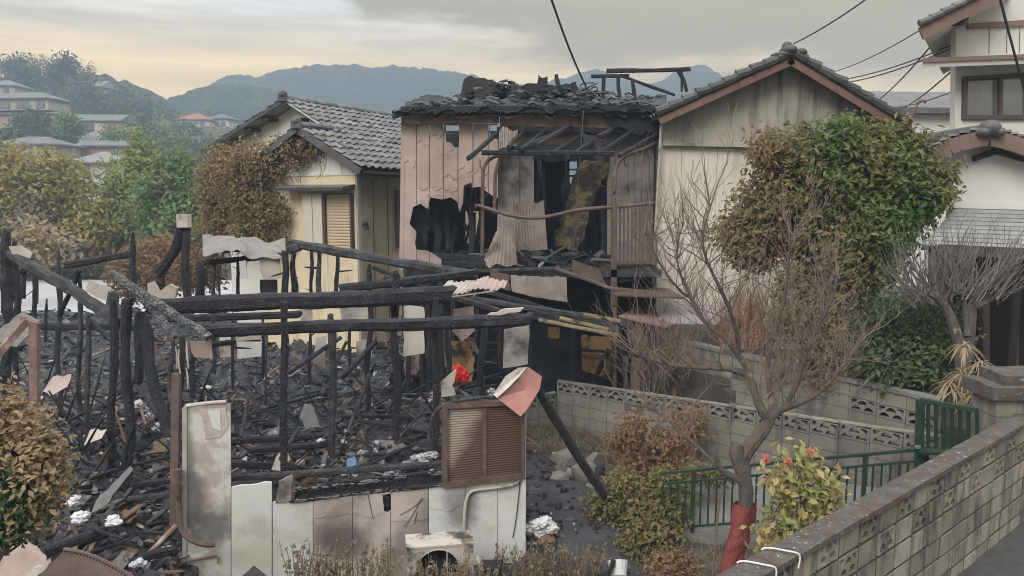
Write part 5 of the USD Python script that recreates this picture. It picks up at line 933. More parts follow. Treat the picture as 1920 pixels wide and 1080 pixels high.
for k, (a, b, y, w, tp) in enumerate(posts):
    for _ in range(rng.integers(0, 3)):
        t = rng.uniform(.1, .9); q = P(a[0] + (b[0] - a[0]) * t, a[1] + (b[1] - a[1]) * t, y); d = V(rng.choice([-1, 1]) * rng.uniform(.08, .28), rng.normal(0, .08), rng.normal(0, .05)); part(ru, "broken_stub", rough_bar(q, q + d, rng.uniform(.03, .06), rng.uniform(.03, .07), rough=.3, ends=(0, .7)), "char" if k % 3 else "char_grey")
for k in range(120):   # broken laths and studs leaning through the frame
    y = rng.uniform(8.9, 13.6); x = rng.uniform(-.68 * y, -.06 * y)
    if y < 9.25 + (x + 3.6) * .173 and x > -3.9: continue
    z = float(heap(np.array(x), np.array(y))); L_ = rng.uniform(.4, 1.5); th = rng.uniform(.15, 1.35); d = V(math.cos(th) * rng.choice([-1, 1]), rng.normal(0, .4), math.sin(th)); q = V(x, y, z - .03)
    part(ru, "leaning_lath", rough_bar(q, q + unit(d) * L_, rng.uniform(.025, .07), rng.uniform(.025, .06), rough=.3, ends=(0, .6)), ["char", "char", "char_grey", "bit_wood" if k % 8 == 3 else "char"][k % 4])
beams = [((372, 622), (985, 599), 8.75, 9.2, 30, "char"), ((285, 574), (848, 552), 9.7, 9.8, 40, "char"), ((300, 598), (560, 590), 10.6, 10.6, 18, "char"), ((545, 456), (890, 517), 11.8, 10.6, 22, "char_grey"), ((640, 542), (892, 512), 10.9, 10.5, 22, "char"), ((740, 520), (842, 558), 11.0, 10.6, 16, "char_grey"), ((372, 494), (535, 478), 12.0, 12.0, 14, "char"), ((560, 462), (540, 470), 11.7, 11.7, 22, "char_grey"),
         ((-20, 452), (226, 604), 11.2, 10.0, 26, "char_grey"), ((122, 498), (246, 476), 11.4, 11.4, 17, "char"), ((112, 592), (148, 505), 11.6, 11.2, 11, "char"), ((264, 586), (316, 815), 9.3, 8.9, 24, "char"), ((296, 514), (340, 424), 11.1, 11.0, 22, "char"), ((640, 708), (706, 640), 10.2, 10.6, 13, "char"), ((440, 640), (360, 655), 10, 9.4, 14, "char"), ((20, 610), (270, 612), 12.6, 12.6, 18, "char"), ((170, 600), (232, 655), 11.4, 11, 12, "char"), ((540, 700), (640, 632), 11, 11.4, 10, "char_grey"), ((-10, 530), (60, 500), 12, 12.2, 14, "char")]
for a, b, y0, y1, w, mt in beams: part(ru, "charred_beam", rough_bar(P(*a, y0), P(*b, y1), w * (y0 + y1) / 2 / FPX, seg=.08, rough=.2), mt)
part(ru, "ashen_beam", rough_bar(P(212, 512, 9.4), P(392, 634, 8.5), .15, .17, rough=.28, seg=.04, ends=(.35, .1)), "ash_wood", label="thick ash grey beam split into scales, leaning across the corner posts")
part(ru, "ashen_beam", rough_bar(P(225, 520, 9.5), P(330, 632, 8.7), .12, .14, rough=.3, seg=.05, ends=(.3, .4)), "ash_wood")
# boards and sheets still hanging from the frame
def hang(name, pts, y, mat, y2=None, th=.02, jg=.006, seed=2, label=None):
    x0, x1 = min(p[0] for p in pts), max(p[0] for p in pts); w = Wall(P(x0, 600, y), P(x1, 600, y2 or y)); return part(ru, name, w.prism(Polygon(jag([tuple(w.hit(*p)) for p in pts], jg, .12, seed)).buffer(0), th), mat, label=label)
for k, (pts, y, mt) in enumerate([([(449, 490), (462, 488), (465, 522), (452, 523)], 11.8, "panel_white"), ([(488, 480), (526, 478), (527, 522), (495, 524), (488, 508)], 11.8, "board_pale"), ([(757, 572), (795, 576), (796, 662), (757, 668)], 11.8, "cream_wall"), ([(412, 608), (432, 606), (434, 640), (412, 642)], 11.6, "panel_white"), ([(440, 606), (490, 604), (490, 640), (440, 640)], 11.7, "board_pale"), ([(412, 640), (436, 636), (436, 668), (414, 670)], 11.7, "board_pale"), ([(444, 640), (492, 636), (490, 668), (446, 672)], 11.7, "panel_white"),
        ([(592, 634), (612, 628), (610, 690), (588, 680)], 11.4, "panel_pink"), ([(638, 574), (690, 570), (690, 600), (642, 606)], 12.2, "panel_soot"), ([(945, 618), (992, 610), (990, 682), (943, 690)], 9.6, "panel_soot"), ([(850, 580), (888, 574), (890, 620), (866, 640), (848, 620)], 10.6, "band_soot"), ([(846, 640), (880, 640), (884, 668), (868, 700), (848, 690)], 10.9, "plywood_burnt"), ([(872, 634), (886, 632), (900, 660), (896, 664)], 10.8, "metal_rust"), ([(560, 570), (584, 572), (586, 600), (564, 604)], 12.2, "panel_pink"),
        ([(356, 640), (396, 638), (400, 672), (362, 668)], 8.9, "siding_pink"), ([(668, 640), (700, 634), (698, 668), (670, 676)], 11.6, "panel_soot"), ([(856, 690), (852, 716), (828, 746), (826, 716)], 9.4, "board_pale"), ([(488, 524), (520, 524), (520, 556), (490, 556)], 12.1, "soot_inside"), ([(855, 740), (848, 720), (828, 724), (828, 744)], 9.2, "panel_soot"), ([(18, 462), (40, 460), (62, 475), (52, 498), (30, 486)], 10.9, "board_pale"), ([(168, 524), (210, 540), (206, 566), (162, 546)], 10.3, "board_pale"), ([(204, 546), (224, 552), (222, 584), (200, 570)], 10.1, "char_grey")]):
    hang("hanging_board", pts, y, mt, seed=100 + k)
part(ru, "pale_block", MB().box(P(345, 414, 10.95), (.16, .14, .19)), "board_pale")
for k, (px, a, b, y) in enumerate([(336, 655, 705, 8.3), (350, 640, 690, 8.3), (349, 690, 730, 8.3), (329, 650, 690, 8.4)]): part(ru, "splinter", rough_bar(P(px, a, y), P(px + 3, b, y), .05, .04, rough=.3, ends=(.7, .6)), "board_pale")
m = MB(); m.tube(spline([P(334, 880, 8.1), P(336, 960, 8.1), P(345, 1000, 8.05), P(375, 1018, 8.0), P(403, 1020, 8.0)], 16), .035, 7); part(ru, "bent_gutter_pipe", m, "metal_brown")
m = MB(); m.bar(P(331, 700, 8.25), P(327, 985, 8.15), .09, .06, up=(0, 1, 0)); part(ru, "steel_channel", m, "metal_brown")
part(ru, "floor_joist", rough_bar(P(440, 826, 9.8), P(620, 816, 9.9), .10, .10), "char"); part(ru, "floor_joist", rough_bar(P(470, 845, 9.5), P(618, 830, 9.6), .11, .10), "char"); part(ru, "floor_joist", rough_bar(P(435, 868, 9.2), P(550, 876, 9.0), .10, .10), "char")
part(ru, "floor_sill", rough_bar(P(432, 896, 8.5), P(830, 870, 8.95), .10, .09), "char_grey")

# ================================================================ rubble
single("charred_rubble", grid_mesh(axis((-21, -9, 90), (-9, .4, 290)), axis((5, 15, 300), (15, 26, 110)), heap), "rubble_dark", "sooty heap of burnt rubble covering the floor of the ruin", "rubble", kind="stuff", smooth=40)
rng = np.random.default_rng(99)
def scatter(n, kind, region=None):
    m = MB(); k = 0; Vs, Fs = [], []
    bx = trimesh.creation.box((1, 1, 1)); bv, bf = np.asarray(bx.vertices), np.asarray(bx.faces)
    while k < n:
        if region: x, y = rng.uniform(*region[0]), rng.uniform(*region[1])
        else: y = 5.6 + 19 * rng.random() ** 1.6; x = rng.uniform(-.8 * y, .1)
        if x > -3.55 and y < 8.45 + (x + 3.6) * .173: continue
        z = float(heap(np.array(x), np.array(y)))
        if z < .02: continue
        if kind == "plank": s = (rng.uniform(.12, .6), rng.uniform(.02, .06), rng.uniform(.015, .045)); tilt = .28
        elif kind == "chip": s = (rng.uniform(.03, .13), rng.uniform(.03, .10), rng.uniform(.008, .04)); tilt = .5
        else: s = (rng.uniform(.08, .3), rng.uniform(.06, .22), rng.uniform(.006, .015)); tilt = .4
        R = trimesh.transformations.euler_matrix(rng.normal(0, tilt), rng.normal(0, tilt), rng.uniform(0, 6.3))[:3, :3]
        v = bv * s * (1 + rng.uniform(-.3, .3, bv.shape)) @ R.T + V(x, y, z + rng.uniform(0, .06)); Vs.append(v); Fs.append(bf + 8 * k); k += 1
    return np.vstack(Vs), np.vstack(Fs)
single("charred_fragments", MB().add(*scatter(1300, "plank")).add(*scatter(3000, "chip")).add(*scatter(250, "sheet")), "bit_dark", "black splinters and laths scattered over the rubble", "debris", kind="stuff")
single("grey_fragments", MB().add(*scatter(1500, "chip")).add(*scatter(220, "plank")).add(*scatter(160, "sheet")), "bit_grey", "grey ash and plaster chips scattered over the rubble", "debris", kind="stuff")
single("pale_fragments", MB().add(*scatter(420, "chip")).add(*scatter(40, "sheet")), "bit_pale", "pale plaster crumbs scattered over the rubble", "debris", kind="stuff")
single("timber_fragments", MB().add(*scatter(150, "plank")).add(*scatter(150, "chip")), "bit_wood", "brown half burnt wood scraps scattered over the rubble", "debris", kind="stuff")
def crumple(c, s, seed, n=2):
    b = trimesh.creation.icosphere(n, 1.0); v = np.asarray(b.vertices); nn_ = meshkit.noise(v * 3.1 + seed, seed) + .6 * meshkit.noise(v * 7 + seed, seed + 2)
    return (v * (.45 + .7 * nn_)[:, None]) * np.asarray(s) + np.asarray(c), np.asarray(b.faces)
m = MB()
for k in range(70):
    y = rng.uniform(8.6, 13.4); x = rng.uniform(-.62 * y, .0); z = float(heap(np.array(x), np.array(y)))
    if z > .1 and not (x > -3.55 and y < 8.6 + (x + 3.6) * .173): m.add(*crumple((x, y, z + .04), rng.uniform(.02, .06) * rng.uniform(.5, 1.7, 3), k, 2))
single("melted_metal", m, "bit_metal", "crumpled shiny metal scraps among the rubble", "debris", kind="stuff")
# pieces one can point to
for k in range(95):
    y = rng.uniform(7.0, 13.2); x = rng.uniform(-.66 * y, -.1)
    if x > -3.6 and y < 8.8 + (x + 3.6) * .173: continue
    z = float(heap(np.array(x), np.array(y))); a = rng.uniform(0, math.pi); L = rng.uniform(.5, 1.6); d = V(math.cos(a), math.sin(a) * .6, rng.normal(0, .12)); p = V(x, y, z + .09)
    p2 = p + unit(d) * L
    if p2[0] > .0 or (p2[0] > -3.6 and p2[1] < 8.7 + (p2[0] + 3.6) * .173): continue
    single("charred_plank", rough_bar(p, p2, rng.uniform(.05, .11), rng.uniform(.04, .09), ends=(.3, .3), rough=.22), "char" if k % 3 else "char_grey", "burnt timber lying in the black rubble", "timber", "fallen burnt timbers in the rubble")
def piece(name, label, cat, pts, y, mat, th=.015, tilt=0.0, seed=3, jg=.005):
    w = Wall((0, y), (1, y)); q = [tuple(w.hit(*p)) for p in pts]; mm = w.prism(Polygon(jag(q, jg, .06, seed)).buffer(0), th).get(); v = mm[0]; c = v.mean(0); lo = v[:, 2].min()
    v = v.copy(); v[:, 1] += (v[:, 2] - lo) * tilt; v[:, 2] += (meshkit.noise(v * 6, seed) - .5) * .04; return single(name, (v, mm[1]), mat, label, cat)
piece("plaster_board", "broken pale plaster board between the front charred posts", "board", [(560, 768), (580, 772), (600, 800), (572, 800), (556, 786)], 10.2, "bit_grey", tilt=1.2)
piece("plaster_board", "tan wedge of board lying in the rubble beside the front post", "board", [(512, 862), (524, 850), (540, 866), (530, 884), (508, 880)], 8.9, "board_pale", tilt=.8)
piece("white_basin", "curved white basin fragment below the diagonal charred strut", "basin", [(280, 530), (290, 526), (300, 545), (322, 532), (336, 540), (332, 556), (300, 562), (284, 552)], 11.4, "board_pale", th=.08)
piece("bent_sheet", "grey bent roof sheet leaning on the rusty frame at the left", "metal sheet", [(-10, 618), (22, 588), (62, 606), (32, 650), (-10, 640)], 9.4, "tarp_grey", tilt=.5)
m = MB()
for k, (px, py, r) in enumerate([(735, 893, .07), (752, 884, .09), (772, 872, .1), (790, 860, .1), (806, 853, .07), (800, 872, .06), (775, 888, .06)]): m.add(*crumple(P(px, py, 9.05), (r * 1.4, r, r * .55), 140 + k, 3))
single("crumpled_sheet", m, "bit_metal", "silver crumpled sheet under the window opening", "metal sheet", smooth=50)
m = MB(); rng = np.random.default_rng(41)
for k in range(120):
    t = rng.random() ** 1.2; up_ = k % 2; px = 555 + 275 * t; py = (914 if up_ else 936) - 31 * t + rng.normal(0, 1.5); m.add(*crumple(RF.at(*RF.hit(px, py), .06), rng.uniform(.006, .018) * V(rng.uniform(.8, 3.5), .7, rng.uniform(.3, .9)), 200 + k, 1))
part(ru, "melted_sill_flakes", m, "bit_grey", kind="stuff")
for k in range(26):
    y = rng.uniform(8.9, 12.6); x = rng.uniform(-.62 * y, -.2); z = float(heap(np.array(x), np.array(y)))
    if x > -3.6 and y < 9 + (x + 3.6) * .173: continue
    q = V(x, y, z + .06); single("burnt_wire", tube(spline([q + rng.normal(0, .16, 3) * V(1, 1, .35) + V(.1 * i, 0, 0) for i in range(5)], 16), .007, 4), "metal_rust" if k % 3 == 0 else "wire", "bent burnt wire lying on the rubble", "wire", "burnt wires in the rubble")
tp = thing("torn_panel", "pale torn ribbed roof panel lying on the fallen rafters", "panel", P(870, 550, 11.0))
part(tp, "ribbed_sheet", corr(P(812, 556, 11.0), unit(V(1, .05, .02)), unit(V(.25, 1, .24)), .62, .75, 9, .012, ragged=.35, seed=21), "board_pale"); part(tp, "ribbed_sheet", corr(P(872, 552, 10.95), unit(V(1, -.05, .10)), unit(V(.1, 1, .20)), .58, .6, 7, .012, curl=.05, ragged=.5, seed=27), "siding_pink")
part(tp, "splinter", rough_bar(P(842, 557, 10.8), P(925, 546, 10.8), .05, .04, rough=.3), "board_pale")
piece("pale_lath", "pale splintered lath on top of the front beam end", "lath", [(912, 590), (950, 576), (982, 574), (975, 582), (915, 596)], 9.2, "board_pale", th=.05)
m = MB()
for k, (px, py, r) in enumerate([(858, 700, .10), (870, 704, .08)]): m.add(*crumple(P(px, py, 10.1), (r * .8, r * .5, r * 1.1), 403 + k, 3))
single("red_cloth", m, "red_bright", "bright red crumpled cloth hanging beside a charred post", "cloth", smooth=50)
piece("blue_scrap", "blue melted scrap among the rubble near the window", "scrap", [(648, 865), (664, 862), (668, 872), (650, 876)], 9.5, "blue_bit", tilt=1.0)
piece("curved_sheet", "pale curved sheet at the left edge of the rubble", "metal sheet", [(75, 715), (108, 712), (118, 728), (96, 742), (76, 736)], 11.0, "siding_pink", tilt=1.5)
piece("broken_tray", "broken pale tray in the rubble right of the left shrub", "tray", [(155, 815), (184, 812), (186, 826), (158, 832)], 9.3, "board_pale", tilt=1.5)
piece("flat_board", "grey flat board sloping in the rubble beside the left shrub", "board", [(170, 945), (205, 900), (215, 905), (190, 955), (172, 962)], 8.2, "bit_grey", tilt=1.2)
for k, (pts, y) in enumerate([([(136, 966), (150, 962), (164, 966), (160, 978), (140, 980)], 7.4), ([(205, 975), (222, 970), (226, 980), (208, 984)], 7.4), ([(250, 1050), (266, 1044), (268, 1054), (254, 1058)], 6.9), ([(130, 940), (146, 932), (148, 940), (134, 946)], 7.7), ([(252, 756), (262, 750), (266, 756), (256, 764)], 10.3), ([(600, 824), (612, 826), (606, 836), (598, 832)], 9.6)]):
    c_ = np.mean(pts, 0); w_ = (max(p[0] for p in pts) - min(p[0] for p in pts)) / 2 * y / FPX * 1.15
    m = MB()
    for q in range(3): m.add(*crumple(P(c_[0], c_[1], y) + V(*(np.random.default_rng(k * 3 + q).normal(0, .35, 3) * w_)), (w_ * .9, w_ * .8, w_ * .45), 520 + k * 3 + q, 2))
    single("plaster_lump", m, "bag_white", ["white plaster lump beside the left shrub", "white plaster lump right of a larger white lump", "white plaster lump near the charred bottom timber", "thin white shard above the largest plaster lump", "white shard between the tall front posts and the rubble behind", "white shard at the foot of a middle post"][k], "plaster")
for k, (a, b, y0, y1, w) in enumerate([((30, 1050), (200, 990), 6.8, 7.4, .12), ((250, 1052), (330, 1030), 6.9, 7.4, .11), ((240, 690), (320, 800), 10.5, 9.6, .16), ((85, 770), (125, 830), 10, 9.4, .05), ((170, 990), (230, 1010), 7.3, 7.2, .05), ((240, 935), (320, 928), 8.4, 8.4, .09), ((245, 910), (330, 900), 8.7, 8.6, .1), ((280, 1035), (330, 985), 7.2, 7.6, .06)]):
    lb = ["long charred log slanting below the left shrub", "short charred log at the bottom beside the corner board", "thick charred trunk of beam sloping behind the tall posts", "thin bent black bar in front of the left rubble", "short black lath in the lower left rubble", "lower flat charred beam left of the corner board", "upper flat charred beam left of the corner board", "red brown stick leaning in the lower left rubble"][k]
    single("charred_log", rough_bar(P(*a, y0), P(*b, y1), w, ends=(.3, .2)), "metal_rust" if k == 7 else ("char_grey" if k in (2, 5) else "char"), lb, "timber")
for k, (a, b, y0, y1) in enumerate([((652, 812), (692, 702), 9.6, 10.2), ((470, 712), (452, 820), 10.2, 9.6), ((525, 862), (560, 806), 8.9, 9.2), ((625, 690), (650, 640), 11, 11)]):
    single("grey_pole", rough_bar(P(*a, y0), P(*b, y1), .05, .05, rough=.1), "char_grey", ["thin grey pole leaning left of the fourth front post", "thin reddish grey pole standing behind the corner panel", "thin grey lath leaning against the front post", "short grey pole leaning far back in the ruin"][k], "pole")
for k in range(70):
    y = rng.uniform(6.4, 12.5); x = rng.uniform(-.72 * y, -.2) if k % 2 else rng.uniform(-.72 * y, -.42 * y)
    if x > -3.75 and y < 8.9 + (x + 3.6) * .173: continue
    z = float(heap(np.array(x), np.array(y))); R = trimesh.transformations.euler_matrix(rng.normal(0, .22), rng.normal(0, .22), rng.uniform(0, 6.3))[:3, :3]; w, l = rng.uniform(.1, .26), rng.uniform(.2, .55)
    g_ = Polygon(jag([(-l / 2, -w / 2), (l / 2, -w / 2), (l / 2 * rng.uniform(.5, 1), w / 2), (-l / 2 * rng.uniform(.6, 1), w / 2)], .008, .06, k)).buffer(0); e_ = trimesh.creation.extrude_polygon(g_ if g_.geom_type == "Polygon" else g_.convex_hull, .018, engine="earcut")
    if x > -3.6 - l and y < 9.2 + (x + 3.6) * .173 and x < -3.2: continue
    single("burnt_board", (np.asarray(e_.vertices) @ R.T + V(x, y, z + .05), np.asarray(e_.faces)), ["board_dark", "board_dark", "bit_wood", "tarp_grey"][k % 4], "broken burnt board lying in the rubble", "board", "broken burnt boards in the rubble")
# rusty steel frame, left
t = thing("rusty_frame", "rusty pinkish angle steel frame standing at the left of the rubble", "steel frame", P(64, 780, 9.2) * V(1, 1, 0))
m = MB(); m.bar(P(64, 604, 9.2), P(66, 800, 9.2), .10, .07, up=(0, 1, 0)); part(t, "post", m, "metal_rust")
m = MB(); m.bar(P(50, 602, 9.2), P(-12, 674, 8.9), .06, .08); part(t, "diagonal_brace", m, "metal_rust"); m = MB(); m.bar(P(42, 598, 9.25), P(72, 612, 9.2), .07, .07); part(t, "top_bar", m, "metal_rust")
# tarpaulin
nu, nv = 40, 16; q = []
for i in range(nu):
    for j in range(nv):
        s, tt = i / (nu - 1), j / (nv - 1); px = 380 + 155 * s; py = (442 + 14 * s) * (1 - tt) + (480 - 4 * s) * tt; p = P(px, py, 12.6 - .9 * tt)
        q.append(p + V(0, 0, (meshkit.noise(V(s * 5, tt * 4, 1), 3) - .5) * .16 + (meshkit.noise(V(s * 14, tt * 9, 1), 4) - .5) * .05))
i, j = np.meshgrid(np.arange(nu - 1), np.arange(nv - 1), indexing="ij"); i, j = i.ravel(), j.ravel(); f = np.stack([i * nv + j, (i + 1) * nv + j, (i + 1) * nv + j + 1, i * nv + j + 1], 1); f = np.vstack([f[:, :3], f[:, [0, 2, 3]]])
q = np.array(q); single("tarpaulin", (np.vstack([q, q - V(0, 0, .01)]), np.vstack([f, f[:, ::-1] + len(q)])), "tarp_grey", "grey crumpled tarpaulin lying over the rear beam of the ruin", "tarpaulin", smooth=50)
# fallen pole with pink sheet
single("charred_pole", rough_bar(P(1000, 716, 8.95), P(1140, 938, 9.5), .13, .13, rough=.12), "char", "long charred pole leaning from the front wall corner down to the path", "pole")
sh = thing("pink_sheet", "bent pink metal sheet with a peeled grey back hanging on the wall corner", "metal sheet", P(970, 730, 8.7))
def bent(pts3, th=.006):
    v = np.array(pts3); k = len(v); c = v.mean(0); v = np.vstack([v, c]); n = unit(np.cross(v[1] - v[0], v[2] - v[0])); f = [(i, (i + 1) % k, k) for i in range(k)]; return np.vstack([v, v + n * th]), np.array(f + [(b + k + 1, a + k + 1, c_ + k + 1) for a, b, c_ in f])
part(sh, "pink_face", bent([P(930, 745, 8.60), P(975, 704, 8.62), P(990, 688, 8.75), P(1016, 706, 8.85), P(1012, 730, 8.8), P(988, 768, 8.62), P(976, 781, 8.58)]), "pink_sheet")
part(sh, "peeled_back", bent([P(925, 740, 8.58), P(948, 706, 8.60), P(972, 690, 8.66), P(988, 688, 8.72), P(974, 706, 8.60), P(952, 728, 8.57), P(932, 746, 8.56)]), "pink_back")
# bottom left: fallen roof parts
rt = thing("fallen_roof_ridge", "brown ribbed roof ridge piece lying at the lower left edge", "roof piece", P(150, 1060, 6.2))
q = []; nu, nv = 73, 10
for i in range(nu):
    for j in range(nv):
        s, tt = i / (nu - 1), j / (nv - 1); px = 120 + 140 * s - 65 * tt * (1 - s * .6); py = 1032 + 60 * s ** 1.6 + tt * 66; q.append(P(px, py, 6.35 - .55 * tt) + V(0, 0, .012 * math.sin(i * math.pi / 1.5)))
i, j = np.meshgrid(np.arange(nu - 1), np.arange(nv - 1), indexing="ij"); i, j = i.ravel(), j.ravel(); f = np.stack([i * nv + j, (i + 1) * nv + j, (i + 1) * nv + j + 1, i * nv + j + 1], 1); f = np.vstack([f[:, :3], f[:, [0, 2, 3]]]); q = np.array(q)
part(rt, "ribbed_sheet", (np.vstack([q, q - V(0, 0, .012)]), np.vstack([f, f[:, ::-1] + len(q)])), "roof_brown")
m = MB(); m.tube([q[i * nv] + V(0, 0, .01) for i in range(0, nu, 3)], .018, 6); part(rt, "ridge_cap", m, "roof_brown")
piece("pink_board", "faded pink board in the lower left corner", "board", [(-20, 1044), (10, 1036), (62, 1062), (80, 1082), (-20, 1100)], 6.2, "siding_pink", tilt=1.0); piece("white_board", "white strip of board beside the ribbed roof piece", "board", [(52, 1078), (84, 1054), (88, 1060), (64, 1086)], 6.1, "board_pale", th=.03, tilt=.5)
single("black_fragment", MB().add(*slab([P(450, 1084, 7.6), P(476, 1060, 7.7), P(506, 1084, 7.6)], .02)), "black_plastic", "black plastic fragment leaning on the front wall foot", "fragment")
# air conditioner
R3 = np.stack([RF.d, -RF.o, V(0, 0, 1)], 1); ac0 = P(826, 1055, 7.72) * V(1, 1, 0); ac0[2] = -.08
T = lambda x, y, z: ac0 + R3 @ V(x, y, z)
ac = thing("air_conditioner_unit", "scorched beige air conditioner unit with its black fan opening in front of the wall", "air conditioner", ac0)
W, D, HH = .72, .30, .62
def abx(name, c, s, mat): m = MB(); m.box(T(*c), s, R3); return part(ac, name, m, mat)
sil = sbox(-W / 2, 0, W / 2, HH); fanx, fanz, fr_ = -.03, .355, .235
from shapely.geometry import Point
fw = Wall(T(-1, 0, 0), T(1, 0, 0)); off = 1 - 0
front = affinity.translate(sil.difference(Point(fanx, fanz).buffer(fr_, 20)), 1, ac0[2]); mm = fw.prism(front, .015, .0); part(ac, "front_panel", mm, "ac_beige")
abx("side_panel", (W / 2 - .008, D / 2, HH / 2), (.016, D, HH), "ac_beige"); abx("side_panel", (-W / 2 + .008, D / 2, HH / 2), (.016, D, HH), "ac_beige"); abx("top_panel", (0, D / 2 - .01, HH + .01), (W + .02, D + .03, .02), "ac_beige"); abx("back_coil", (0, D - .02, HH / 2), (W - .04, .02, HH - .04), "black_plastic")
abx("fan_motor", (fanx, .12, fanz), (.1, .1, .1), "black_plastic")
for k in range(4):
    a = k * math.pi / 2 + .4; m = MB(); m.bar(T(fanx, .08, fanz), T(fanx + .21 * math.cos(a), .08, fanz + .21 * math.sin(a)), .10, .012, up=R3[:, 1]); part(ac, "fan_blade", m, "black_plastic")
for k in range(3):
    m = MB(); m.tube([T(fanx + fr_ * math.cos(x), -.02, fanz + fr_ * math.sin(x)) for x in np.linspace(0, 2 * math.pi, 25)] if k == 0 else [T(fanx + (fr_ if k == 1 else 0.0) * 0 - .1 + .2 * (k - 1), -.02, fanz - fr_ * .9), T(fanx - .1 + .2 * (k - 1), -.02, fanz + fr_ * .9)], .006, 4); part(ac, "grille_wire", m, "ac_beige")
m = MB(); m.tube(spline([T(W / 2 + .03, .05, .45), T(W / 2 + .08, .0, .3), T(W / 2 + .04, .1, .05)], 8), .02, 6); part(ac, "pipe", m, "pipe")
# ================================================================ paths, ramp, road
gx, gf = grid_mesh(np.linspace(-.5, 2.6, 50), np.linspace(6, 13.6, 90), lambda X, Y: ground_z(X, Y) + .03 + (meshkit.noise(np.stack([X * 6, Y * 6, 0 * X], -1), 3) - .5) * .04 - np.clip((X - (1.5 + .45 * (meshkit.noise(np.stack([Y * 1.1, 0 * Y, 0 * Y], -1), 2) - .5))) / .3, 0, 1) * .3)
single("sooty_path", (gx, gf), "soil_dark", kind="structure", smooth=True)
# garden terrace behind the walls
WB0, WB1 = P(1236, 634, 13.7), P(1760, 756, 9.7)
# ================================================================ block walls
def openwork(w, h):
    def dome(cx, z0, r, hh): return Polygon([(cx - r, z0)] + [(cx + r * math.cos(a), z0 + hh * math.sin(a)) for a in np.linspace(math.pi, 0, 8)] + [(cx + r, z0)])
    b = sbox(0, 0, w, h); holes = [dome(w * .27, h * .09, w * .18, h * .36), dome(w * .73, h * .09, w * .18, h * .36), dome(w * .5, h * .53, w * .18, h * .36)]
    for sx in (0, 1):
        x = lambda q: q * w if not sx else w - q * w
        holes.append(Polygon([(x(.07), h * .93), (x(.30), h * .93)] + [(x(.50 - .40 * math.cos(a)), h * .44 + h * .42 * math.sin(a)) for a in np.linspace(1.0, .35, 5)] + [(x(.07), h * .58)]).buffer(0))
    return b.difference(unary_union(holes)).buffer(0)
def block_wall(name, label, a, b, top0, top1, rows, w, h, th, opened, mat, g=.014, mortar="mortar", cap=(.05, .03), capmat="cap_moss", s0=0.0, top_step=None, block_name="block"):
    """blocks laid in stack bond; top0/top1 = height of the top block edge at both ends"""
    WW = Wall(a, b); L = WW.L; n = int(round(L / w)); w = L / n; t = thing(name, label, "wall", WW.at(L / 2, 0)); ow = openwork(w - g, h - g)
    core = MB()
    for i in range(n):
        zt = top0 + (top1 - top0) * (i + .5) / n - (top_step(i) if top_step else 0)
        for j in range(rows):
            z = zt - (j + 1) * h; s = i * w + g / 2
            if opened(i, j): part(t, "openwork_block", WW.prism(affinity.translate(ow, s, z + g / 2), th, -th), mat)
            else:
                rr = np.random.default_rng(i * 31 + j); part(t, block_name, WW.prism(sbox(s, z + g / 2, s + w - g, z + h - g / 2), th, -th + rr.normal(0, .004)), mat)
                core.add(WW.prism(sbox(i * w - .0, z - .001, i * w + w, z + h), th - .016, -th + .008))
    part(t, "mortar_bed", core, mortar)
    if cap:
        k = 0
        cl = max(w * 2, .6); nc = max(1, int(round(L / cl))); cl = L / nc
        for c in range(nc):
            m = MB(); i0 = c * cl; N = 10; v = []
            for q in range(N + 1):
                s = i0 + .004 + (cl - .008) * q / N; z = top0 + (top1 - top0) * s / L - (top_step(int(min(n - 1, s / w))) if top_step else 0)
                for o, zz in ((cap[1], 0.003), (cap[1], cap[0]), (-th / 2, cap[0] + .012), (-th - cap[1], cap[0]), (-th - cap[1], .003)):
                    nz = meshkit.noise(V(s * 9, o * 9, zz * 20), 4) - .5; v.append(WW.at(s, z + zz + nz * .016 * (zz > .01), o + nz * .014))
            v = np.array(v); i_, j_ = np.meshgrid(np.arange(N), np.arange(5), indexing="ij"); i_, j_ = i_.ravel(), j_.ravel(); j2 = (j_ + 1) % 5
            f = np.stack([i_ * 5 + j_, (i_ + 1) * 5 + j_, (i_ + 1) * 5 + j2, i_ * 5 + j2], 1); f = np.vstack([f[:, :3], f[:, [0, 2, 3]], [[0, 1, 2], [0, 2, 3], [0, 3, 4], [N * 5, N * 5 + 2, N * 5 + 1], [N * 5, N * 5 + 3, N * 5 + 2], [N * 5, N * 5 + 4, N * 5 + 3]]])
            part(t, "coping", (v, f), capmat)
    return WW, t
WA0, WA1 = P(1044, 716, 13.7), P(1760, 822, 8.9)
block_wall("block_wall", "long grey block wall with an openwork top row beside the green railing", WA0, WA1, WA0[2], WA1[2], 6, .40, .20, .11, lambda i, j: j == 0, "block", g=.011, mortar="mortar_pale", cap=(.025, .0), capmat="block")
WC0, WC1 = P(975, 752, 13.5), P(1043, 738, 13.72)
block_wall("block_wall", "short lower block wall end with openwork blocks behind the leaning charred pole", WC0, WC1, WC0[2], WC1[2], 4, .33, .20, .11, lambda i, j: j == 0, "block", g=.011, mortar="mortar_pale", cap=(.025, .0), capmat="block")
block_wall("block_wall", "higher block wall with wide coping under the bush garden", WB0, WB1, WB0[2], WB1[2], 8, .42, .20, .12, lambda i, j: j == 1 and i > 8, "block", g=.011, mortar="mortar_pale", cap=(.06, .03), capmat="concrete")
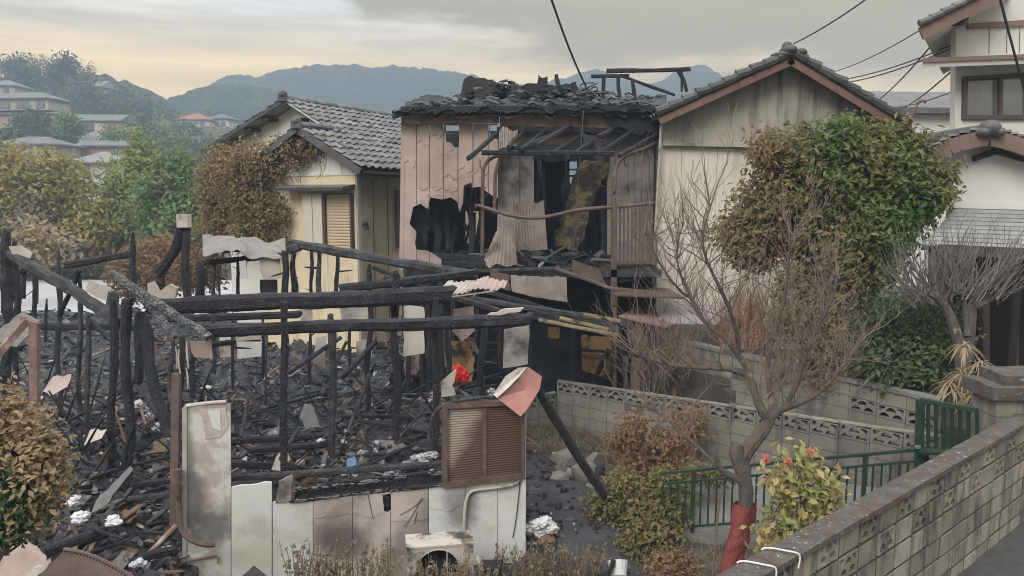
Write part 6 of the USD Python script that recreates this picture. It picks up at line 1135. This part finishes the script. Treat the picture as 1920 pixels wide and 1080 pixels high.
# near wall along the road
dN = V(.768, .640, 0); p1 = P(1669, 944, 5.6); N0, N1 = p1 - dN * 3.0, p1 + dN * 3.6
NW, nt = block_wall("roadside_block_wall", "mossy roadside block wall with checkered openwork blocks at the lower right", N0, N1, p1[2], p1[2], 9, .31, .20, .12, lambda i, j: (j == 0 and i % 2 == 0) or (j == 1 and i % 2 == 1), "block_near", g=.03, cap=(.045, .035))
e = N1 + dN * .02
sheet("road", [N0 + NW.o * .0 - dN * 2, N1 + dN * 12, N1 + dN * 12 + NW.o * 6, N0 + NW.o * 6 - dN * 2], .80, "asphalt")
for k, (px, py, q) in enumerate([(1437, 1049, 0), (1392, 1076, 0)]):
    s = NW.hit(px + 40, py + 20)[0]; z = p1[2] + .065
    w = thing("wire_tie", ["white wire tied over the wall coping, the upper of two", "white wire tied over the wall coping, the lower of two"][k], "wire", NW.at(s, z, 0)); m = MB(); m.tube(spline([NW.at(s - .05, z - .02, -.165), NW.at(s - .02, z + .005, -.1), NW.at(s + .02, z + .008, 0), NW.at(s + .06, z - .01, .042), NW.at(s + .05, z - .1, .045)], 14), .006, 5); part(w, "loop", m, "wire_pale")
for px, py in ((1545, 985), (1728, 885)):
    pass
# gate pillar
pc = P(1885, 780, 8.1) * V(1, 1, 0)
gp_ = thing("gate_pillar", "grey block gate pillar with a thick dark coping at the top of the ramp", "pillar", pc)
zt = P(1885, 748, 7.9)[2]
for j in range(6):
    m = MB(); m.box(pc + V(0, 0, zt - .1 - .2 * j), (.50, .42, .192)); part(gp_, "block", m, "block")
m = MB(); m.box(pc + V(0, 0, zt - .6), (.48, .40, 1.2)); part(gp_, "mortar_bed", m, "mortar")
for c, s in ((V(.02, 0, zt + .075), (.72, .58, .14)), (V(.10, .05, zt + .20), (.52, .46, .11))):
    b = trimesh.creation.box(s); b = b.subdivide().subdivide(); v = np.asarray(b.vertices); v = v + (meshkit.noise(v * 9, 3)[:, None] - .5) * .02; part(gp_, "coping", (v + pc + c, np.asarray(b.faces)), "cap_moss")
gp2 = Polygon([(WB0[0] - .3, WB0[1] + .25), (WB1[0], WB1[1] + .25), (WB1[0] + .5, WB1[1] - .2), tuple((N1 + dN * 1.6 - NW.o * .1)[:2]), tuple((N1 + dN * 11 - NW.o * .1)[:2]), (15, 15.5), (WB0[0] + .2, 15.0)]).buffer(0)
gt_ = trimesh.creation.extrude_polygon(gp2, 1.25, engine="earcut"); single("garden_terrace", gt_, "soil", kind="structure")
# ramp and railings
RA, RB = P(1240, 1006, 9.15), P(1800, 900, 8.45)
ra, rb = RA * V(1, 1, 0), RB * V(1, 1, 0); za, zb_ = 0.02, .62
bk = unit(WA1 - WA0) * 0
ia, ib = V(*(WA0 + (WA1 - WA0) * .32)[:2], 0), V(*WA1[:2], 0)
v = np.array([ra + V(0, 0, za), rb + V(0, 0, zb_), ib + V(0, 0, zb_), ia + V(0, 0, za), ra + V(0, 0, -.5), rb + V(0, 0, -.5), ib + V(0, 0, -.5), ia + V(0, 0, -.5)])
single("ramp", (v, np.array([(0, 1, 2), (0, 2, 3), (0, 4, 5), (0, 5, 1), (3, 2, 6), (3, 6, 7), (0, 3, 7), (0, 7, 4), (1, 5, 6), (1, 6, 2)])), "concrete", kind="structure")
rl = thing("green_railing", "long green steel railing running down along the ramp", "railing", ra)
def lp(t, z): return ra + (rb - ra) * t + V(0, 0, za + (zb_ - za) * t + z)
for z, r in ((.80, .02), (.66, .015), (.06, .015)): m = MB(); m.bar(lp(0, z), lp(1.0, z), r * 2, r * 1.6); part(rl, "rail", m, "rail_green")
n = 36
for k in range(n + 1):
    t = k / n; big = k % 7 == 4; m = MB(); m.bar(lp(t, -.02 if big else .06), lp(t, .80 if big else .66), .042 if big else .02, .04 if big else .018, up=(0, 1, 0)); part(rl, "post" if big else "baluster", m, "rail_green")
ug = thing("green_gate_railing", "tall green balustrade panel beside the gate pillar", "railing", P(1727, 850, 8.5))
U0, U1, L0, L1 = P(1726, 750, 8.5), P(1832, 770, 8.0), P(1726, 842, 8.5), P(1832, 852, 8.0)
for a, b in ((U0, U1), (L0, L1)): m = MB(); m.bar(a, b, .05, .05); part(ug, "rail", m, "rail_green")
for k in range(8):
    t = k / 7; m = MB(); m.bar(U0 + (U1 - U0) * t, L0 + (L1 - L0) * t - V(0, 0, .5 if k == 0 else 0), .075 if k == 0 else .032, .07 if k == 0 else .03, up=(0, 1, 0)); part(ug, "post" if k == 0 else "baluster", m, "rail_green")
m = MB(); m.add(*slab([P(1722, 838, 8.55), P(1722, 848, 8.4), P(1810, 850, 7.9), P(1815, 838, 8.3)], .03)); part(ug, "landing_plate", m, "rail_green")
m = MB(); m.tube([P(1721, 840, 8.4), P(1721, 836, 8.4)], .035, 10); part(ug, "post_cap", m, "bit_metal")

# ================================================================ stones, bags, pots
rng = np.random.default_rng(12)
def rock_mesh(c, s, seed):
    r = np.random.default_rng(seed); pts = r.normal(size=(26, 3)); pts /= np.linalg.norm(pts, axis=1, keepdims=True); h = trimesh.convex.convex_hull(pts * r.uniform(.75, 1.05, (26, 1))); h = h.subdivide().subdivide(); v = np.asarray(h.vertices)
    return (v + (meshkit.noise(v * 4 + seed, seed)[:, None] - .5) * v * .16) * np.asarray(s) * .95 + np.asarray(c), np.asarray(h.faces)
for k, (px, py, w, h, y) in enumerate([(1096, 905, 30, 40, 11.0), (1072, 905, 16, 28, 11.2), (1050, 905, 22, 16, 11.0), (1060, 868, 36, 20, 11.8), (1050, 890, 12, 30, 11.4), (1155, 912, 26, 20, 10.6), (1000, 925, 18, 9, 10.6), (1112, 930, 20, 24, 10.7), (1120, 872, 30, 22, 11.8)]):
    s = w * y / FPX, w * y / FPX * .8, h * y / FPX
    lb = ["large upright grey rock at the foot of the leaning pole", "narrow brown rock left of the largest rock", "flat pointed grey rock near the fallen log", "broad broken rock at the back of the rock pile", "thin upright slab left of the rock pile", "round pale boulder right of the leaning pole", "small rounded stone on the sooty path", "small rock between the pole foot and the largest rock", "dark rock under the brown shrub"][k]
    single("rock", rock_mesh(P(px, py - 6, y), np.array(s) * 1.15, 60 + k), "stone", lb, "rock", smooth=35)
single("fallen_log", rough_bar(P(985, 925, 10.6), P(1052, 890, 11.2), .12), "char", "charred log lying on the sooty path left of the rocks", "log")
m = MB()
for k, (px, py, r) in enumerate([(1005, 985, .07), (1020, 980, .08), (1032, 990, .07), (1012, 998, .06), (992, 992, .06)]): m.add(*crumple(P(px, py, 9.0), (r * 1.3, r, r), 90 + k, 3))
single("plastic_bag", m, "bag_white", "crumpled white plastic bags at the corner of the front wall", "bag", smooth=60)
m = MB(); m.add(*crumple(P(1025, 1015, 8.9), (.1, .08, .07), 97, 3)); single("orange_scrap", m, "leaf_rust", "small orange brown scrap below the white bags", "scrap")
def path_bits(n, mat, name, label, smin, smax, seed):
    rng = np.random.default_rng(seed); m = MB()
    for _ in range(n):
        x, y = rng.uniform(.1, 1.9), rng.uniform(8.2, 13.2); s = rng.uniform(smin, smax); m.add(*crumple((x, y, float(ground_z(np.array(x), np.array(y))) + .05), s * rng.uniform(.5, 1.3, 3), seed + _, 1))
    single(name, m, mat, label, "debris", kind="stuff")
path_bits(60, "stone", "path_gravel", "small stones and clods on the sooty path", .01, .03, 300); path_bits(220, "bit_dark", "path_cinders", "black cinders on the sooty path", .015, .05, 700); path_bits(30, "bit_pale", "path_chips", "pale chips on the sooty path", .01, .025, 900)
t = thing("plant_pot", "dark square plant pot at the foot of the front wall", "pot", P(922, 1075, 8.2)); m = MB(); m.box(P(922, 1074, 8.2), (.22, .18, .2)); part(t, "pot", m, "black_plastic"); m = MB(); m.box(P(922, 1060, 8.2), (.26, .22, .03)); part(t, "rim", m, "black_plastic")
t = thing("bent_bucket", "bent pale tin bucket beside the path at the bottom", "bucket", P(1160, 1070, 8.2)); m = MB(); m.tube([P(1160, 1080, 8.2), P(1158, 1052, 8.3)], [.09, .12], 14, cap=False); part(t, "body", m, "bag_white"); m = MB(); m.tube(spline([P(1150, 1050, 8.2), P(1140, 1075, 8.1), P(1120, 1080, 8.1)], 8), .03, 6); part(t, "handle", m, "char")
# ================================================================ vegetation, right
gt = lambda px, py, y, rx, ry, k=.8: (P(px, py, y), (rx * y / FPX, rx * y / FPX * k, ry * y / FPX))
BYD = 11.8
bb = [gt(a[0] - 12, a[1] + 8, a[2], a[3] * .86, a[4] * .88) for a in [(1600, 330, BYD, 110, 85), (1500, 350, BYD, 90, 90), (1680, 370, BYD, 90, 90), (1560, 440, BYD - .2, 110, 75), (1650, 450, BYD - .2, 90, 70), (1450, 400, BYD, 70, 80), (1480, 290, BYD, 60, 50), (1620, 275, BYD + .1, 70, 45), (1700, 300, BYD, 60, 45), (1740, 350, BYD, 40, 50), (1420, 450, BYD, 50, 50), (1560, 265, BYD, 50, 35), (1680, 262, BYD + .2, 30, 25)]]
_r = np.random.default_rng(14)
for _ in range(75):
    b_ = bb[_r.integers(13)]; d_ = _r.normal(size=3); d_ /= np.linalg.norm(d_); bb.append((b_[0] + d_ * b_[1] * _r.uniform(.8, 1.12), _r.uniform(.12, .30) * V(1, 1, _r.uniform(.6, 1.0)), .06))
bt = thing("evergreen_bush_tree", "large round evergreen tree, green on the right and scorched brown on the left", "tree", P(1600, 600, BYD) * V(1, 1, 0) + V(0, 0, 1.2))
rng = np.random.default_rng(4)
lv, lf = leaves(rng, bb, 40000, .06, shell=.4, up=.4, aspect=.42)
cx = lv.reshape(-1, 4, 3).mean(1); brown = (cx[:, 0] - P(1500, 350, BYD)[0]) / 1.0 + rng.normal(0, .35, len(cx)) + (cx[:, 2] - P(1500, 350, BYD)[2]) * .12 < 0
for nm, sel, mt in (("green_leaves", ~brown, "leaf_bush"), ("scorched_leaves", brown, "leaf_scorched")):
    vs = lv.reshape(-1, 4, 3)[sel].reshape(-1, 3); k = np.arange(sel.sum())[:, None] * 4; part(bt, nm, (vs, np.concatenate([k + [0, 1, 2], k + [0, 2, 3]])), mt)
m = MB(); base = P(1590, 640, BYD) * V(1, 1, 0) + V(0, 0, 1.2)
for tp in ((1500, 400), (1600, 360), (1680, 400), (1560, 450), (1640, 440)): q = P(*tp, BYD); m.tube(spline([base, base * .5 + q * .5 + V(0, 0, .1), q], 8), np.linspace(.09, .03, 8), 6)
for px, py in ((1510, 240), (1590, 232), (1560, 238), (1700, 235), (1520, 262), (1640, 232)): m.tube([P(px, py + 60, BYD), P(px + 2, py, BYD)], .012, 4)
part(bt, "trunk", m, "bark_dark")
sp = [(P(px, py, BYD), (.07, .07, .2)) for px, py in ((1510, 250), (1590, 240), (1560, 246), (1700, 242), (1500, 268), (1640, 240), (1540, 262))]
for q in sp: part(bt, "top_shoot", leaves(rng, [q], 60, .06), "leaf_scorched")

def shrub(label, blobs, n, size, mat, seed, stems=0, stem_mat="twig_red", cat="shrub", name="shrub", group=None, **kw):
    rng = np.random.default_rng(seed); lo = min(b[0][2] - b[1][2] for b in blobs); c = V(*np.mean([b[0][:2] for b in blobs], 0), lo)
    t = thing(name, label, cat, c, group); part(t, "foliage", leaves(rng, blobs, n, size, **kw), mat)
    if stems:
        m = MB()
        for _ in range(stems):
            b = blobs[rng.integers(len(blobs))]; q = b[0] + rng.normal(0, .55, 3) * np.array(b[1]); s = V(b[0][0], b[0][1], lo) + rng.normal(0, .08, 3) * V(1, 1, 0); m.tube(spline([s, (s + q) / 2 + rng.normal(0, .05, 3), q], 6), np.linspace(.012, .004, 6), 3, cap=False)
        part(t, "stem", m, stem_mat)
    return t
shrub("dark green conifer like shrub below the evergreen tree", [gt(*a) for a in [(1690, 600, 10.8, 80, 45), (1740, 630, 10.7, 55, 50), (1640, 620, 10.9, 50, 45), (1760, 590, 10.7, 36, 34)]], 8000, .05, "leaf_conifer", 61, 20, "bark_dark", aspect=.25)
shrub("dark leafy shrub with pale dead leaves on top of the higher block wall", [gt(*a) for a in [(1660, 680, 10.6, 50, 42), (1720, 690, 10.4, 60, 48), (1770, 680, 10.3, 36, 44), (1620, 660, 10.8, 36, 36)]], 5500, .055, "leaf_shrub", 62, 16, "bark_dark")
shrub("yellow brown withered shrub left of the conifer like shrub", [gt(*a) for a in [(1560, 620, 11.2, 70, 60), (1530, 580, 11.2, 40, 40), (1500, 540, 11.4, 50, 50), (1580, 540, 11.3, 50, 44), (1470, 600, 11.5, 40, 50), (1600, 680, 11.0, 50, 40), (1540, 690, 11.1, 50, 40)]], 5200, .045, "leaf_brown", 63, 110, "twig_red", shell=.3)
t = thing("twiggy_shrub", "dense rust red bare twigs against the cream gable wall", "shrub", P(1400, 650, 12.4)); rng = np.random.default_rng(64); m = MB()
for k in range(120):
    p = P(rng.uniform(1355, 1450), 655, 12.4 + rng.normal(0, .15)); grow(rng, m, p, V(rng.normal(0, .16), rng.normal(0, .15), 1), rng.uniform(.5, .9), .011, 1, .3, (2, 3), .3, .6)
part(t, "twigs", m, "twig_rust")
m = MB(); tw2 = thing("twiggy_shrub", "tangled reddish bare twigs in front of the rusty canopy sheets", "shrub", P(1230, 680, 12.9)); rng = np.random.default_rng(65)
for k in range(70):
    p = P(rng.uniform(1200, 1290), rng.uniform(690, 720), 12.7 + rng.normal(0, .2)); grow(rng, m, p, V(rng.normal(-.35, .45), rng.normal(-.2, .3), .9), rng.uniform(.45, .8), .012, 2, .5, (2, 3), .1, .6)
part(tw2, "twigs", m, "twig_red")
# pollarded tree
pt = thing("pollarded_tree", "bare pollarded tree with two stems and a dense broom of grey twigs", "tree", P(1800, 730, 9.9)); rng = np.random.default_rng(66)
m = MB()
stems = [[(1798, 760), (1803, 700), (1800, 655), (1788, 610), (1772, 575), (1748, 550)], [(1803, 700), (1815, 640), (1820, 600), (1826, 565), (1850, 540)], [(1815, 630), (1810, 580), (1800, 548)], [(1772, 575), (1780, 550), (1785, 535)], [(1826, 575), (1842, 570), (1868, 556)], [(1772, 576), (1750, 570), (1725, 562)]]
for s, (r0, r1) in zip(stems, [(.095, .05), (.085, .05), (.05, .035), (.04, .03), (.045, .025), (.04, .025)]): m.tube(spline([P(a, b, 9.8 + rng.normal(0, .04)) for a, b in s], 12), np.linspace(r0, r1, 12), 8)
part(pt, "trunk", m, "bark_grey"); m = MB(); heads = [(1748, 550), (1800, 548), (1850, 540), (1785, 535), (1868, 556), (1725, 562), (1770, 560), (1825, 560)]
for k in range(230):
    h = heads[k % len(heads)]; p = P(h[0] + rng.normal(0, 9), h[1] + rng.normal(0, 6), 9.8 + rng.normal(0, .12)); dx = (h[0] - 1800) / 95
    grow(rng, m, p, V(dx + rng.normal(0, .42), rng.normal(0, .45), 1.0), rng.uniform(.25, .65), .010, 1, .35, (1, 3), .25, .62, 4, .1)
part(pt, "twigs", m, "twig_grey")
# withered pale plant
def straps(label, groups, mat, seed, n=40, L=.26, name="withered_plant", w=.011, cat="plant"):
    rng = np.random.default_rng(seed); t = thing(name, label, cat, P(*groups[0])); m = MB()
    for gpx, gpy, gy in groups:
        c = P(gpx, gpy, gy)
        for _ in range(n):
            d = unit(V(rng.normal(0, 1), rng.normal(0, .8), rng.uniform(-.2, .9))); l = L * rng.uniform(.6, 1.2); pts = np.array([c + d * l * s + V(0, 0, -l * .9 * s * s) for s in np.linspace(0, 1, 5)]); sd_ = unit(np.cross(d, V(0, 0, 1))); ww = w * np.array([.5, 1, .9, .6, .1])[:, None]
            v = np.vstack([pts + sd_ * ww, pts - sd_ * ww]); f = [(i, i + 1, i + 6) for i in range(4)] + [(i, i + 6, i + 5) for i in range(4)]; m.add(v, np.array(f))
    part(t, "leaf_blades", m, mat); return t
straps("pale straw coloured withered plant at the foot of the pollarded tree", [(1808, 650, 9.1), (1838, 682, 9.0), (1790, 735, 8.9), (1822, 740, 8.8), (1805, 700, 9.0), (1840, 735, 8.8), (1780, 720, 9)], "leaf_pale", 67)
# bare tree in front
ft = thing("bare_tree", "bare garden tree with a twisted grey trunk and its foot wrapped in red cloth", "tree", P(1385, 1100, 7.2)); rng = np.random.default_rng(68)
D7 = 7.2; m = MB()
def limb(pts, r0, r1, n=16, sides=9, dy=0.0, ylist=None):
    q = spline([P(a, b, D7 + (ylist[k] if ylist else dy)) for k, (a, b) in enumerate(pts)], n); m.tube(q, np.linspace(r0, r1, n) * (1 + .5 * (meshkit.noise(q * 13, 3) - .5)), sides); return q
trunk = limb([(1358, 1180), (1368, 1090), (1380, 1025), (1394, 965), (1398, 915), (1392, 872), (1405, 838), (1428, 810), (1440, 785)], .078, .066, 40)
limb([(1392, 880), (1382, 850), (1384, 832)], .075, .07, 8); limb([(1396, 905), (1372, 893), (1352, 880), (1340, 840)], .05, .022, 10)
limbs = [limb([(1440, 785), (1422, 755), (1408, 715), (1385, 665), (1350, 628), (1318, 600), (1300, 560)], .048, .013, 20, ylist=[0, 0, .05, .1, .15, .2, .2]),
         limb([(1440, 788), (1470, 765), (1505, 752), (1540, 730), (1565, 705), (1590, 672), (1618, 630)], .046, .011, 20, ylist=[0, -.05, -.1, -.1, -.1, -.05, 0]),
         limb([(1438, 785), (1446, 750), (1440, 700), (1448, 640), (1470, 560), (1478, 500), (1486, 440)], .036, .008, 20, ylist=[0, .1, .2, .25, .3, .3, .3]),
         limb([(1405, 710), (1370, 694), (1320, 690), (1270, 686), (1225, 676), (1185, 660)], .03, .007, 16, ylist=[.05, 0, -.1, -.1, -.1, -.1]),
         limb([(1385, 665), (1375, 600), (1345, 530), (1320, 470), (1332, 390)], .026, .006, 18, ylist=[.1, .0, -.1, -.1, -.1]),
         limb([(1318, 600), (1290, 545), (1270, 490), (1280, 425)], .018, .005, 14, ylist=[.2, .2, .2, .2]),
         limb([(1470, 765), (1500, 700), (1520, 640), (1550, 580), (1570, 520)], .03, .006, 18, ylist=[-.05, -.1, -.2, -.2, -.2]),
         limb([(1300, 560), (1262, 530), (1230, 480), (1212, 440)], .014, .005, 12, ylist=[.2, .15, .1, .1]),
         limb([(1352, 880), (1300, 830), (1255, 790), (1225, 770)], .018, .006, 12, ylist=[0, .1, .2, .2])]
part(ft, "trunk", m, "bark_grey"); m = MB()
for L_, q in zip([.5] * 9, limbs):
    for k in range(3, len(q)):
        for _ in range(3 if k < 9 else 4):
            d = unit(q[k] - q[k - 1]); s = rng.normal(0, 1, 3) * V(1, .8, .5); nd = unit(d * .5 + s * .75 + V(0, 0, .45)); grow(rng, m, q[k], nd, rng.uniform(.2, .5), rng.uniform(.0035, .0075), 2 if rng.random() < .6 else 1, .45, (1, 3), .22, .7, 4, .13, .0018)
part(ft, "twigs", m, "twig_red")
q = trunk[:]; wz = [p for p in q if p[2] < P(1398, 948, D7)[2]]; wz = np.array(wz); n = len(wz); th2 = np.arange(16) / 16 * 2 * np.pi; ww = []
wr = spline([P(a, b, D7) for a, b in [(1356, 1180), (1367, 1090), (1383, 1015), (1398, 945)]], 26)
for i, p in enumerate(wr):
    for a in th2: r = .098 * (1 + .34 * (meshkit.noise(V(math.cos(a) * 2, math.sin(a) * 2, i * .35), 6) - .5) + .42 * (meshkit.noise(V(math.cos(a) * 5, math.sin(a) * 5, i * .8), 7) - .5)); ww.append(p + V(math.cos(a) * r * 1.05, math.sin(a) * r, 0))
i, j = np.meshgrid(np.arange(25), np.arange(16), indexing="ij"); i, j = i.ravel(), j.ravel(); j2 = (j + 1) % 16; f = np.stack([i * 16 + j, i * 16 + j2, (i + 1) * 16 + j2, (i + 1) * 16 + j], 1); single("trunk_wrap", (np.array(ww), np.vstack([f[:, :3], f[:, [0, 2, 3]]])), "red_wrap", "red cloth wrapped around the foot of the bare garden tree", "cloth", smooth=60)
m = MB(); m.tube(spline([P(1336, 1090, 7.3), P(1342, 1010, 7.3), P(1349, 930, 7.3)], 8), .012, 6); single("bamboo_stake", m, "leaf_dry", "thin pale stake left of the red wrapped trunk", "stake")
# shrubs in front
shrub("brown twiggy shrub in front of the openwork block wall", [gt(*a) for a in [(1210, 820, 11.0, 60, 46), (1260, 830, 10.8, 50, 50), (1170, 830, 11.2, 40, 36), (1225, 870, 10.8, 60, 30), (1290, 790, 10.8, 36, 40)]], 2300, .045, "leaf_rust", 71, 120, "twig_rust", shell=.3)
shrub("bright green and yellow low bush beside the path", [gt(*a) for a in [(1200, 950, 9.5, 56, 36), (1170, 920, 9.7, 44, 24), (1240, 960, 9.3, 46, 34), (1220, 1010, 9.0, 46, 34), (1140, 950, 9.6, 34, 20), (1250, 920, 9.6, 36, 26), (1190, 1030, 9.0, 36, 26)]], 6000, .042, "leaf_low", 72, 20, "twig_red", shell=.6)
shrub("orange brown shrub at the bottom beside the low green bush", [gt(*a) for a in [(1270, 1066, 8.3, 44, 26), (1230, 1076, 8.3, 30, 18)]], 1400, .035, "leaf_rust", 73)
shrub("orange low plant beside the left end of the green railing", [gt(*a) for a in [(1300, 885, 9.9, 34, 14), (1340, 890, 9.9, 26, 12)]], 800, .035, "leaf_low", 74)
cb = [gt(*a) for a in [(1500, 900, 6.4, 42, 40), (1540, 950, 6.4, 46, 36), (1490, 970, 6.4, 42, 40), (1470, 920, 6.5, 30, 30), (1550, 925, 6.4, 34, 26), (1465, 1010, 6.4, 34, 28), (1520, 1000, 6.4, 44, 30), (1505, 868, 6.4, 22, 18)]]
ct = shrub("camellia bush with orange tinged leaves behind the roadside wall", cb, 1500, .046, "leaf_camellia", 75, 26, "twig_red", shell=.55, aspect=.55, fold=.18)
for k, (px, py) in enumerate([(1436, 862), (1520, 848), (1478, 866)]): part(ct, "flower_bud", leaves(np.random.default_rng(k), [(P(px, py, 6.35), (.028, .028, .04))], 26, .026, up=0), "petal")
lb_ = [gt(*a) for a in [(20, 880, 5.6, 66, 76), (52, 920, 5.5, 56, 66), (-40, 900, 5.6, 80, 90), (26, 800, 5.7, 50, 48), (74, 860, 5.6, 40, 50), (6, 975, 5.5, 60, 40), (-20, 780, 5.7, 60, 50)]]
lt = thing("shrub", "broad leaved shrub, green inside and withered at the edge, in the lower left corner", "shrub", P(10, 1040, 5.6)); rng = np.random.default_rng(76)
lv, lf = leaves(rng, lb_, 11000, .033, shell=.6, up=.4, aspect=.48); cx = lv.reshape(-1, 4, 3).mean(1); c0 = P(5, 935, 5.6); q = (cx - c0) / V(.36, .6, .40); brown = np.linalg.norm(q, axis=1) + rng.normal(0, .22, len(cx)) > 1.0
for nm, sel, mt in (("green_leaves", ~brown, "leaf_broad"), ("withered_leaves", brown, "leaf_tan")):
    vs = lv.reshape(-1, 4, 3)[sel].reshape(-1, 3); k = np.arange(sel.sum())[:, None] * 4; part(lt, nm, (vs, np.concatenate([k + [0, 1, 2], k + [0, 2, 3]])), mt)
m = MB()
for k in range(24): b_ = lb_[k % 7]; q = b_[0] + rng.normal(0, .5, 3) * np.array(b_[1]); m.tube(spline([P(10, 1040, 5.6), (P(10, 1040, 5.6) + q) / 2 + rng.normal(0, .04, 3), q], 6), np.linspace(.012, .004, 6), 3, cap=False)
part(lt, "stem", m, "twig_red")
def weeds(label, x0, x1, ytop, y, n, mat, seed):
    rng = np.random.default_rng(seed); m = MB(); t = thing("dry_weeds", label, "weeds", P((x0 + x1) / 2, 1090, y), kind="stuff")
    for _ in range(n):
        px = rng.uniform(x0, x1); yy = y + rng.normal(0, .12); b = P(px, 1100, yy); tp = P(px + rng.normal(0, 12), rng.uniform(ytop, 1075), yy); m.tube(spline([b, (b + tp) / 2 + rng.normal(0, .02, 3), tp], 5), np.linspace(.006, .003, 5), 3, cap=False)
        k = rng.integers(2, 6)
        for _ in range(k):
            c = b + (tp - b) * rng.uniform(.3, 1); m.add(*leaves(rng, [(c, .02)], 2, .028, droop=.6))
    part(t, "stems_and_leaves", m, mat)
weeds("dry weeds in front of the white wall left of the air conditioner", 545, 745, 1005, 7.6, 120, "leaf_dry", 81)
weeds("dry weeds between the front wall corner and the path", 930, 1130, 1010, 8.3, 190, "leaf_dry", 82)
def grass(label, x0, x1, y0, y1, n, h, mat, seed, zf=None):
    rng = np.random.default_rng(seed); t = thing("dry_grass", label, "grass", ((x0 + x1) / 2, (y0 + y1) / 2, 0), kind="stuff"); x, y = rng.uniform(x0, x1, n), rng.uniform(y0, y1, n); z = ground_z(x, y) + .02
    b = np.stack([x, y, z], 1); d = np.stack([rng.normal(0, .5, n), rng.normal(0, .5, n), np.ones(n)], 1); hh = h * rng.uniform(.4, 1.2, (n, 1)); a = rng.uniform(0, 6.28, n); w = np.stack([np.cos(a), np.sin(a), 0 * a], 1) * .006
    mid = b + d * hh * .55; tip = mid + (d * V(1.6, 1.6, .5)) * hh * .5; v = np.stack([b - w, b + w, mid + w * .8, mid - w * .8, tip], 1).reshape(-1, 3); k = np.arange(n)[:, None] * 5
    part(t, "blades", (v, np.concatenate([k + [0, 1, 2], k + [0, 2, 3], k + [3, 2, 4]])), mat)
grass("pale dry grass along the foot of the openwork block wall", .3, 2.2, 12.2, 13.6, 2600, .16, "leaf_dry", 91)
grass("dry grass under the brown twiggy shrub", 1.7, 4.2, 9.6, 12.2, 4200, .2, "leaf_dry", 92)
grass("dry tufts of grass around the bare tree", 1.6, 4.4, 6.8, 9.0, 3000, .16, "leaf_dry", 93)
weeds("dry weeds in front of the air conditioner", 760, 930, 1040, 7.5, 60, "leaf_dry", 83)
# ================================================================ wires and small far things
def cable(label, a, b, r=.012, sag=.2, mat="wire", n=18, name="overhead_wire", cat="wire"):
    t = np.linspace(0, 1, n)[:, None]; q = a + (b - a) * t - V(0, 0, 1) * sag * 4 * t * (1 - t); return single(name, tube(q, r, 5), mat, label, cat)
cable("thick service wire slanting down to the burnt roof", P(1018, -50, 12.0), P(1102, 168, 16.6), .02, .12)
cable("thin wire hanging down in front of the burnt balcony", P(1094, 205, 14.6), P(1074, 480, 14.2), .010, 0)
cable("wire rising from the tiled ridge towards the upper right", P(1488, 82, 14.6), P(1660, -28, 11), .014, .05)
ends = [((1558, 136), (1745, 44)), ((1572, 150), (1800, 78)), ((1578, 156), (1800, 84)), ((1636, 196), (1762, 66)), ((1670, 214), (1790, 128)), ((1648, 202), (1790, 170))]
lbs = ["faint wire to the eave of the tall house, leftmost of the wires there", "upper of two parallel wires above the gable slope", "lower of two parallel wires above the gable slope", "steep dark wire from the gable slope up to the tall eave", "thin wire from the gable slope to below the pent roof", "lowest faint wire beside the tall house"]
for (a, b), l in zip(ends, lbs): cable(l, P(*a, 22), P(*b, 13.2), .012 if "faint" in l else .016, .1)
cable("dark wire crossing the wall and window of the tall house", P(1868, -30, 8.5), P(1945, 250, 9.5), .014, .03)
t = thing("wire_coil", "tangled knot of wires at the top of the burnt roof", "wire", P(1108, 176, 16.5)); m = MB(); rng = np.random.default_rng(31)
for k in range(9): c = P(1104 + 6 * k * .6, 172 + 2.4 * k, 16.3); m.tube(spline([c + rng.normal(0, .16, 3) for _ in range(6)], 20), .016, 4, cap=False)
m.tube(spline([P(1102, 168, 16.5), P(1125, 184, 15.6), P(1150, 198, 15.2), P(1185, 192, 15.0), P(1236, 204, 14.9)], 18), .014, 4); part(t, "loops", m, "wire")
t = thing("bent_roof_pole", "rusty bent pole sticking up behind the tiled gable roof", "pole", P(1708, 240, 17)); m = MB(); m.tube(spline([P(1703, 250, 17), P(1710, 222, 17), P(1718, 200, 17), P(1724, 190, 17), P(1732, 189, 17), P(1735, 194, 17)], 16), .03, 6); part(t, "pole", m, "metal_rust")
far_house("small white house with grey tiled roof behind the evergreen tree", 1730, 300, 24, 3.4, 4, 1.6, "gable", .8, "white_plaster", "tile_grey", .1, drop=4, over=.3)
far_house("distant grey roofed house right of the gable in the valley", 1765, 244, 70, 6, 5, .9, "hip", 1.0, "far_cream", "far_roof_grey", 0, drop=6)
